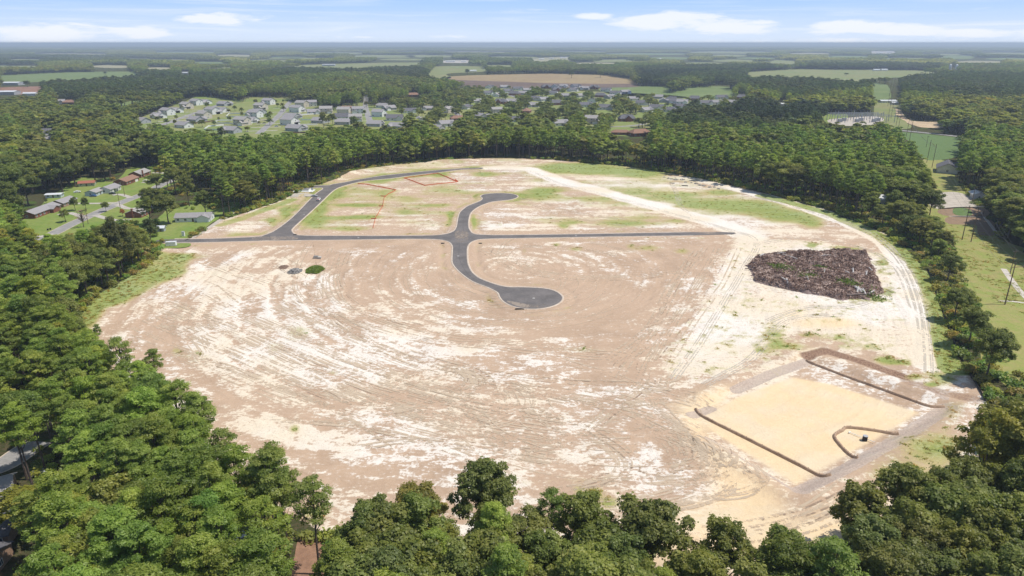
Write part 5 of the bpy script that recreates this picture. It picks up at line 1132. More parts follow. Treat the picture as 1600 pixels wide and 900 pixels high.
# orange safety fences
def rail_fence(name, px_pts, h_, step, panel, post, label, cat, group=None, posts=True, pw=.05, zfix=0.0):
    p = smooth_line(world(px_pts), 1); x0, y0 = p[0]; r2 = empty(name, (x0, y0, 0), label=label, cat=cat, group=group); pts = []; stakes = MB()
    for a, b_ in zip(p[:-1], p[1:]):
        n_ = max(1, round(math.hypot(b_[0] - a[0], b_[1] - a[1]) / step)); pts += [(a[0] + (b_[0] - a[0]) * k / n_, a[1] + (b_[1] - a[1]) * k / n_) for k in range(n_)]
    pts.append(p[-1]); n_ = len(pts)
    for i, (x, y) in enumerate(pts):
        z = zat(x, y); m_ = bx(x - x0 - pw, y - y0 - pw, z - .2, x - x0 + pw, y - y0 + pw, z + h_ + .12)
        if posts: part('post', m_, post, r2)
        else: stakes.add(m_.v, m_.f)
        if i < n_ - 1:
            x2, y2 = pts[i + 1]; z2 = zat(x2, y2); d_ = Vector((x2 - x, y2 - y)).normalized(); nx_, ny_ = -d_.y * .025, d_.x * .025; m3 = MB(); sag = -.08 * random.random(); xm, ym, zm = (x + x2) / 2, (y + y2) / 2, (z + z2) / 2
            v = []
            for s_ in (-1, 1):
                for (xx, yy, zz, dz_) in ((x, y, z, 0), (xm, ym, zm, sag), (x2, y2, z2, 0)): v += [(xx - x0 + nx_ * s_, yy - y0 + ny_ * s_, zz + .03), (xx - x0 + nx_ * s_, yy - y0 + ny_ * s_, zz + h_ + dz_)]
            m3.add(v, [(0, 1, 3, 2), (2, 3, 5, 4), (6, 8, 9, 7), (8, 10, 11, 9), (1, 7, 9, 3), (3, 9, 11, 5)]); 
            if posts: part('mesh_panel', m3, panel, r2)
            else: stakes_p.add(m3.v, m3.f)
    return r2, stakes
for pts_, lb in [([(559, 287), (597.5, 293), (619, 297)], 'orange safety fence running out from the loop road to its corner'), ([(619, 297), (607.5, 302.5), (600.6, 308), (598, 321), (591, 334), (587, 340), (583, 356)], 'orange safety fence winding down from the corner towards the main street'),
                 ([(595, 306.5), (603, 306.7)], 'short orange barrier, upper one across the winding safety fence'), ([(592, 321.6), (599, 321.7)], 'short orange barrier, middle one across the winding safety fence'), ([(580, 342), (588, 342)], 'short orange barrier, lowest across the winding safety fence'),
                 ([(631, 278), (656, 274.5), (683, 271)], 'orange fence side nearest the loop road, of the fenced lot'), ([(683, 271), (699, 277), (715, 284.4)], 'orange fence side on the right of the fenced lot'), ([(715, 284.4), (690, 287.5), (664, 290.6)], 'orange fence side facing the viewer, of the fenced lot'), ([(664, 290.6), (648, 284), (631, 278)], 'orange fence side on the left of the fenced lot'), ([(708, 283), (712, 281), (716, 284)], 'little orange loop at the right corner of the fenced lot')]:
    _n0 = len(bpy.data.objects); r2, _ = rail_fence('safety_fence', pts_, .75, 3.4, M['orange'], M['orange'], lb, 'safety fence', 'orange safety fences')
    for c_ in KIDS[r2.name]: c_['tint'] = [1.0, 1.0, 1.0]
for pts_, lb in [([(1310, 338), (1350, 347.5), (1380, 361), (1412, 377.5), (1432, 395), (1450, 422), (1464, 462), (1475, 492), (1487, 525), (1500, 557), (1515, 585), (1540, 627)], 'black silt fence curving along the right tree line'), ([(145, 467), (128, 477), (110, 487), (97, 510)], 'brown-black silt fence at the left edge of the site')]:
    stakes_p = MB(); r2, stk = rail_fence('silt_fence', pts_, .85, 2.4, M['silt'], M['wood'], lb, 'silt fence', posts=False, pw=.04); part('fabric', stakes_p, M['silt'], r2); part('stakes', stk, M['wood'], r2, kind='stuff')

# utility poles and power line
def upole(px, py, h_, label, arms=((.92, 2.4),), group=None, rot=0, rad=.19, name='utility_pole'):
    q = G(px, py); r2 = empty(name, q, R(rot), label=label, cat='utility pole', group=group); part('pole', MB().tube([(0, 0, -.4), (0, 0, h_)], [rad, rad * .62], 8), M['wood'], r2)
    for f_, w_ in arms:
        ca_ = part('crossarm', bx(-w_ / 2, -.09, h_ * f_, w_ / 2, .09, h_ * f_ + .2), M['wood'], r2)
        for x in (-w_ / 2 + .15, 0.0 if f_ < .99 else .3, w_ / 2 - .15): part('insulator', MB().tube([(x, 0, h_ * f_ + .2), (x, 0, h_ * f_ + .5)], .07, 6), M['steel'], ca_)
    KEEP.append((px - 2, px + 2, pix(q.x, q.y, h_)[1], py + 1)); return q + Vector((0, 0, h_ * .93))
tops = []
def hpole(px1, py1, px2, py2, h_, label, group='twin-pole pylons'):
    a = G(px1, py1); b_ = G(px2, py2); r2 = empty('twin_pole_pylon', a, label=label, cat='pylon', group=group); d_ = b_ - a
    for e in (Vector((0, 0, 0)), d_): part('pole', MB().tube([e + Vector((0, 0, -.4)), e + Vector((0, 0, h_))], [.26, .17], 8), M['wood'], r2)
    u = d_.normalized(); ca_ = part('crossarm', MB().tube([-u * 2.2 + Vector((0, 0, h_ * .88)), d_ + u * 2.2 + Vector((0, 0, h_ * .88))], .14, 5), M['wood'], r2)
    for k in (-2.0, d_.length / 2, d_.length + 2.0): part('insulator', MB().tube([u * k + Vector((0, 0, h_ * .88)), u * k + Vector((0, 0, h_ * .88 - 1.2))], .09, 6), M['steel'], ca_)
    m_ = a + d_ / 2; tops.append((m_ + Vector((0, 0, h_ * .83)), u, d_.length / 2 + 2)); KEEP.append((px1 - 3, px1 + 12, py1 - 58 * 385 / max(m_.y, 300), py1)); KEEP.append((px2 - 3, px2 + 12, py2 - 58 * 385 / max(m_.y, 300), py2))
hpole(1570, 476, 1612, 470, 19, 'twin-pole pylon at the right edge of the meadow'); hpole(1503, 375, 1517, 378, 20, 'twin dark pole pylon in the meadow, nearest full one'); hpole(1448, 254, 1456, 262, 21, 'twin dark pole pylon at the head of the meadow')
hpole(1416, 213, 1420.5, 222, 24, 'tall dark twin-pole pylon at the field edge'); hpole(1400, 196, 1404, 199, 24, 'twin-pole pylon beside the sandy clearing'); hpole(1388, 183, 1392, 185, 24, 'twin-pole pylon in the corridor beyond the sandy clearing'); hpole(1387, 166, 1391, 167, 25, 'distant twin-pole pylon near the grey roofs'); hpole(1389, 150, 1393, 151, 25, 'farther twin-pole pylon on the green field'); hpole(1392, 137, 1396, 137.5, 26, 'farthest twin-pole pylon on the power line')
M['wire'] = simple('wire', (.12, .12, .13), .6)
for i in range(len(tops) - 1):
    (a, u, w_), (b_, u2, w2_) = tops[i], tops[i + 1]; r2 = empty('overhead_wires', a, label=f'three sagging power line wires {["at the right edge", "over the upper meadow", "over the trees to the field", "over the road", "over the corridor", "past the grey roofs", "towards the green field", "on the far field"][i]}', cat='wires', group='power line wires')
    for s_ in (-1, 0, 1):
        p0 = u * s_ * w_; p1 = (b_ - a) + u2 * s_ * w2_; m_ = MB(); m_.tube([p0.lerp(p1, k / 12) - Vector((0, 0, 4 * 3.0 * (k / 12) * (1 - k / 12))) for k in range(13)], .035, 4, False); part('wire', m_, M['wire'], r2)
P2 = []
for i, (px, py, h_, lb) in enumerate([(1578, 428, 12, 'single dark utility pole on the right edge of the meadow'), (1535, 340, 12, 'slim utility pole by the garden plots'), (1519, 315, 11, 'slim utility pole in front of the white metal shed'), (188, 325, 11, 'utility pole beside the residential road, middle one'), (195, 306, 11, 'utility pole on the lawn of the white ranch house'), (138, 350, 10, 'utility pole by the bare pinkish tree'),
                                      (1447, 230, 12, 'thin utility pole in the crop field'), (1470, 199, 12, 'thin utility pole by the pale road')]): P2.append(upole(px, py, h_, lb, group='wooden utility poles'))
for a, b_ in ((0, 1), (1, 2), (3, 4), (5, 3)):
    r2 = empty('overhead_wires', P2[a], label=['wires along the right edge of the meadow', 'wires from the garden plots to the metal shed', 'wires over the white ranch house lawn', 'wires along the residential road'][(0, 1, 3, 5).index(a)], cat='wires', group='street wires')
    for s_ in (-1, 1):
        p1 = P2[b_] - P2[a]; m_ = MB(); m_.tube([Vector((s_, 0, 0)).lerp(p1 + Vector((s_, 0, 0)), k / 8) - Vector((0, 0, 4 * 1.2 * (k / 8) * (1 - k / 8))) for k in range(9)], .03, 4, False); part('wire', m_, M['wire'], r2)
# substation
q = G(1340, 189); r2 = empty('substation', q, label='grey steel substation gantries in a gravel yard beyond the woods', cat='substation')
for j in range(4):
    for i in range(8):
        x, y = -40 + i * 11.5, -22 + j * 16; h_ = 9 + 3 * ((i + j) % 2); part('gantry_post', MB().tube([(x, y, 0), (x, y, h_)], .45, 4), M['steel'], r2)
    part('gantry_beam', MB().tube([(-41, -22 + j * 16, 9), (42, -22 + j * 16, 9)], .5, 4), M['steel'], r2)
for i in range(6): part('transformer', bx(-34 + i * 12, -16 + (i % 2) * 14, 0, -29 + i * 12, -11 + (i % 2) * 14, 4.2), M['steel'], r2)
# wheelie bins at the lawn edge
for i, (px, py) in enumerate([(75, 360), (79, 359)]): simple_thing('wheelie_bin', px, py, [('bin', bx(-.35, -.35, 0, .35, .35, 1.0), M['black']), ('bin_lid', bx(-.38, -.38, 1.003, .38, .42, 1.08), M['black'])], f'dark wheelie bin at the kerb, {["left", "right"][i]} of the pair', 'bin', group='wheelie bins')

# ================================================================== TREES: where they stand
def crown_tint(px, py, n_, kind):
    """colour of each tree: species and age differ from stand to stand"""
    f_ = fbm(np.asarray(px) / 60.0, np.asarray(py) / 16.0, 301, 3); v = rng.normal(size=n_)
    g = 1.0 + .15 * v; r_ = g * (1 + .06 * rng.normal(size=n_)); 
    t_ = np.stack([r_ * (.90 + .22 * f_), g * (1.0 + .06 * f_), g * (.95 + .08 * rng.normal(size=n_))], 1)
    odd = rng.random(n_)
    t_[odd < .04] *= np.array([1.14, 1.0, .82]); t_[odd > .95] *= np.array([.80, .88, 1.0])
    return np.clip(t_, .35, 2.0)
# stands of darker pine with cloud shadow painted into their tint, and of paler wood (outlines in the photograph)
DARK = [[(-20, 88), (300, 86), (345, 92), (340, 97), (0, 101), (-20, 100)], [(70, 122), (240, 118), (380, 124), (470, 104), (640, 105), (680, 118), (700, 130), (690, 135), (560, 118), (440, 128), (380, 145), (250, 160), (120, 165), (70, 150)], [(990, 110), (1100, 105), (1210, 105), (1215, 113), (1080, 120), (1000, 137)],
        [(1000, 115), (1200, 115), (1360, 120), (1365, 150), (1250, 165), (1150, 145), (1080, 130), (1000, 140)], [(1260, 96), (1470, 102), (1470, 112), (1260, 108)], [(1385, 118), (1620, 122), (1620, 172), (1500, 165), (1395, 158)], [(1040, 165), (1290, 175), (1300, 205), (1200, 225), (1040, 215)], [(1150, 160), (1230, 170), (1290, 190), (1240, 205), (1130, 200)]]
PALE = [[(1090, 150), (1200, 155), (1290, 165), (1240, 176), (1100, 178)], [(1240, 150), (1370, 152), (1378, 176), (1270, 175)], [(1400, 165), (1600, 165), (1640, 215), (1480, 205)], [(0, 97), (190, 97), (380, 92), (600, 95), (560, 103), (300, 112), (0, 116)], [(1180, 88), (1600, 92), (1600, 105), (1400, 100), (1200, 96)]]
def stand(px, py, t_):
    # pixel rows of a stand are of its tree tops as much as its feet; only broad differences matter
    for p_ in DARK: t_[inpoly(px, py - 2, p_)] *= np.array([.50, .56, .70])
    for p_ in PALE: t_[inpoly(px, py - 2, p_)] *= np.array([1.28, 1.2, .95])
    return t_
def candidates(y0, y1, sp):
    ys_ = np.arange(y0, y1, sp * .88); out_ = []
    for i, y in enumerate(ys_):
        hw = .80 * y + 45; x = np.arange(-hw, hw, sp) + (sp / 2) * (i % 2); out_.append(np.stack([x, np.full_like(x, y)], 1))
    P_ = np.concatenate(out_); return P_ + rng.uniform(-.42, .42, P_.shape) * sp
def keep_mask(P_, H_, Rr_):
    """drop trees standing in open ground, or hiding ground, houses and poles the photograph shows"""
    x, y = P_[:, 0], P_[:, 1]; ok_ = np.ones(len(x), bool); dens = np.ones(len(x))
    bxp, byp = pix(x, y); tx, ty = pix(x, y, H_); mx, my = pix(x, y, H_ * .6); ux, uy = pix(x, y, H_ * .82); wpx = Rr_ / (y * cp) * FOC
    for c_ in CLEAR:
        ok_ &= ~inpoly(bxp, byp, c_)
        if c_ is not SITE:
            ok_ &= ~inpoly(tx, ty + 1, c_); ok_ &= ~inpoly(mx, my, c_) & ~inpoly(ux, uy, c_); ok_ &= ~inpoly(mx - wpx * .8, my, c_); ok_ &= ~inpoly(mx + wpx * .8, my, c_)
    s_in = np.zeros(len(x), bool)
    for c_, d_ in SPARSE:
        i = inpoly(bxp, byp, c_); dens[i] = np.minimum(dens[i], d_)
    ok_ &= rng.random(len(x)) < dens
    for a, b_, c_, d_ in KEEP:
        sc_ok = (tx + wpx * .75 > a) & (tx - wpx * .75 < b_) & (ty < d_) & (byp > c_ + (d_ - c_) * .45); ok_ &= ~sc_ok
        ok_ &= ~((bxp > a) & (bxp < b_) & (byp > c_) & (byp < d_ + 1))
    for a_, b_, y_, h_ in FAR_STRIPS: ok_ &= ~((mx + wpx * .6 > a_) & (mx - wpx * .6 < b_) & (ty < y_ + h_ * .8) & (byp > y_ - h_ * .8) & (y > 1500))
    return ok_
def site_clear(P_):
    """the site as seen: no crown may cover it except along its wooded rim"""
    w_ = world(SITE); d_ = dseg(P_[:, 0], P_[:, 1], np.vstack([w_, w_[:1]])); return ~inpoly(P_[:, 0], P_[:, 1], w_) & (d_ > 2.5)
# what crowns may hide of the site: rim curve in the photograph (tops of the near woods)
RIM = [(-60, 300), (60, 330), (150, 350), (235, 360), (246, 376), (228, 395), (196, 425), (170, 445), (140, 460), (112, 482), (102, 505), (130, 512), (178, 520), (200, 548), (262, 552), (300, 590), (330, 620), (338, 665), (372, 692), (430, 700), (465, 712), (505, 745), (540, 790), (572, 800), (590, 772), (640, 775), (695, 765), (700, 735),
       (760, 727), (812, 745), (850, 762), (900, 775), (935, 800), (948, 830), (958, 812), (1010, 793), (1060, 812), (1120, 825), (1180, 835), (1230, 845), (1262, 850), (1275, 810), (1310, 790), (1350, 760), (1400, 738), (1460, 740), (1480, 680), (1475, 655), (1540, 650), (1552, 610), (1530, 590), (1640, 500), (1640, 1400), (-200, 1400)]
P1 = np.concatenate([candidates(56, 330, 6.9), candidates(330, 700, 8.4)]); P1 = P1[site_clear(P1)]; _w = world(SITE); _a, _b = pix(P1[:, 0], P1[:, 1]); P1 = P1[~((_a > 1150) & (dseg(P1[:, 0], P1[:, 1], np.vstack([_w, _w[:1]])) < 6.5))]
H1 = rng.uniform(15, 22, len(P1)); isP = np.zeros(len(P1), bool); bp_, by_ = pix(P1[:, 0], P1[:, 1])
mixp = fbm(P1[:, 0] / 45, P1[:, 1] / 45, 401, 2)
isP = (mixp > .47) & ~((bp_ < 420) & (by_ < 330) & (rng.random(len(P1)) < .8))
isP |= (bp_ > 250) & (bp_ < 560) & (by_ < 320) & (P1[:, 1] > 440); isP |= (bp_ < 560) & (by_ > 700) & (rng.random(len(P1)) < .9); isP |= (bp_ < 300) & (by_ > 420) & (rng.random(len(P1)) < .35); isP |= (bp_ > 560) & (bp_ < 1000) & (P1[:, 1] > 560) & (rng.random(len(P1)) < .6)
isP[(bp_ > 1380) & (by_ > 330) & (rng.random(len(P1)) < .8)] = False; isP[(bp_ > 560) & (by_ > 760) & (rng.random(len(P1)) < .75)] = False
H1[isP] = rng.uniform(20, 27, isP.sum()); R1 = np.where(isP, 4.2, 5.4); big = ~isP & (P1[:, 1] > 330); H1[big] = rng.uniform(11, 24, big.sum()); R1[big] = 7.2
# slender young growth right of the site is lower
yng = (bp_ > 1400) & (bp_ < 1560) & (by_ > 360) & (by_ < 620); H1[yng] *= .62; R1[yng] *= .8
frt = (P1[:, 1] < 112); 
ok_ = keep_mask(P1, H1, R1)
tx, ty = pix(P1[:, 0], P1[:, 1], H1); nearw = (P1[:, 1] < 330) | ((P1[:, 1] < 500) & (bp_ < 340))
inr = inpoly(tx, ty + 6, RIM)
wp = R1 / P1[:, 1] * FOC * .8; mx_, my_ = pix(P1[:, 0], P1[:, 1], H1 * .72)
inr &= inpoly(mx_ - wp * .8, my_, RIM) & inpoly(mx_ + wp * .8, my_, RIM)
# too tall for the rim: try a lower tree there instead
for f_ in (.8, .62, .45, .3):
    bad = nearw & ~inr & (bp_ < 1560)
    H1[bad] = H1[bad] * (f_ if f_ > .7 else .78); R1[bad] = np.maximum(R1[bad] * .85, 1.8); tx, ty = pix(P1[:, 0], P1[:, 1], H1); mx_, my_ = pix(P1[:, 0], P1[:, 1], H1 * .72); wp = R1 / P1[:, 1] * FOC * .8
    inr = inpoly(tx, ty + 4, RIM) & inpoly(mx_ - wp * .8, my_, RIM) & inpoly(mx_ + wp * .8, my_, RIM)
ok_ &= ~(nearw & ~inr); ok_ &= ~(P1[:, 1] < 62)
tx, ty = pix(P1[:, 0], P1[:, 1], H1); isP &= H1 > 11
# hero trees: (foot x, foot y, top y, kind, variant, width factor, tint, label)
HERO = [(500, 897, 748, 'p', 1, 1.0, (1, 1, 1), 'tall slender pine with a long bare trunk on the reddish clearing'), (442, 882, 700, 'p', 2, 1.0, (1, 1, 1), 'tallest pine left of the reddish clearing'), (452, 868, 735, 'p', 3, .8, (.9, .95, 1), 'thin pine between the tallest pine and the clearing'),
        (760, 868, 729, 'b', 2, 1.25, (.8, .85, .9), 'large open-crowned oak at the middle of the lower edge'), (655, 870, 768, 'b', 0, 1.2, (1.15, .95, .9), 'olive oak left of the large open oak'), (590, 880, 780, 'b', 3, .8, (.95, 1, 1), 'slender tree left of the olive oak'), (1012, 930, 793, 'b', 5, 1.25, (.85, .85, .85), 'round dark oak alone at the lower edge'),
        (860, 895, 765, 'p', 4, .9, (.9, 1, 1), 'pine right of the large open oak'), (905, 900, 775, 'b', 1, 1.0, (.95, 1, .9), 'leafy tree between the pine and the round dark oak'), (1120, 945, 822, 'b', 4, 1.2, (.9, .9, .8), 'dark spreading oak right of the round oak'), (1215, 955, 842, 'b', 0, 1.1, (.9, 1, .9), 'broad green tree at the lower edge, right of the spreading oak'),
        (1330, 880, 765, 'b', 1, 1.1, (.95, .9, .8), 'brownish green oak at the corner of the sandy apron'), (1395, 858, 737, 'b', 2, 1.35, (.9, .9, .8), 'wide open oak right of the sandy apron'), (1455, 845, 738, 'b', 3, 1.0, (.9, .9, .85), 'dark oak right of the wide open oak'), (1520, 795, 650, 'b', 4, 1.2, (1.25, 1.1, .8), 'tall yellowish oak near the right edge'), (1580, 800, 640, 'b', 0, 1.2, (1.1, 1, .8), 'tall tree at the right edge'),
        (190, 436, 345, 'b', 4, 1.1, (.55, .55, .65), 'big dark oak with a forked trunk left of the site'), (238, 386, 343, 'b', 3, .7, (.5, .6, .7), 'narrow dark cedar at the site entrance'), (158, 546, 508, 'p', 0, 1.0, (.9, 1, 1), 'small pine standing forward of the left woods'), (250, 620, 548, 'p', 3, .9, (1, 1.05, 1), 'pine on the rim of the left woods'), (172, 618, 540, 'p', 1, 1.0, (1.05, 1.1, 1), 'bright green pine in the left woods'),
        (240, 330, 295, 'b', 0, 1.3, (.95, .95, .9), 'spreading tree beside the residential road'), (264, 350, 305, 'b', 5, 1.2, (.9, .9, .9), 'large round tree in front of the white house'), (296, 322, 275, 'b', 2, 1.0, (.95, .95, .9), 'tall tree behind the white house'), (118, 329, 309, 'b', 3, .8, (.8, .9, .9), 'small yard tree in front of the tan brick house'), (135, 330, 309, 'b', 1, .7, (.8, .9, .9), 'smaller yard tree by the drive'),
        (251, 278, 260, 'b', 5, .9, (1.5, 1.0, .7), 'round ornamental tree on the lawn of the end house'), (192, 338, 327, 'b', 3, .9, (2.2, .75, .9), 'small dark red ornamental tree by the red chimney'), (73, 318, 311, 'b', 3, .8, (.5, .6, .6), 'round dark bush on the lawn of the blue shed'), (216, 322, 314, 'b', 1, .8, (.7, .8, .8), 'low bush beside the residential road'),
        (1540, 592, 518, 'b', 5, 1.1, (.8, .85, .8), 'big round tree at the near end of the right tree row'), (1512, 540, 482, 'b', 1, 1.1, (.85, .9, .85), 'round tree in the right tree row above the big round one'), (1490, 500, 452, 'b', 0, 1.0, (.9, .95, .9), 'tree in the middle of the right tree row'), (1480, 440, 400, 'b', 3, 1.0, (.75, .8, .9), 'dark tree at the meadow edge of the right tree row'),
        (1392, 345, 300, 'b', 2, 1.2, (.9, 1, .9), 'tall tree at the left edge of the gravel lot'), (1450, 345, 298, 'b', 5, 1.2, (.75, .8, .8), 'dark tree overhanging the gravel lot'), (1373, 214, 208, 'b', 0, 1.0, (2.6, .65, .7), 'reddish crown among the green woods at upper right'),
        (348, 222, 199, 'b', 3, .9, (.6, .7, .7), 'dark tree in front of the nearest estate houses'), (554, 206, 182, 'b', 5, 1.1, (.85, .95, .9), 'round tree left of the straight pale street'), (506, 200, 176, 'b', 1, 1.1, (1, .95, .8), 'round tree between the new estate and the street houses'), (520, 196, 178, 'b', 0, 1.2, (.95, .95, .8), 'second round tree between the estate and the street houses'),
        (150, 286, 232, 'b', 2, 1.3, (.85, .9, .8), 'tall tree behind the olive outbuilding'), (45, 322, 262, 'b', 4, 1.3, (.6, .68, .65), 'big dark tree at the left end of the lawns'), (275, 305, 262, 'b', 0, 1.3, (1, 1, .9), 'broad tree at the top of the residential road'), (70, 885, 775, 'p', 0, 1.1, (1.1, 1.1, .9), 'bright pine hiding the charcoal roofs at lower left'), (55, 842, 768, 'b', 3, 1.2, (1.3, 1.15, .7), 'yellowish small tree beside the charcoal roofs'),
        (246, 303, 272, 'b', 1, 1.2, (.95, 1, .9), 'tree between the residential road and the silver car'), (103, 347, 328, 'b', 3, .9, (1, .95, .85), 'small lawn tree by the nearest brick ranch house'), (166, 331, 316, 'b', 5, .8, (.9, .95, .9), 'small tree on the verge of the residential road'), (236, 352, 310, 'b', 4, 1.2, (.9, .95, .9), 'dense tree between the white house and the road'), (322, 338, 300, 'b', 2, 1.1, (.85, .92, .85), 'tree at the right end of the white house'),
        (18, 356, 288, 'b', 2, 1.4, (.7, .78, .72), 'dark tree at the left edge below the lawns'), (22, 330, 258, 'b', 5, 1.3, (.8, .9, .8), 'tree at the left edge above the lawns'), (98, 300, 238, 'b', 1, 1.2, (.8, .88, .8), 'tall tree behind the blue shed'), (118, 292, 236, 'b', 3, 1.2, (.95, .95, .85), 'tall tree left of the olive outbuilding'), (172, 276, 228, 'b', 0, 1.2, (1.1, 1.05, .85), 'bright tree behind the brown-roofed brick house'),
        (893, 122, 111, 'b', 2, 2.0, (.6, .7, .7), 'lone dark tree in the tan field'), (938, 121, 111, 'b', 5, 2.2, (.7, .8, .8), 'rounded tree clump at the back of the tan field'), (730, 117, 108, 'b', 5, 1.6, (.55, .65, .7), 'dark tree beside the white barn'), (165, 117, 112, 'b', 1, 1.6, (.6, .7, .8), 'lone tree on the far left green field'), (130, 134, 124, 'b', 0, 1.5, (.7, .8, .8), 'tree by the far left road'), (43, 136, 126, 'b', 5, 1.5, (.6, .7, .8), 'round dark tree before the pale sheds'),
        (1322, 118, 114, 'b', 0, 2.5, (.6, .7, .8), 'dark clump in the broad right field'), (925, 160, 150, 'b', 4, 1.1, (.7, .8, .8), 'dark tree amid the older estate houses'), (857, 166, 152, 'b', 3, 1.0, (.6, .7, .7), 'dark conical tree among the older estate houses'), (820, 158, 147, 'b', 1, 1.0, (.7, .8, .8), 'round tree by the estate road')]
hx = np.array([G(h[0], h[1])[:2] for h in HERO])
for hx_ in (500, 442, 452):      # the bare trunks at the clearing stay in view
    q = [h for h in HERO if h[0] == hx_][0]; ty_ = q[2] + (q[1] - q[2]) * .42; cxp = (tx > hx_ - 26) & (tx < hx_ + 22) & (by_ > ty_) & (ty < q[1] - 8); ok_ &= ~cxp
for i, h in enumerate(HERO):      # give them room
    r_ = 6.5 if h[5] < 1.5 else 12; ok_ &= ~(np.hypot(P1[:, 0] - hx[i, 0], P1[:, 1] - hx[i, 1]) < r_)
clr = inpoly(bp_, by_, [(436, 950), (445, 845), (475, 835), (510, 850), (535, 885), (530, 960)]); ok_ &= ~clr
P1, H1, R1, isP, bp_, by_ = P1[ok_], H1[ok_], R1[ok_], isP[ok_], bp_[ok_], by_[ok_]
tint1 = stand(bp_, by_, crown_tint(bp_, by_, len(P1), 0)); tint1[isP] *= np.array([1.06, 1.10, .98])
brz = (bp_ > 940) & (by_ > 800); tint1[brz] *= np.array([.92, .93, .92])

ppx = H1 / P1[:, 1]; vis = (bp_ > -30) & (bp_ < 1630) & (pix(P1[:, 0], P1[:, 1], H1)[1] < 900)
zone_names = []
def zone(px, py, y):
    if py > 690 or (px < 540 and y < 190): 
        if px < 330: return 'in the lower left woods'
        if px < 560: return 'in the pines left of the clearing'
        if px < 960: return 'in the middle of the lower edge'
        if px < 1280: return 'right of centre on the lower edge'
        return 'in the lower right woods'
    if px < 250: return 'along the left side of the site' if py > 395 else 'beyond the left street' if py < 320 else 'round the left street'
    if px > 1370: return 'in the row beside the meadow' if py > 330 and px < 1570 else 'right of the meadow' if px > 1490 else 'left of the gravel lot'
    if px < 560: return 'behind the pump station'
    if px < 1000: return 'along the back of the site'
    return 'behind the brush pile'
stock = {'p': [0] * NP, 'b': [0] * NB}
def plant(kind, v, x, y, h_, wf, tint, label, group, name):
    crown, trunk = (HI_P if kind == 'p' else HI_B)[v]; h0 = (HP if kind == 'p' else HB)[v]; s_ = h_ / h0
    r_ = empty(name, (x, y, zat(x, y) if 0 else 0), rng.random() * 6.283, label=label, cat='pine tree' if kind == 'p' else 'tree', group=group)
    sw = s_ * wf; r_.scale = (sw, sw, s_)
    c_ = link('crown', crown, r_); c_['tint'] = [float(t_) for t_ in tint]; link('trunk', trunk, r_)
    KIDS.setdefault(r_.name, []); return r_
for h in HERO:
    p_ = G(h[0], h[1]); hh_ = top_height(h[0], h[1], h[2]); plant(h[3], h[4], p_.x, p_.y, hh_, h[5] * (1 if h[1] > 250 else .9) * (max(.8, min(1.3, 17 / max(hh_, 5))) if h[3] == 'b' else 1), h[6], h[7], None, 'pine_tree' if h[3] == 'p' else 'oak_tree' if 'oak' in h[7] else 'broadleaf_tree')
TONE = lambda t_: 'reddish' if t_[0] > 1.7 * t_[1] else 'yellowish green' if t_[0] > 1.22 * t_[1] else 'dark green' if t_[1] < .92 else 'bright green' if t_[1] > 1.15 else 'mid green'
_o = ['first', 'second', 'third', 'fourth', 'fifth', 'sixth', 'seventh', 'eighth', 'ninth']
NUM = _o + ['tenth', 'eleventh', 'twelfth', 'thirteenth', 'fourteenth', 'fifteenth', 'sixteenth', 'seventeenth', 'eighteenth', 'nineteenth'] + [a if not b else a[:-4] + 'y-' + b for a in ('twentieth', 'thirtieth', 'fortieth', 'fiftieth', 'sixtieth', 'seventieth') for b in [''] + _o]
rest = np.ones(len(P1), bool)
for kind, sel in (('p', isP), ('b', ~isP)):
    idx = np.where(sel & vis)[0]; nh = sum(1 for h in HERO if h[3] == kind); idx = idx[np.argsort(-(H1[idx] + 8) / P1[idx, 1])][:300 - nh]; rest[idx] = False
    info = []
    for i in idx:
        zn = zone(bp_[i], by_[i], P1[i, 1]); kn = 'pine' if kind == 'p' else 'broadleaf tree'; sz = 'low young' if H1[i] < 11 else 'tall' if H1[i] > (24 if kind == 'p' else 19) else 'medium'
        info.append((f'{sz} {TONE(tint1[i])} {kn}', zn, float(bp_[i]), i))
    for d_, zn in sorted({(a[0], a[1]) for a in info}):
        mem = sorted([a for a in info if a[0] == d_ and a[1] == zn], key=lambda a: a[2]); n_ = len(mem)
        for q, a in enumerate(mem):
            i = a[3]; v = int(rng.integers(0, NP if kind == 'p' else NB)); wf = (1.0 if P1[i, 1] < 330 or kind == 'p' else 1.5) if H1[i] > 13 else min(1.9, 13 / H1[i])
            lb = f'{d_} {zn}' if n_ == 1 else f'leftmost {d_} {zn}' if q == 0 else f'rightmost {d_} {zn}' if q == n_ - 1 else f'{NUM[q]} {d_} from the left {zn}'
            plant(kind, v, P1[i, 0], P1[i, 1], H1[i], wf * rng.uniform(.9, 1.15), tint1[i], lb, f"{'pines' if kind == 'p' else 'broadleaf trees'} {zn}", 'pine_tree' if kind == 'p' else 'broadleaf_tree')
yt = []
for _ in range(4000):
    if len(yt) >= 34: break
    px, py = random.uniform(215, 640), random.uniform(158, 206)
    if not any(inpoly(np.array([px]), np.array([py]), c_)[0] for c_ in CLEAR[3:4]): continue
    if any(a - 1 < px < b_ + 1 and c_ - 1 < py < d_ + 3 for a, b_, c_, d_ in KEEP) or any(abs(px - q[0]) < 7 and abs(py - q[1]) < 4 for q in yt): continue
    yt.append((px, py))
for i, (px, py) in enumerate(sorted(yt)):
    q = G(px, py); plant('b', i % NB, q.x, q.y, random.uniform(5.5, 10), random.uniform(1.1, 1.5), (random.uniform(.8, 1.1), random.uniform(.85, 1.05), .85), f'{NUM[i]} small yard tree from the left in the new estate', 'yard trees in the new estate', 'yard_tree')
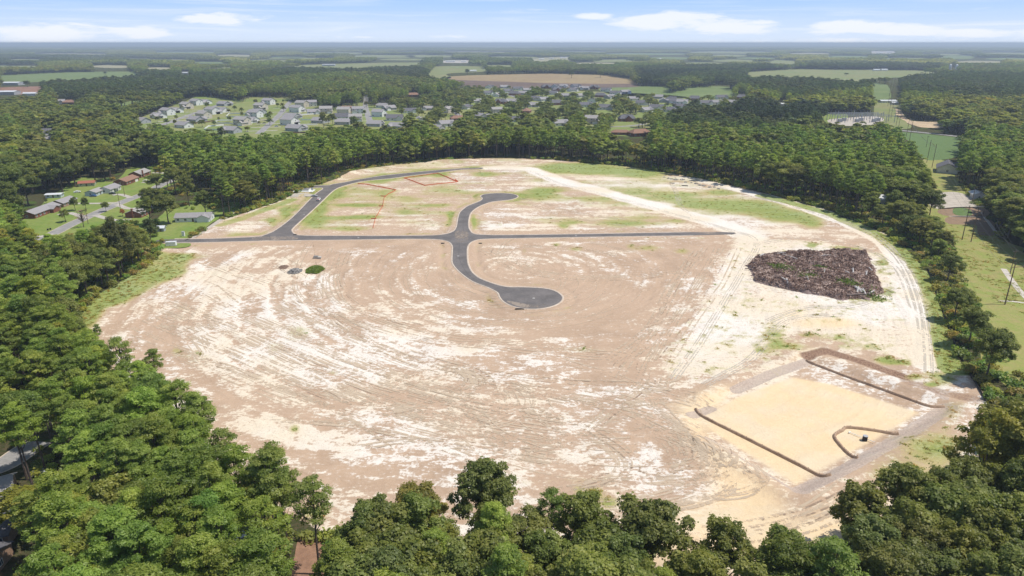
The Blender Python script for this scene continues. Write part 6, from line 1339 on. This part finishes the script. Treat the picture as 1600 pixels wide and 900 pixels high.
# two leafless trees
dead_c, dead_t = make_broad(13, 4.2, 5, .22, 60, M['brush'], 0, 40)
for px, py, h_, tn, lb in ((131, 355, 11, (1.6, 1.3, 1.3), 'bare pinkish tree at the edge of the residential road'), (112, 560, 17, (1.3, .9, .75), 'dead brown tree among green pines on the left')):
    q = G(px, py); r_ = empty('bare_tree', q, .7, label=lb, cat='tree'); r_.scale = (h_ / 13,) * 3; c_ = link('twigs', dead_c, r_); c_['tint'] = list(tn); link('trunk', dead_t, r_)
# the same woods farther back, past counting
P2_ = candidates(700, 1500, 10.4); P3_ = candidates(1500, 3300, 13.5)
def back(P_, hb, hp, sc_):
    n_ = len(P_); m_ = fbm(P_[:, 0] / 120, P_[:, 1] / 160, 501, 2) > .56; H_ = np.where(m_, rng.uniform(*hp, n_), rng.uniform(*hb, n_)); sx_, sy_ = pix(P_[:, 0], P_[:, 1]); sp_ = inpoly(sx_, sy_, SPARSE[0][0]); H_[sp_] = rng.uniform(8, 14.5, sp_.sum()); m_[sp_] = False; ok2 = keep_mask(P_, H_, np.where(m_, 4.2, 5.6) * sc_)
    a, b_ = pix(P_[:, 0], P_[:, 1]); return P_[ok2], H_[ok2], m_[ok2], a[ok2], b_[ok2]
PB, HBk, mB, ax, ay = back(P2_, (10, 21), (17, 25), 1.15); PC, HCk, mC, bx_, by2 = back(P3_, (14, 20), (18, 24), 1.35)
hob = hx[hx[:, 1] > 690]
def far_room(P_):
    k_ = np.ones(len(P_), bool)
    for q in hob: k_ &= np.hypot(P_[:, 0] - q[0], P_[:, 1] - q[1]) > 11
    return k_
allP = np.concatenate([P1[rest], PB, PC]); allH = np.concatenate([H1[rest], HBk, HCk]); allm = np.concatenate([isP[rest], mB, mC]); allx, ally = pix(allP[:, 0], allP[:, 1])
wid = np.concatenate([np.where(isP[rest], 1.15, np.where(P1[rest][:, 1] < 330, 1.05, 1.6)), np.where(mB, 1.25, 1.8), np.full(len(PC), 1.95)])
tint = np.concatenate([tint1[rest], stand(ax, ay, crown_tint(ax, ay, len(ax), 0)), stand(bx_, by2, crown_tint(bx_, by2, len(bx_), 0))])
k_ = far_room(allP); allP, allH, allm, wid, tint = allP[k_], allH[k_], allm[k_], wid[k_], tint[k_]
for nm, mk, col, h0, lb, ct in (('pine_woods', allm, col_p, 23.5, 'tall pines beyond counting in the woods round and behind the site', 'pine woods'), ('broadleaf_woods', ~allm, col_b, 18.0, 'broadleaf trees beyond counting in the woods round and behind the site', 'woods')):
    s_ = allH[mk] / h0; nl_ = len(LO_P) if nm == 'pine_woods' else len(LO_B); pk = np.where(allP[mk][:, 1] < 300, nl_ + rng.integers(0, 6, mk.sum()), rng.integers(0, nl_, mk.sum())); scatter(nm, np.column_stack([allP[mk], np.zeros(mk.sum())]), np.stack([s_ * wid[mk], s_ * wid[mk], s_], 1), tint[mk], col, cols3=pk, label=lb, cat=ct)
# distant wood as clumps, then a rolling canopy to the horizon
P4 = candidates(3300, 14000, 62.0); P4 = P4[np.abs(P4[:, 0]) < .80 * P4[:, 1]]; a, b_ = pix(P4[:, 0], P4[:, 1]); at_, bt_ = pix(P4[:, 0], P4[:, 1], 17); wq = 42 / P4[:, 1] * FOC; k_ = np.ones(len(P4), bool)
for c_ in CLEAR:
    if max(q[1] for q in c_) < 170:
        for dx in (-.8, 0, .8): k_ &= ~inpoly(a + wq * dx, b_, c_) & ~inpoly(at_ + wq * dx, bt_, c_)
for a_, b_2, y_, h_ in FAR_STRIPS: k_ &= ~((a + wq > a_) & (a - wq < b_2) & (bt_ < y_ + h_ * .8) & (b_ > y_ - h_ * .8))
fld = fbm(P4[:, 0] / 900, P4[:, 1] / 1300, 601, 3); k_ &= ~((fld > .66) & (P4[:, 1] > 4500))
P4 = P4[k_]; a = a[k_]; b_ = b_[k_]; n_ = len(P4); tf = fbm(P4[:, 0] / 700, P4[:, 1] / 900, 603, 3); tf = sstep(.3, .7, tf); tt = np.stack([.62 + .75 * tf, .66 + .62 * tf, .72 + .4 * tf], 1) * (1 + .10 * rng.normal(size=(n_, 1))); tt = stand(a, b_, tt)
scatter('distant_woods', np.column_stack([P4, np.zeros(n_)]), np.stack([np.full(n_, 1.05), np.full(n_, 1.05), rng.uniform(.8, 1.1, n_)], 1), tt, col_c, cols3=np.where(tf > .5, rng.integers(0, 2, n_), rng.integers(2, 4, n_)), label='distant woods spreading in bands to the horizon', cat='woods')
an = np.linspace(-.74, .74, 700); rr = np.geomspace(13500, 60000, 90); AA, RR = np.meshgrid(an, rr); FX, FY = (RR * np.sin(AA)).ravel(), (RR * np.cos(AA)).ravel()
fz = 9 + 7 * fbm(FX / 160, FY / 420, 701, 3) + 5 * vnoise(FX / 60, FY / 60, 702); fd = fbm(FX / 2600, FY / 5200, 705, 3); fz = np.where(fd > .63, .4, fz); i_ = (np.arange(89)[:, None] * 700 + np.arange(699)[None]).ravel()
fm = np_mesh('horizon_woods', np.column_stack([FX, FY, fz]), np.stack([i_, i_ + 1, i_ + 701, i_ + 700], 1)); at = fm.color_attributes.new('land', 'FLOAT_COLOR', 'POINT')
lc = np.ones((len(FX), 4), np.float32); lc[:, :3] = np.where((fd > .63)[:, None], np.array([.22, .24, .11]), np.array([.07, .09, .045]) * (.7 + .6 * fbm(FX / 1500, FY / 4000, 709, 3))[:, None]); at.data.foreach_set('color', lc.ravel())
m = bpy.data.materials.new('far_canopy'); m.use_nodes = True; t = NT(m.node_tree); ca = t.n('ShaderNodeAttribute', attribute_name='land'); d_ = t.n('ShaderNodeBsdfDiffuse', i0=ca.outputs['Color']); o = t.n('ShaderNodeOutputMaterial'); t.link(d_.outputs[0], o.inputs[0]); fm.materials.append(m)
tag(link('horizon_woods', fm), 'flat wooded land running to the horizon', 'woods', kind='stuff')

# ================================================================== SMALL DETAIL: wheel tracks, weeds, stones
M['track'] = None
def track_mat(name, col, th=.45):
    m = bpy.data.materials.new(name); m.use_nodes = True; t = NT(m.node_tree); P = t.n('ShaderNodeTexCoord').outputs['Object']; n_ = t.noise(P, .7, 4, .65); n2_ = t.noise(P, .09, 3, .6)
    c = t.mix(t.ramp(n_, .3, .7), col, tuple(k * .84 for k in col)); d = t.n('ShaderNodeBsdfDiffuse', i0=c); tr = t.n('ShaderNodeBsdfTransparent')
    f = t.ramp(t.math('ADD', t.math('MULTIPLY', n_, .6), t.math('MULTIPLY', n2_, .6)), th + .08, th + .24); mx = t.n('ShaderNodeMixShader', i0=t.math('MULTIPLY', f, .8), i1=tr.outputs[0], i2=d.outputs[0]); o = t.n('ShaderNodeOutputMaterial'); t.link(mx.outputs[0], o.inputs[0]); return m
def tracks(name, specs, mat, label):
    """pairs of wheel marks pressed into the sand; specs: (pixel points, wheel gap, width)"""
    Vs = []; Fs = []; b0 = 0
    for pts, gap, wd in specs:
        p = np.asarray(smooth_line(world(pts), 10)); L_ = np.concatenate([[0], np.cumsum(np.linalg.norm(np.diff(p, axis=0), axis=1))]); m_ = max(4, int(L_[-1] / 1.4)); s_ = np.linspace(0, L_[-1], m_); p = np.stack([np.interp(s_, L_, p[:, 0]), np.interp(s_, L_, p[:, 1])], 1)
        d = np.gradient(p, axis=0); d /= np.linalg.norm(d, axis=1)[:, None] + 1e-9; nr = np.stack([-d[:, 1], d[:, 0]], 1)
        for sd_ in ((-1, 1) if gap else (0,)):
            q = p + nr * sd_ * gap / 2; q = q[~inpoly(q[:, 0], q[:, 1], road_w) & ~inpoly(q[:, 0], q[:, 1], basin_w) & ~inpoly(q[:, 0], q[:, 1], debris_w)]
            if len(q) < 4: continue
            V, F_ = strip_mesh(q, wd, .03 + .0031 * (len(Vs) % 37), .3, relief)
            seg = np.linalg.norm(np.diff(q, axis=0), axis=1) < 3; Vs.append(V); Fs.append(F_[seg] + b0); b0 += len(V)
    o_ = link(name, np_mesh(name, np.concatenate(Vs), np.concatenate(Fs), mat)); tag(o_, label, kind='structure'); return o_
S1 = []; S2 = []
base_t = [[(255, 475), (330, 505), (420, 540), (520, 590), (600, 625), (680, 650)], [(265, 480), (300, 490), (330, 520)], [(250, 490), (300, 520), (330, 560)], [(340, 450), (400, 490), (470, 520), (560, 560), (680, 600), (800, 610)], [(480, 470), (560, 500), (660, 530), (800, 548), (960, 560)], [(500, 380), (485, 430), (490, 470), (560, 520)],
          [(540, 395), (530, 440), (560, 480), (650, 510)], [(420, 410), (470, 440), (520, 500), (640, 560), (800, 590), (1000, 600), (1040, 590)], [(740, 640), (800, 700), (900, 690), (960, 640), (1020, 600)], [(880, 760), (990, 740), (1060, 715), (1065, 690), (1020, 660)], [(930, 750), (1040, 735), (1085, 712), (1060, 680)], [(990, 745), (1100, 740), (1140, 712), (1120, 690), (1060, 660)],
          [(1060, 760), (1120, 775), (1180, 760), (1160, 725)], [(650, 585), (720, 570), (745, 590), (730, 615), (690, 625)], [(660, 590), (715, 578), (735, 592), (722, 610)], [(780, 600), (860, 620), (960, 640), (1080, 700), (1180, 760)], [(820, 640), (900, 660), (980, 720), (960, 760), (900, 770)], [(760, 660), (700, 640), (600, 640), (500, 600)], [(1000, 600), (1080, 620), (1140, 640), (1250, 660)],
          [(1120, 380), (1090, 430), (1050, 490), (1010, 550), (990, 590)], [(1135, 385), (1110, 440), (1070, 500), (1030, 560), (1010, 600)], [(1100, 400), (1060, 450), (1020, 520), (960, 570)], [(1400, 740), (1300, 800), (1200, 830), (1050, 840)], [(960, 840), (1100, 830), (1250, 800), (1330, 760)], [(750, 395), (820, 430), (930, 440), (1050, 430)], [(770, 400), (800, 380), (900, 384), (980, 400)], [(745, 300), (840, 310), (900, 330), (1000, 345)],
          [(330, 400), (380, 420), (440, 440), (480, 470)], [(560, 700), (640, 690), (760, 700), (860, 720)], [(440, 650), (560, 660), (680, 690), (800, 740)], [(300, 560), (400, 590), (520, 640), (640, 720)]]
for q in base_t:
    for _ in range(3):
        ox, oy = random.uniform(-22, 22), random.uniform(-9, 9); S1.append(([(x + ox + random.uniform(-6, 6), y + oy + random.uniform(-3, 3)) for x, y in q], random.choice([2.1, 2.1, 0]), random.uniform(.4, .95)))
# long grading passes sweeping from the left rim round to the basin corner
for k in range(34):
    f = k / 33.0; o1 = random.uniform(-5, 5)
    S1.append(([(200 + 140 * f, 520 - 95 * f + o1), (330 + 110 * f, 575 - 105 * f + o1), (500 + 80 * f, 640 - 110 * f + o1), (700 + 60 * f, 690 - 100 * f + o1), (880 + 50 * f, 715 - 90 * f + o1), (1010 + 40 * f, 690 - 70 * f + o1)][random.choice([0, 0, 1, 2]):random.choice([4, 5, 6])], random.choice([0, 0, 2.2]), random.uniform(.35, .9)))
for k in range(16):
    f = k / 15.0; S1.append(([(880 + 20 * f, 560 + 110 * f), (1000 + 20 * f, 600 + 80 * f), (1080 + 40 * f, 680 + 40 * f), (1090 + 60 * f, 740 + 30 * f), (1000 + 30 * f, 775 + 30 * f), (900, 780 + 25 * f)][random.choice([0, 1]):random.choice([4, 5, 6])], 0, random.uniform(.4, .8)))
east_t = [[(760, 264), (830, 268), (870, 284), (1000, 318), (1130, 356), (1180, 376), (1160, 420), (1100, 520), (1050, 590)], [(1048, 286), (1055, 300), (1063, 320), (1080, 335)], [(1100, 285), (1180, 306), (1260, 328), (1340, 352), (1390, 385), (1420, 425), (1440, 480), (1448, 540), (1450, 580)], [(1180, 305), (1270, 332), (1345, 360), (1395, 395), (1425, 450), (1440, 520)], [(1200, 500), (1260, 480), (1340, 475), (1400, 450)], [(1180, 380), (1260, 372), (1350, 388), (1400, 420), (1425, 480)], [(1100, 600), (1170, 560), (1230, 500), (1330, 490)]]
for q in east_t: S2.append((q, 2.0, .5))
# loops left by the grader: families of concentric arcs
for cx_, cy_, n_, r0, dr, a0, a1 in [(800, 440, 12, 17, 3.2, 200, 350), (800, 430, 10, 24, 6.0, 170, 290), (700, 598, 7, 4, 1.2, -60, 80), (745, 625, 8, 6, 1.6, -80, 60), (1030, 700, 9, 9, 1.7, -70, 70), (860, 410, 9, 6, 1.6, 130, 260), (560, 430, 8, 8, 2.2, 120, 240), (420, 520, 6, 10, 3, 0, 80), (250, 500, 4, 5, 2, -60, 120), (950, 620, 8, 20, 3.5, 190, 300)]:
    c_ = G(cx_, cy_)
    for k in range(n_):
        r_ = r0 + dr * k; s_, e_ = a0 + random.uniform(-15, 15), a1 + random.uniform(-25, 25); ex = random.uniform(.9, 1.25); arc = []
        for j in range(9):
            a_ = R(s_ + (e_ - s_) * j / 8); x, y = c_.x + math.cos(a_) * r_ * ex, c_.y + math.sin(a_) * r_; arc.append(pix(x, y))
        S1.append((arc, 0, random.uniform(.3, .6)))
tm1 = track_mat('pale_track', (.68, .55, .41)); tm2 = track_mat('dark_track', (.42, .31, .23), .50); tm3 = track_mat('grey_track', (.66, .60, .51), .44)
tracks('wheel_tracks', S1, tm1, 'pale wheel tracks and grader loops over the bare soil'); 
S3 = [([(x + random.uniform(-14, 14), y + random.uniform(-5, 5)) for x, y in q], random.choice([0, 2.2]), random.uniform(.35, .6)) for q in base_t]  # thin darker strips along jittered copies of the wheel paths
tracks('wheel_ruts', S3, tm2, 'darker wheel ruts over the bare soil'); tracks('haul_ruts', S2 + [([(x + 3, y + 2) for x, y in q], 2.2, .45) for q, _, _ in S2], tm3, 'greyish ruts of the haul road round the brush pile')
# asphalt seams and patches on the new street
sm_ = []; 
for q in [[(715, 372), (720, 372.5), (735, 371)], [(260, 376.8), (400, 373.6), (550, 371.8), (700, 370.2), (720, 369.6)], [(735, 369.8), (900, 368.5), (1120, 365)], [(724, 362), (724, 345), (732, 330), (752, 318), (780, 308)], [(718, 380), (718, 405), (735, 432), (770, 448), (810, 462)], [(462, 360), (490, 325), (512, 300), (540, 288), (600, 276), (700, 266)]]: sm_.append((q, 0, .12))
mm = simple('seam_tar', (.045, .045, .047), .6)
Vs = []; Fs = []; b0 = 0
for q, _, w_ in sm_:
    V, F_ = strip_mesh(smooth_line(world(q), 6), w_, .054); Vs.append(V); Fs.append(F_ + b0); b0 += len(V)
tag(link('road_seams', np_mesh('road_seams', np.concatenate(Vs), np.concatenate(Fs), mm)), kind='structure')
# manhole covers, dust carried onto the asphalt
for i, (px, py, wh_) in enumerate([(722, 369, 'in the middle of the crossroads'), (716, 400, 'on the bend below the crossroads'), (834, 466, 'in the middle of the large cul-de-sac'), (560, 371.5, 'on the main street left of the crossroads'), (475, 335, 'on the slanting street'), (900, 368.6, 'on the main street right of the crossroads')]):
    q = G(px, py); r2 = empty('manhole', (q.x, q.y, .05), label=f'round manhole cover {wh_}', cat='manhole', group='manhole covers'); part('cover', MB().tube([(0, 0, 0), (0, 0, .03)], .38, 12), M['steel'], r2); part('collar', MB().tube([(0, 0, 0), (0, 0, .012)], .62, 14), M['concrete'], r2)
dust = track_mat('road_dust', (.42, .35, .29), .44)
for pl in ([(398, 371), (455, 369.6), (462, 374.4), (405, 375.8)], [(1085, 363.4), (1126, 363), (1129, 366.6), (1088, 367.2)], [(740, 262.6), (700, 264.6), (705, 266), (748, 264.4)], [(792, 470), (830, 476), (862, 474), (850, 480), (815, 480)], [(712, 362), (730, 362), (730, 377), (714, 377)]):
    sheet('road_dust', smooth_line(world(pl), 4, True), .062, dust)
# weed tufts and scrub where the soil is green
def tuft(n_, r_, h_, sz):
    d_ = rng.normal(size=(n_, 3)) * np.array([r_, r_, 0]) ; d_[:, 2] = rng.random(n_) * h_; return leaf_mesh('weed_tuft', leaves(d_, sz * (.6 + .8 * rng.random(n_)), rng.normal(size=(n_, 3)) + np.array([0, 0, .6])), rng.random(n_), M['weeds'])
col_w = source_collection('weed_source', [tuft(22, .35, .35, .28), tuft(30, .5, .5, .32), tuft(16, .25, .25, .22)])
def mask_at(x, y):
    i = np.clip(np.searchsorted(XS, x) - 1, 0, nx - 2); j = np.clip(np.searchsorted(YS, y) - 1, 0, ny - 2); return A[j * nx + i, 1], B[j * nx + i, 0]
n_ = 260000; wx = rng.uniform(-205, 262, n_); wy = 110 + 530 * rng.random(n_) ** 1.25; g_, l_ = mask_at(wx, wy); a, b_ = pix(wx, wy)
k_ = (rng.random(n_) < np.clip((g_ - .34) * .7, 0, .4) * np.where(b_ < 365, .2, 1)) & (l_ < .5) & ~inpoly(wx, wy, road_w); wx, wy = wx[k_], wy[k_]
mw = rng.uniform([210, 170], [420, 640], (42000, 2)); ma, mb_ = pix(mw[:, 0], mw[:, 1]); mk_ = inpoly(ma, mb_, [(1470, 345), (1556, 368), (1690, 440), (1690, 640), (1560, 600), (1520, 500), (1490, 420)]) & (fbm(mw[:, 0] / 9, mw[:, 1] / 9, 811, 3) > .47); wx = np.concatenate([wx, mw[mk_, 0]]); wy = np.concatenate([wy, mw[mk_, 1]]); n_ = len(wx)
sc_ = rng.uniform(.4, 1.1, n_); tt = np.stack([rng.uniform(.9, 1.7, n_), rng.uniform(.85, 1.15, n_), rng.uniform(.7, 1.1, n_)], 1)
scatter('weeds', np.column_stack([wx, wy, relief(wx, wy)]), np.stack([sc_, sc_, sc_ * .45], 1), tt, col_w, label='low weeds and grass sprouting over the graded soil', cat='weeds')
# understorey and brambles at the wood edges
col_s = source_collection('shrub_source', [leaf_mesh('shrub', *lobes_to_leaves([(np.array([rng.normal() * .7, rng.normal() * .7, .5 + rng.random() * .8]), .7 + .5 * rng.random(), rng.random()) for _ in range(6)], 40, .38), M['broadleaf']) for _ in range(4)])
n_ = 60000; wx = rng.uniform(-330, 360, n_); wy = rng.uniform(62, 660, n_); w_ = world(SITE); d_ = dseg(wx, wy, np.vstack([w_, w_[:1]])); ins = inpoly(wx, wy, w_); a, b_ = pix(wx, wy)
k_ = ~ins & (rng.random(n_) < np.exp(-d_ / 14) * .8 + .09)
for c_ in CLEAR[1:3]: k_ &= ~inpoly(a, b_, c_)
k_ &= ~inpoly(a, b_, [(1446, 250), (1482, 254), (1500, 292), (1560, 368), (1690, 440), (1690, 600), (1570, 575), (1510, 440), (1490, 380), (1440, 330)]) & ~inpoly(a, b_, [(440, 905), (450, 850), (475, 838), (505, 850), (530, 885), (530, 925), (440, 925)]) & ~inpoly(a, b_, [(-60, 700), (60, 690), (60, 850), (-60, 960)])
for a0, a1, b0_, b1 in KEEP[:60]: k_ &= ~((a > a0) & (a < a1) & (b_ > b0_) & (b_ < b1 + 3))
wx, wy = wx[k_], wy[k_]; ln = dseg(wx, wy, world([(36, 384), (110, 351), (188, 317), (258, 286), (320, 268)])) > 6; wx, wy = wx[ln], wy[ln]; n_ = len(wx); print('shrubs', n_)
sc_ = rng.uniform(.6, 1.5, n_); tt = np.stack([rng.uniform(.8, 1.5, n_), rng.uniform(.9, 1.4, n_), rng.uniform(.8, 1.1, n_)], 1)
scatter('undergrowth', np.column_stack([wx, wy, np.zeros(n_)]), np.stack([sc_, sc_, sc_], 1), tt, col_s, label='shrubby undergrowth and brambles under and beside the trees', cat='undergrowth')
for k_, (r2, used, L) in list(HOUSES.items()):
    if not used: bpy.data.objects.remove(r2)
# ------------------------------------------------------------------ air
mb = MB(); mb.box(-58000, -400, -4, 58000, 59000, 112)
hm = bpy.data.materials.new('haze'); hm.use_nodes = True; t = NT(hm.node_tree); pv = t.n('ShaderNodeVolumePrincipled'); pv.inputs['Color'].default_value = (.74, .86, 1.0, 1); pv.inputs['Density'].default_value = HAZE; pv.inputs['Anisotropy'].default_value = .1
o = t.n('ShaderNodeOutputMaterial'); t.link(pv.outputs[0], o.inputs['Volume']); hz_o = link('haze', mb.mesh('haze', hm)); tag(hz_o, kind='stuff')
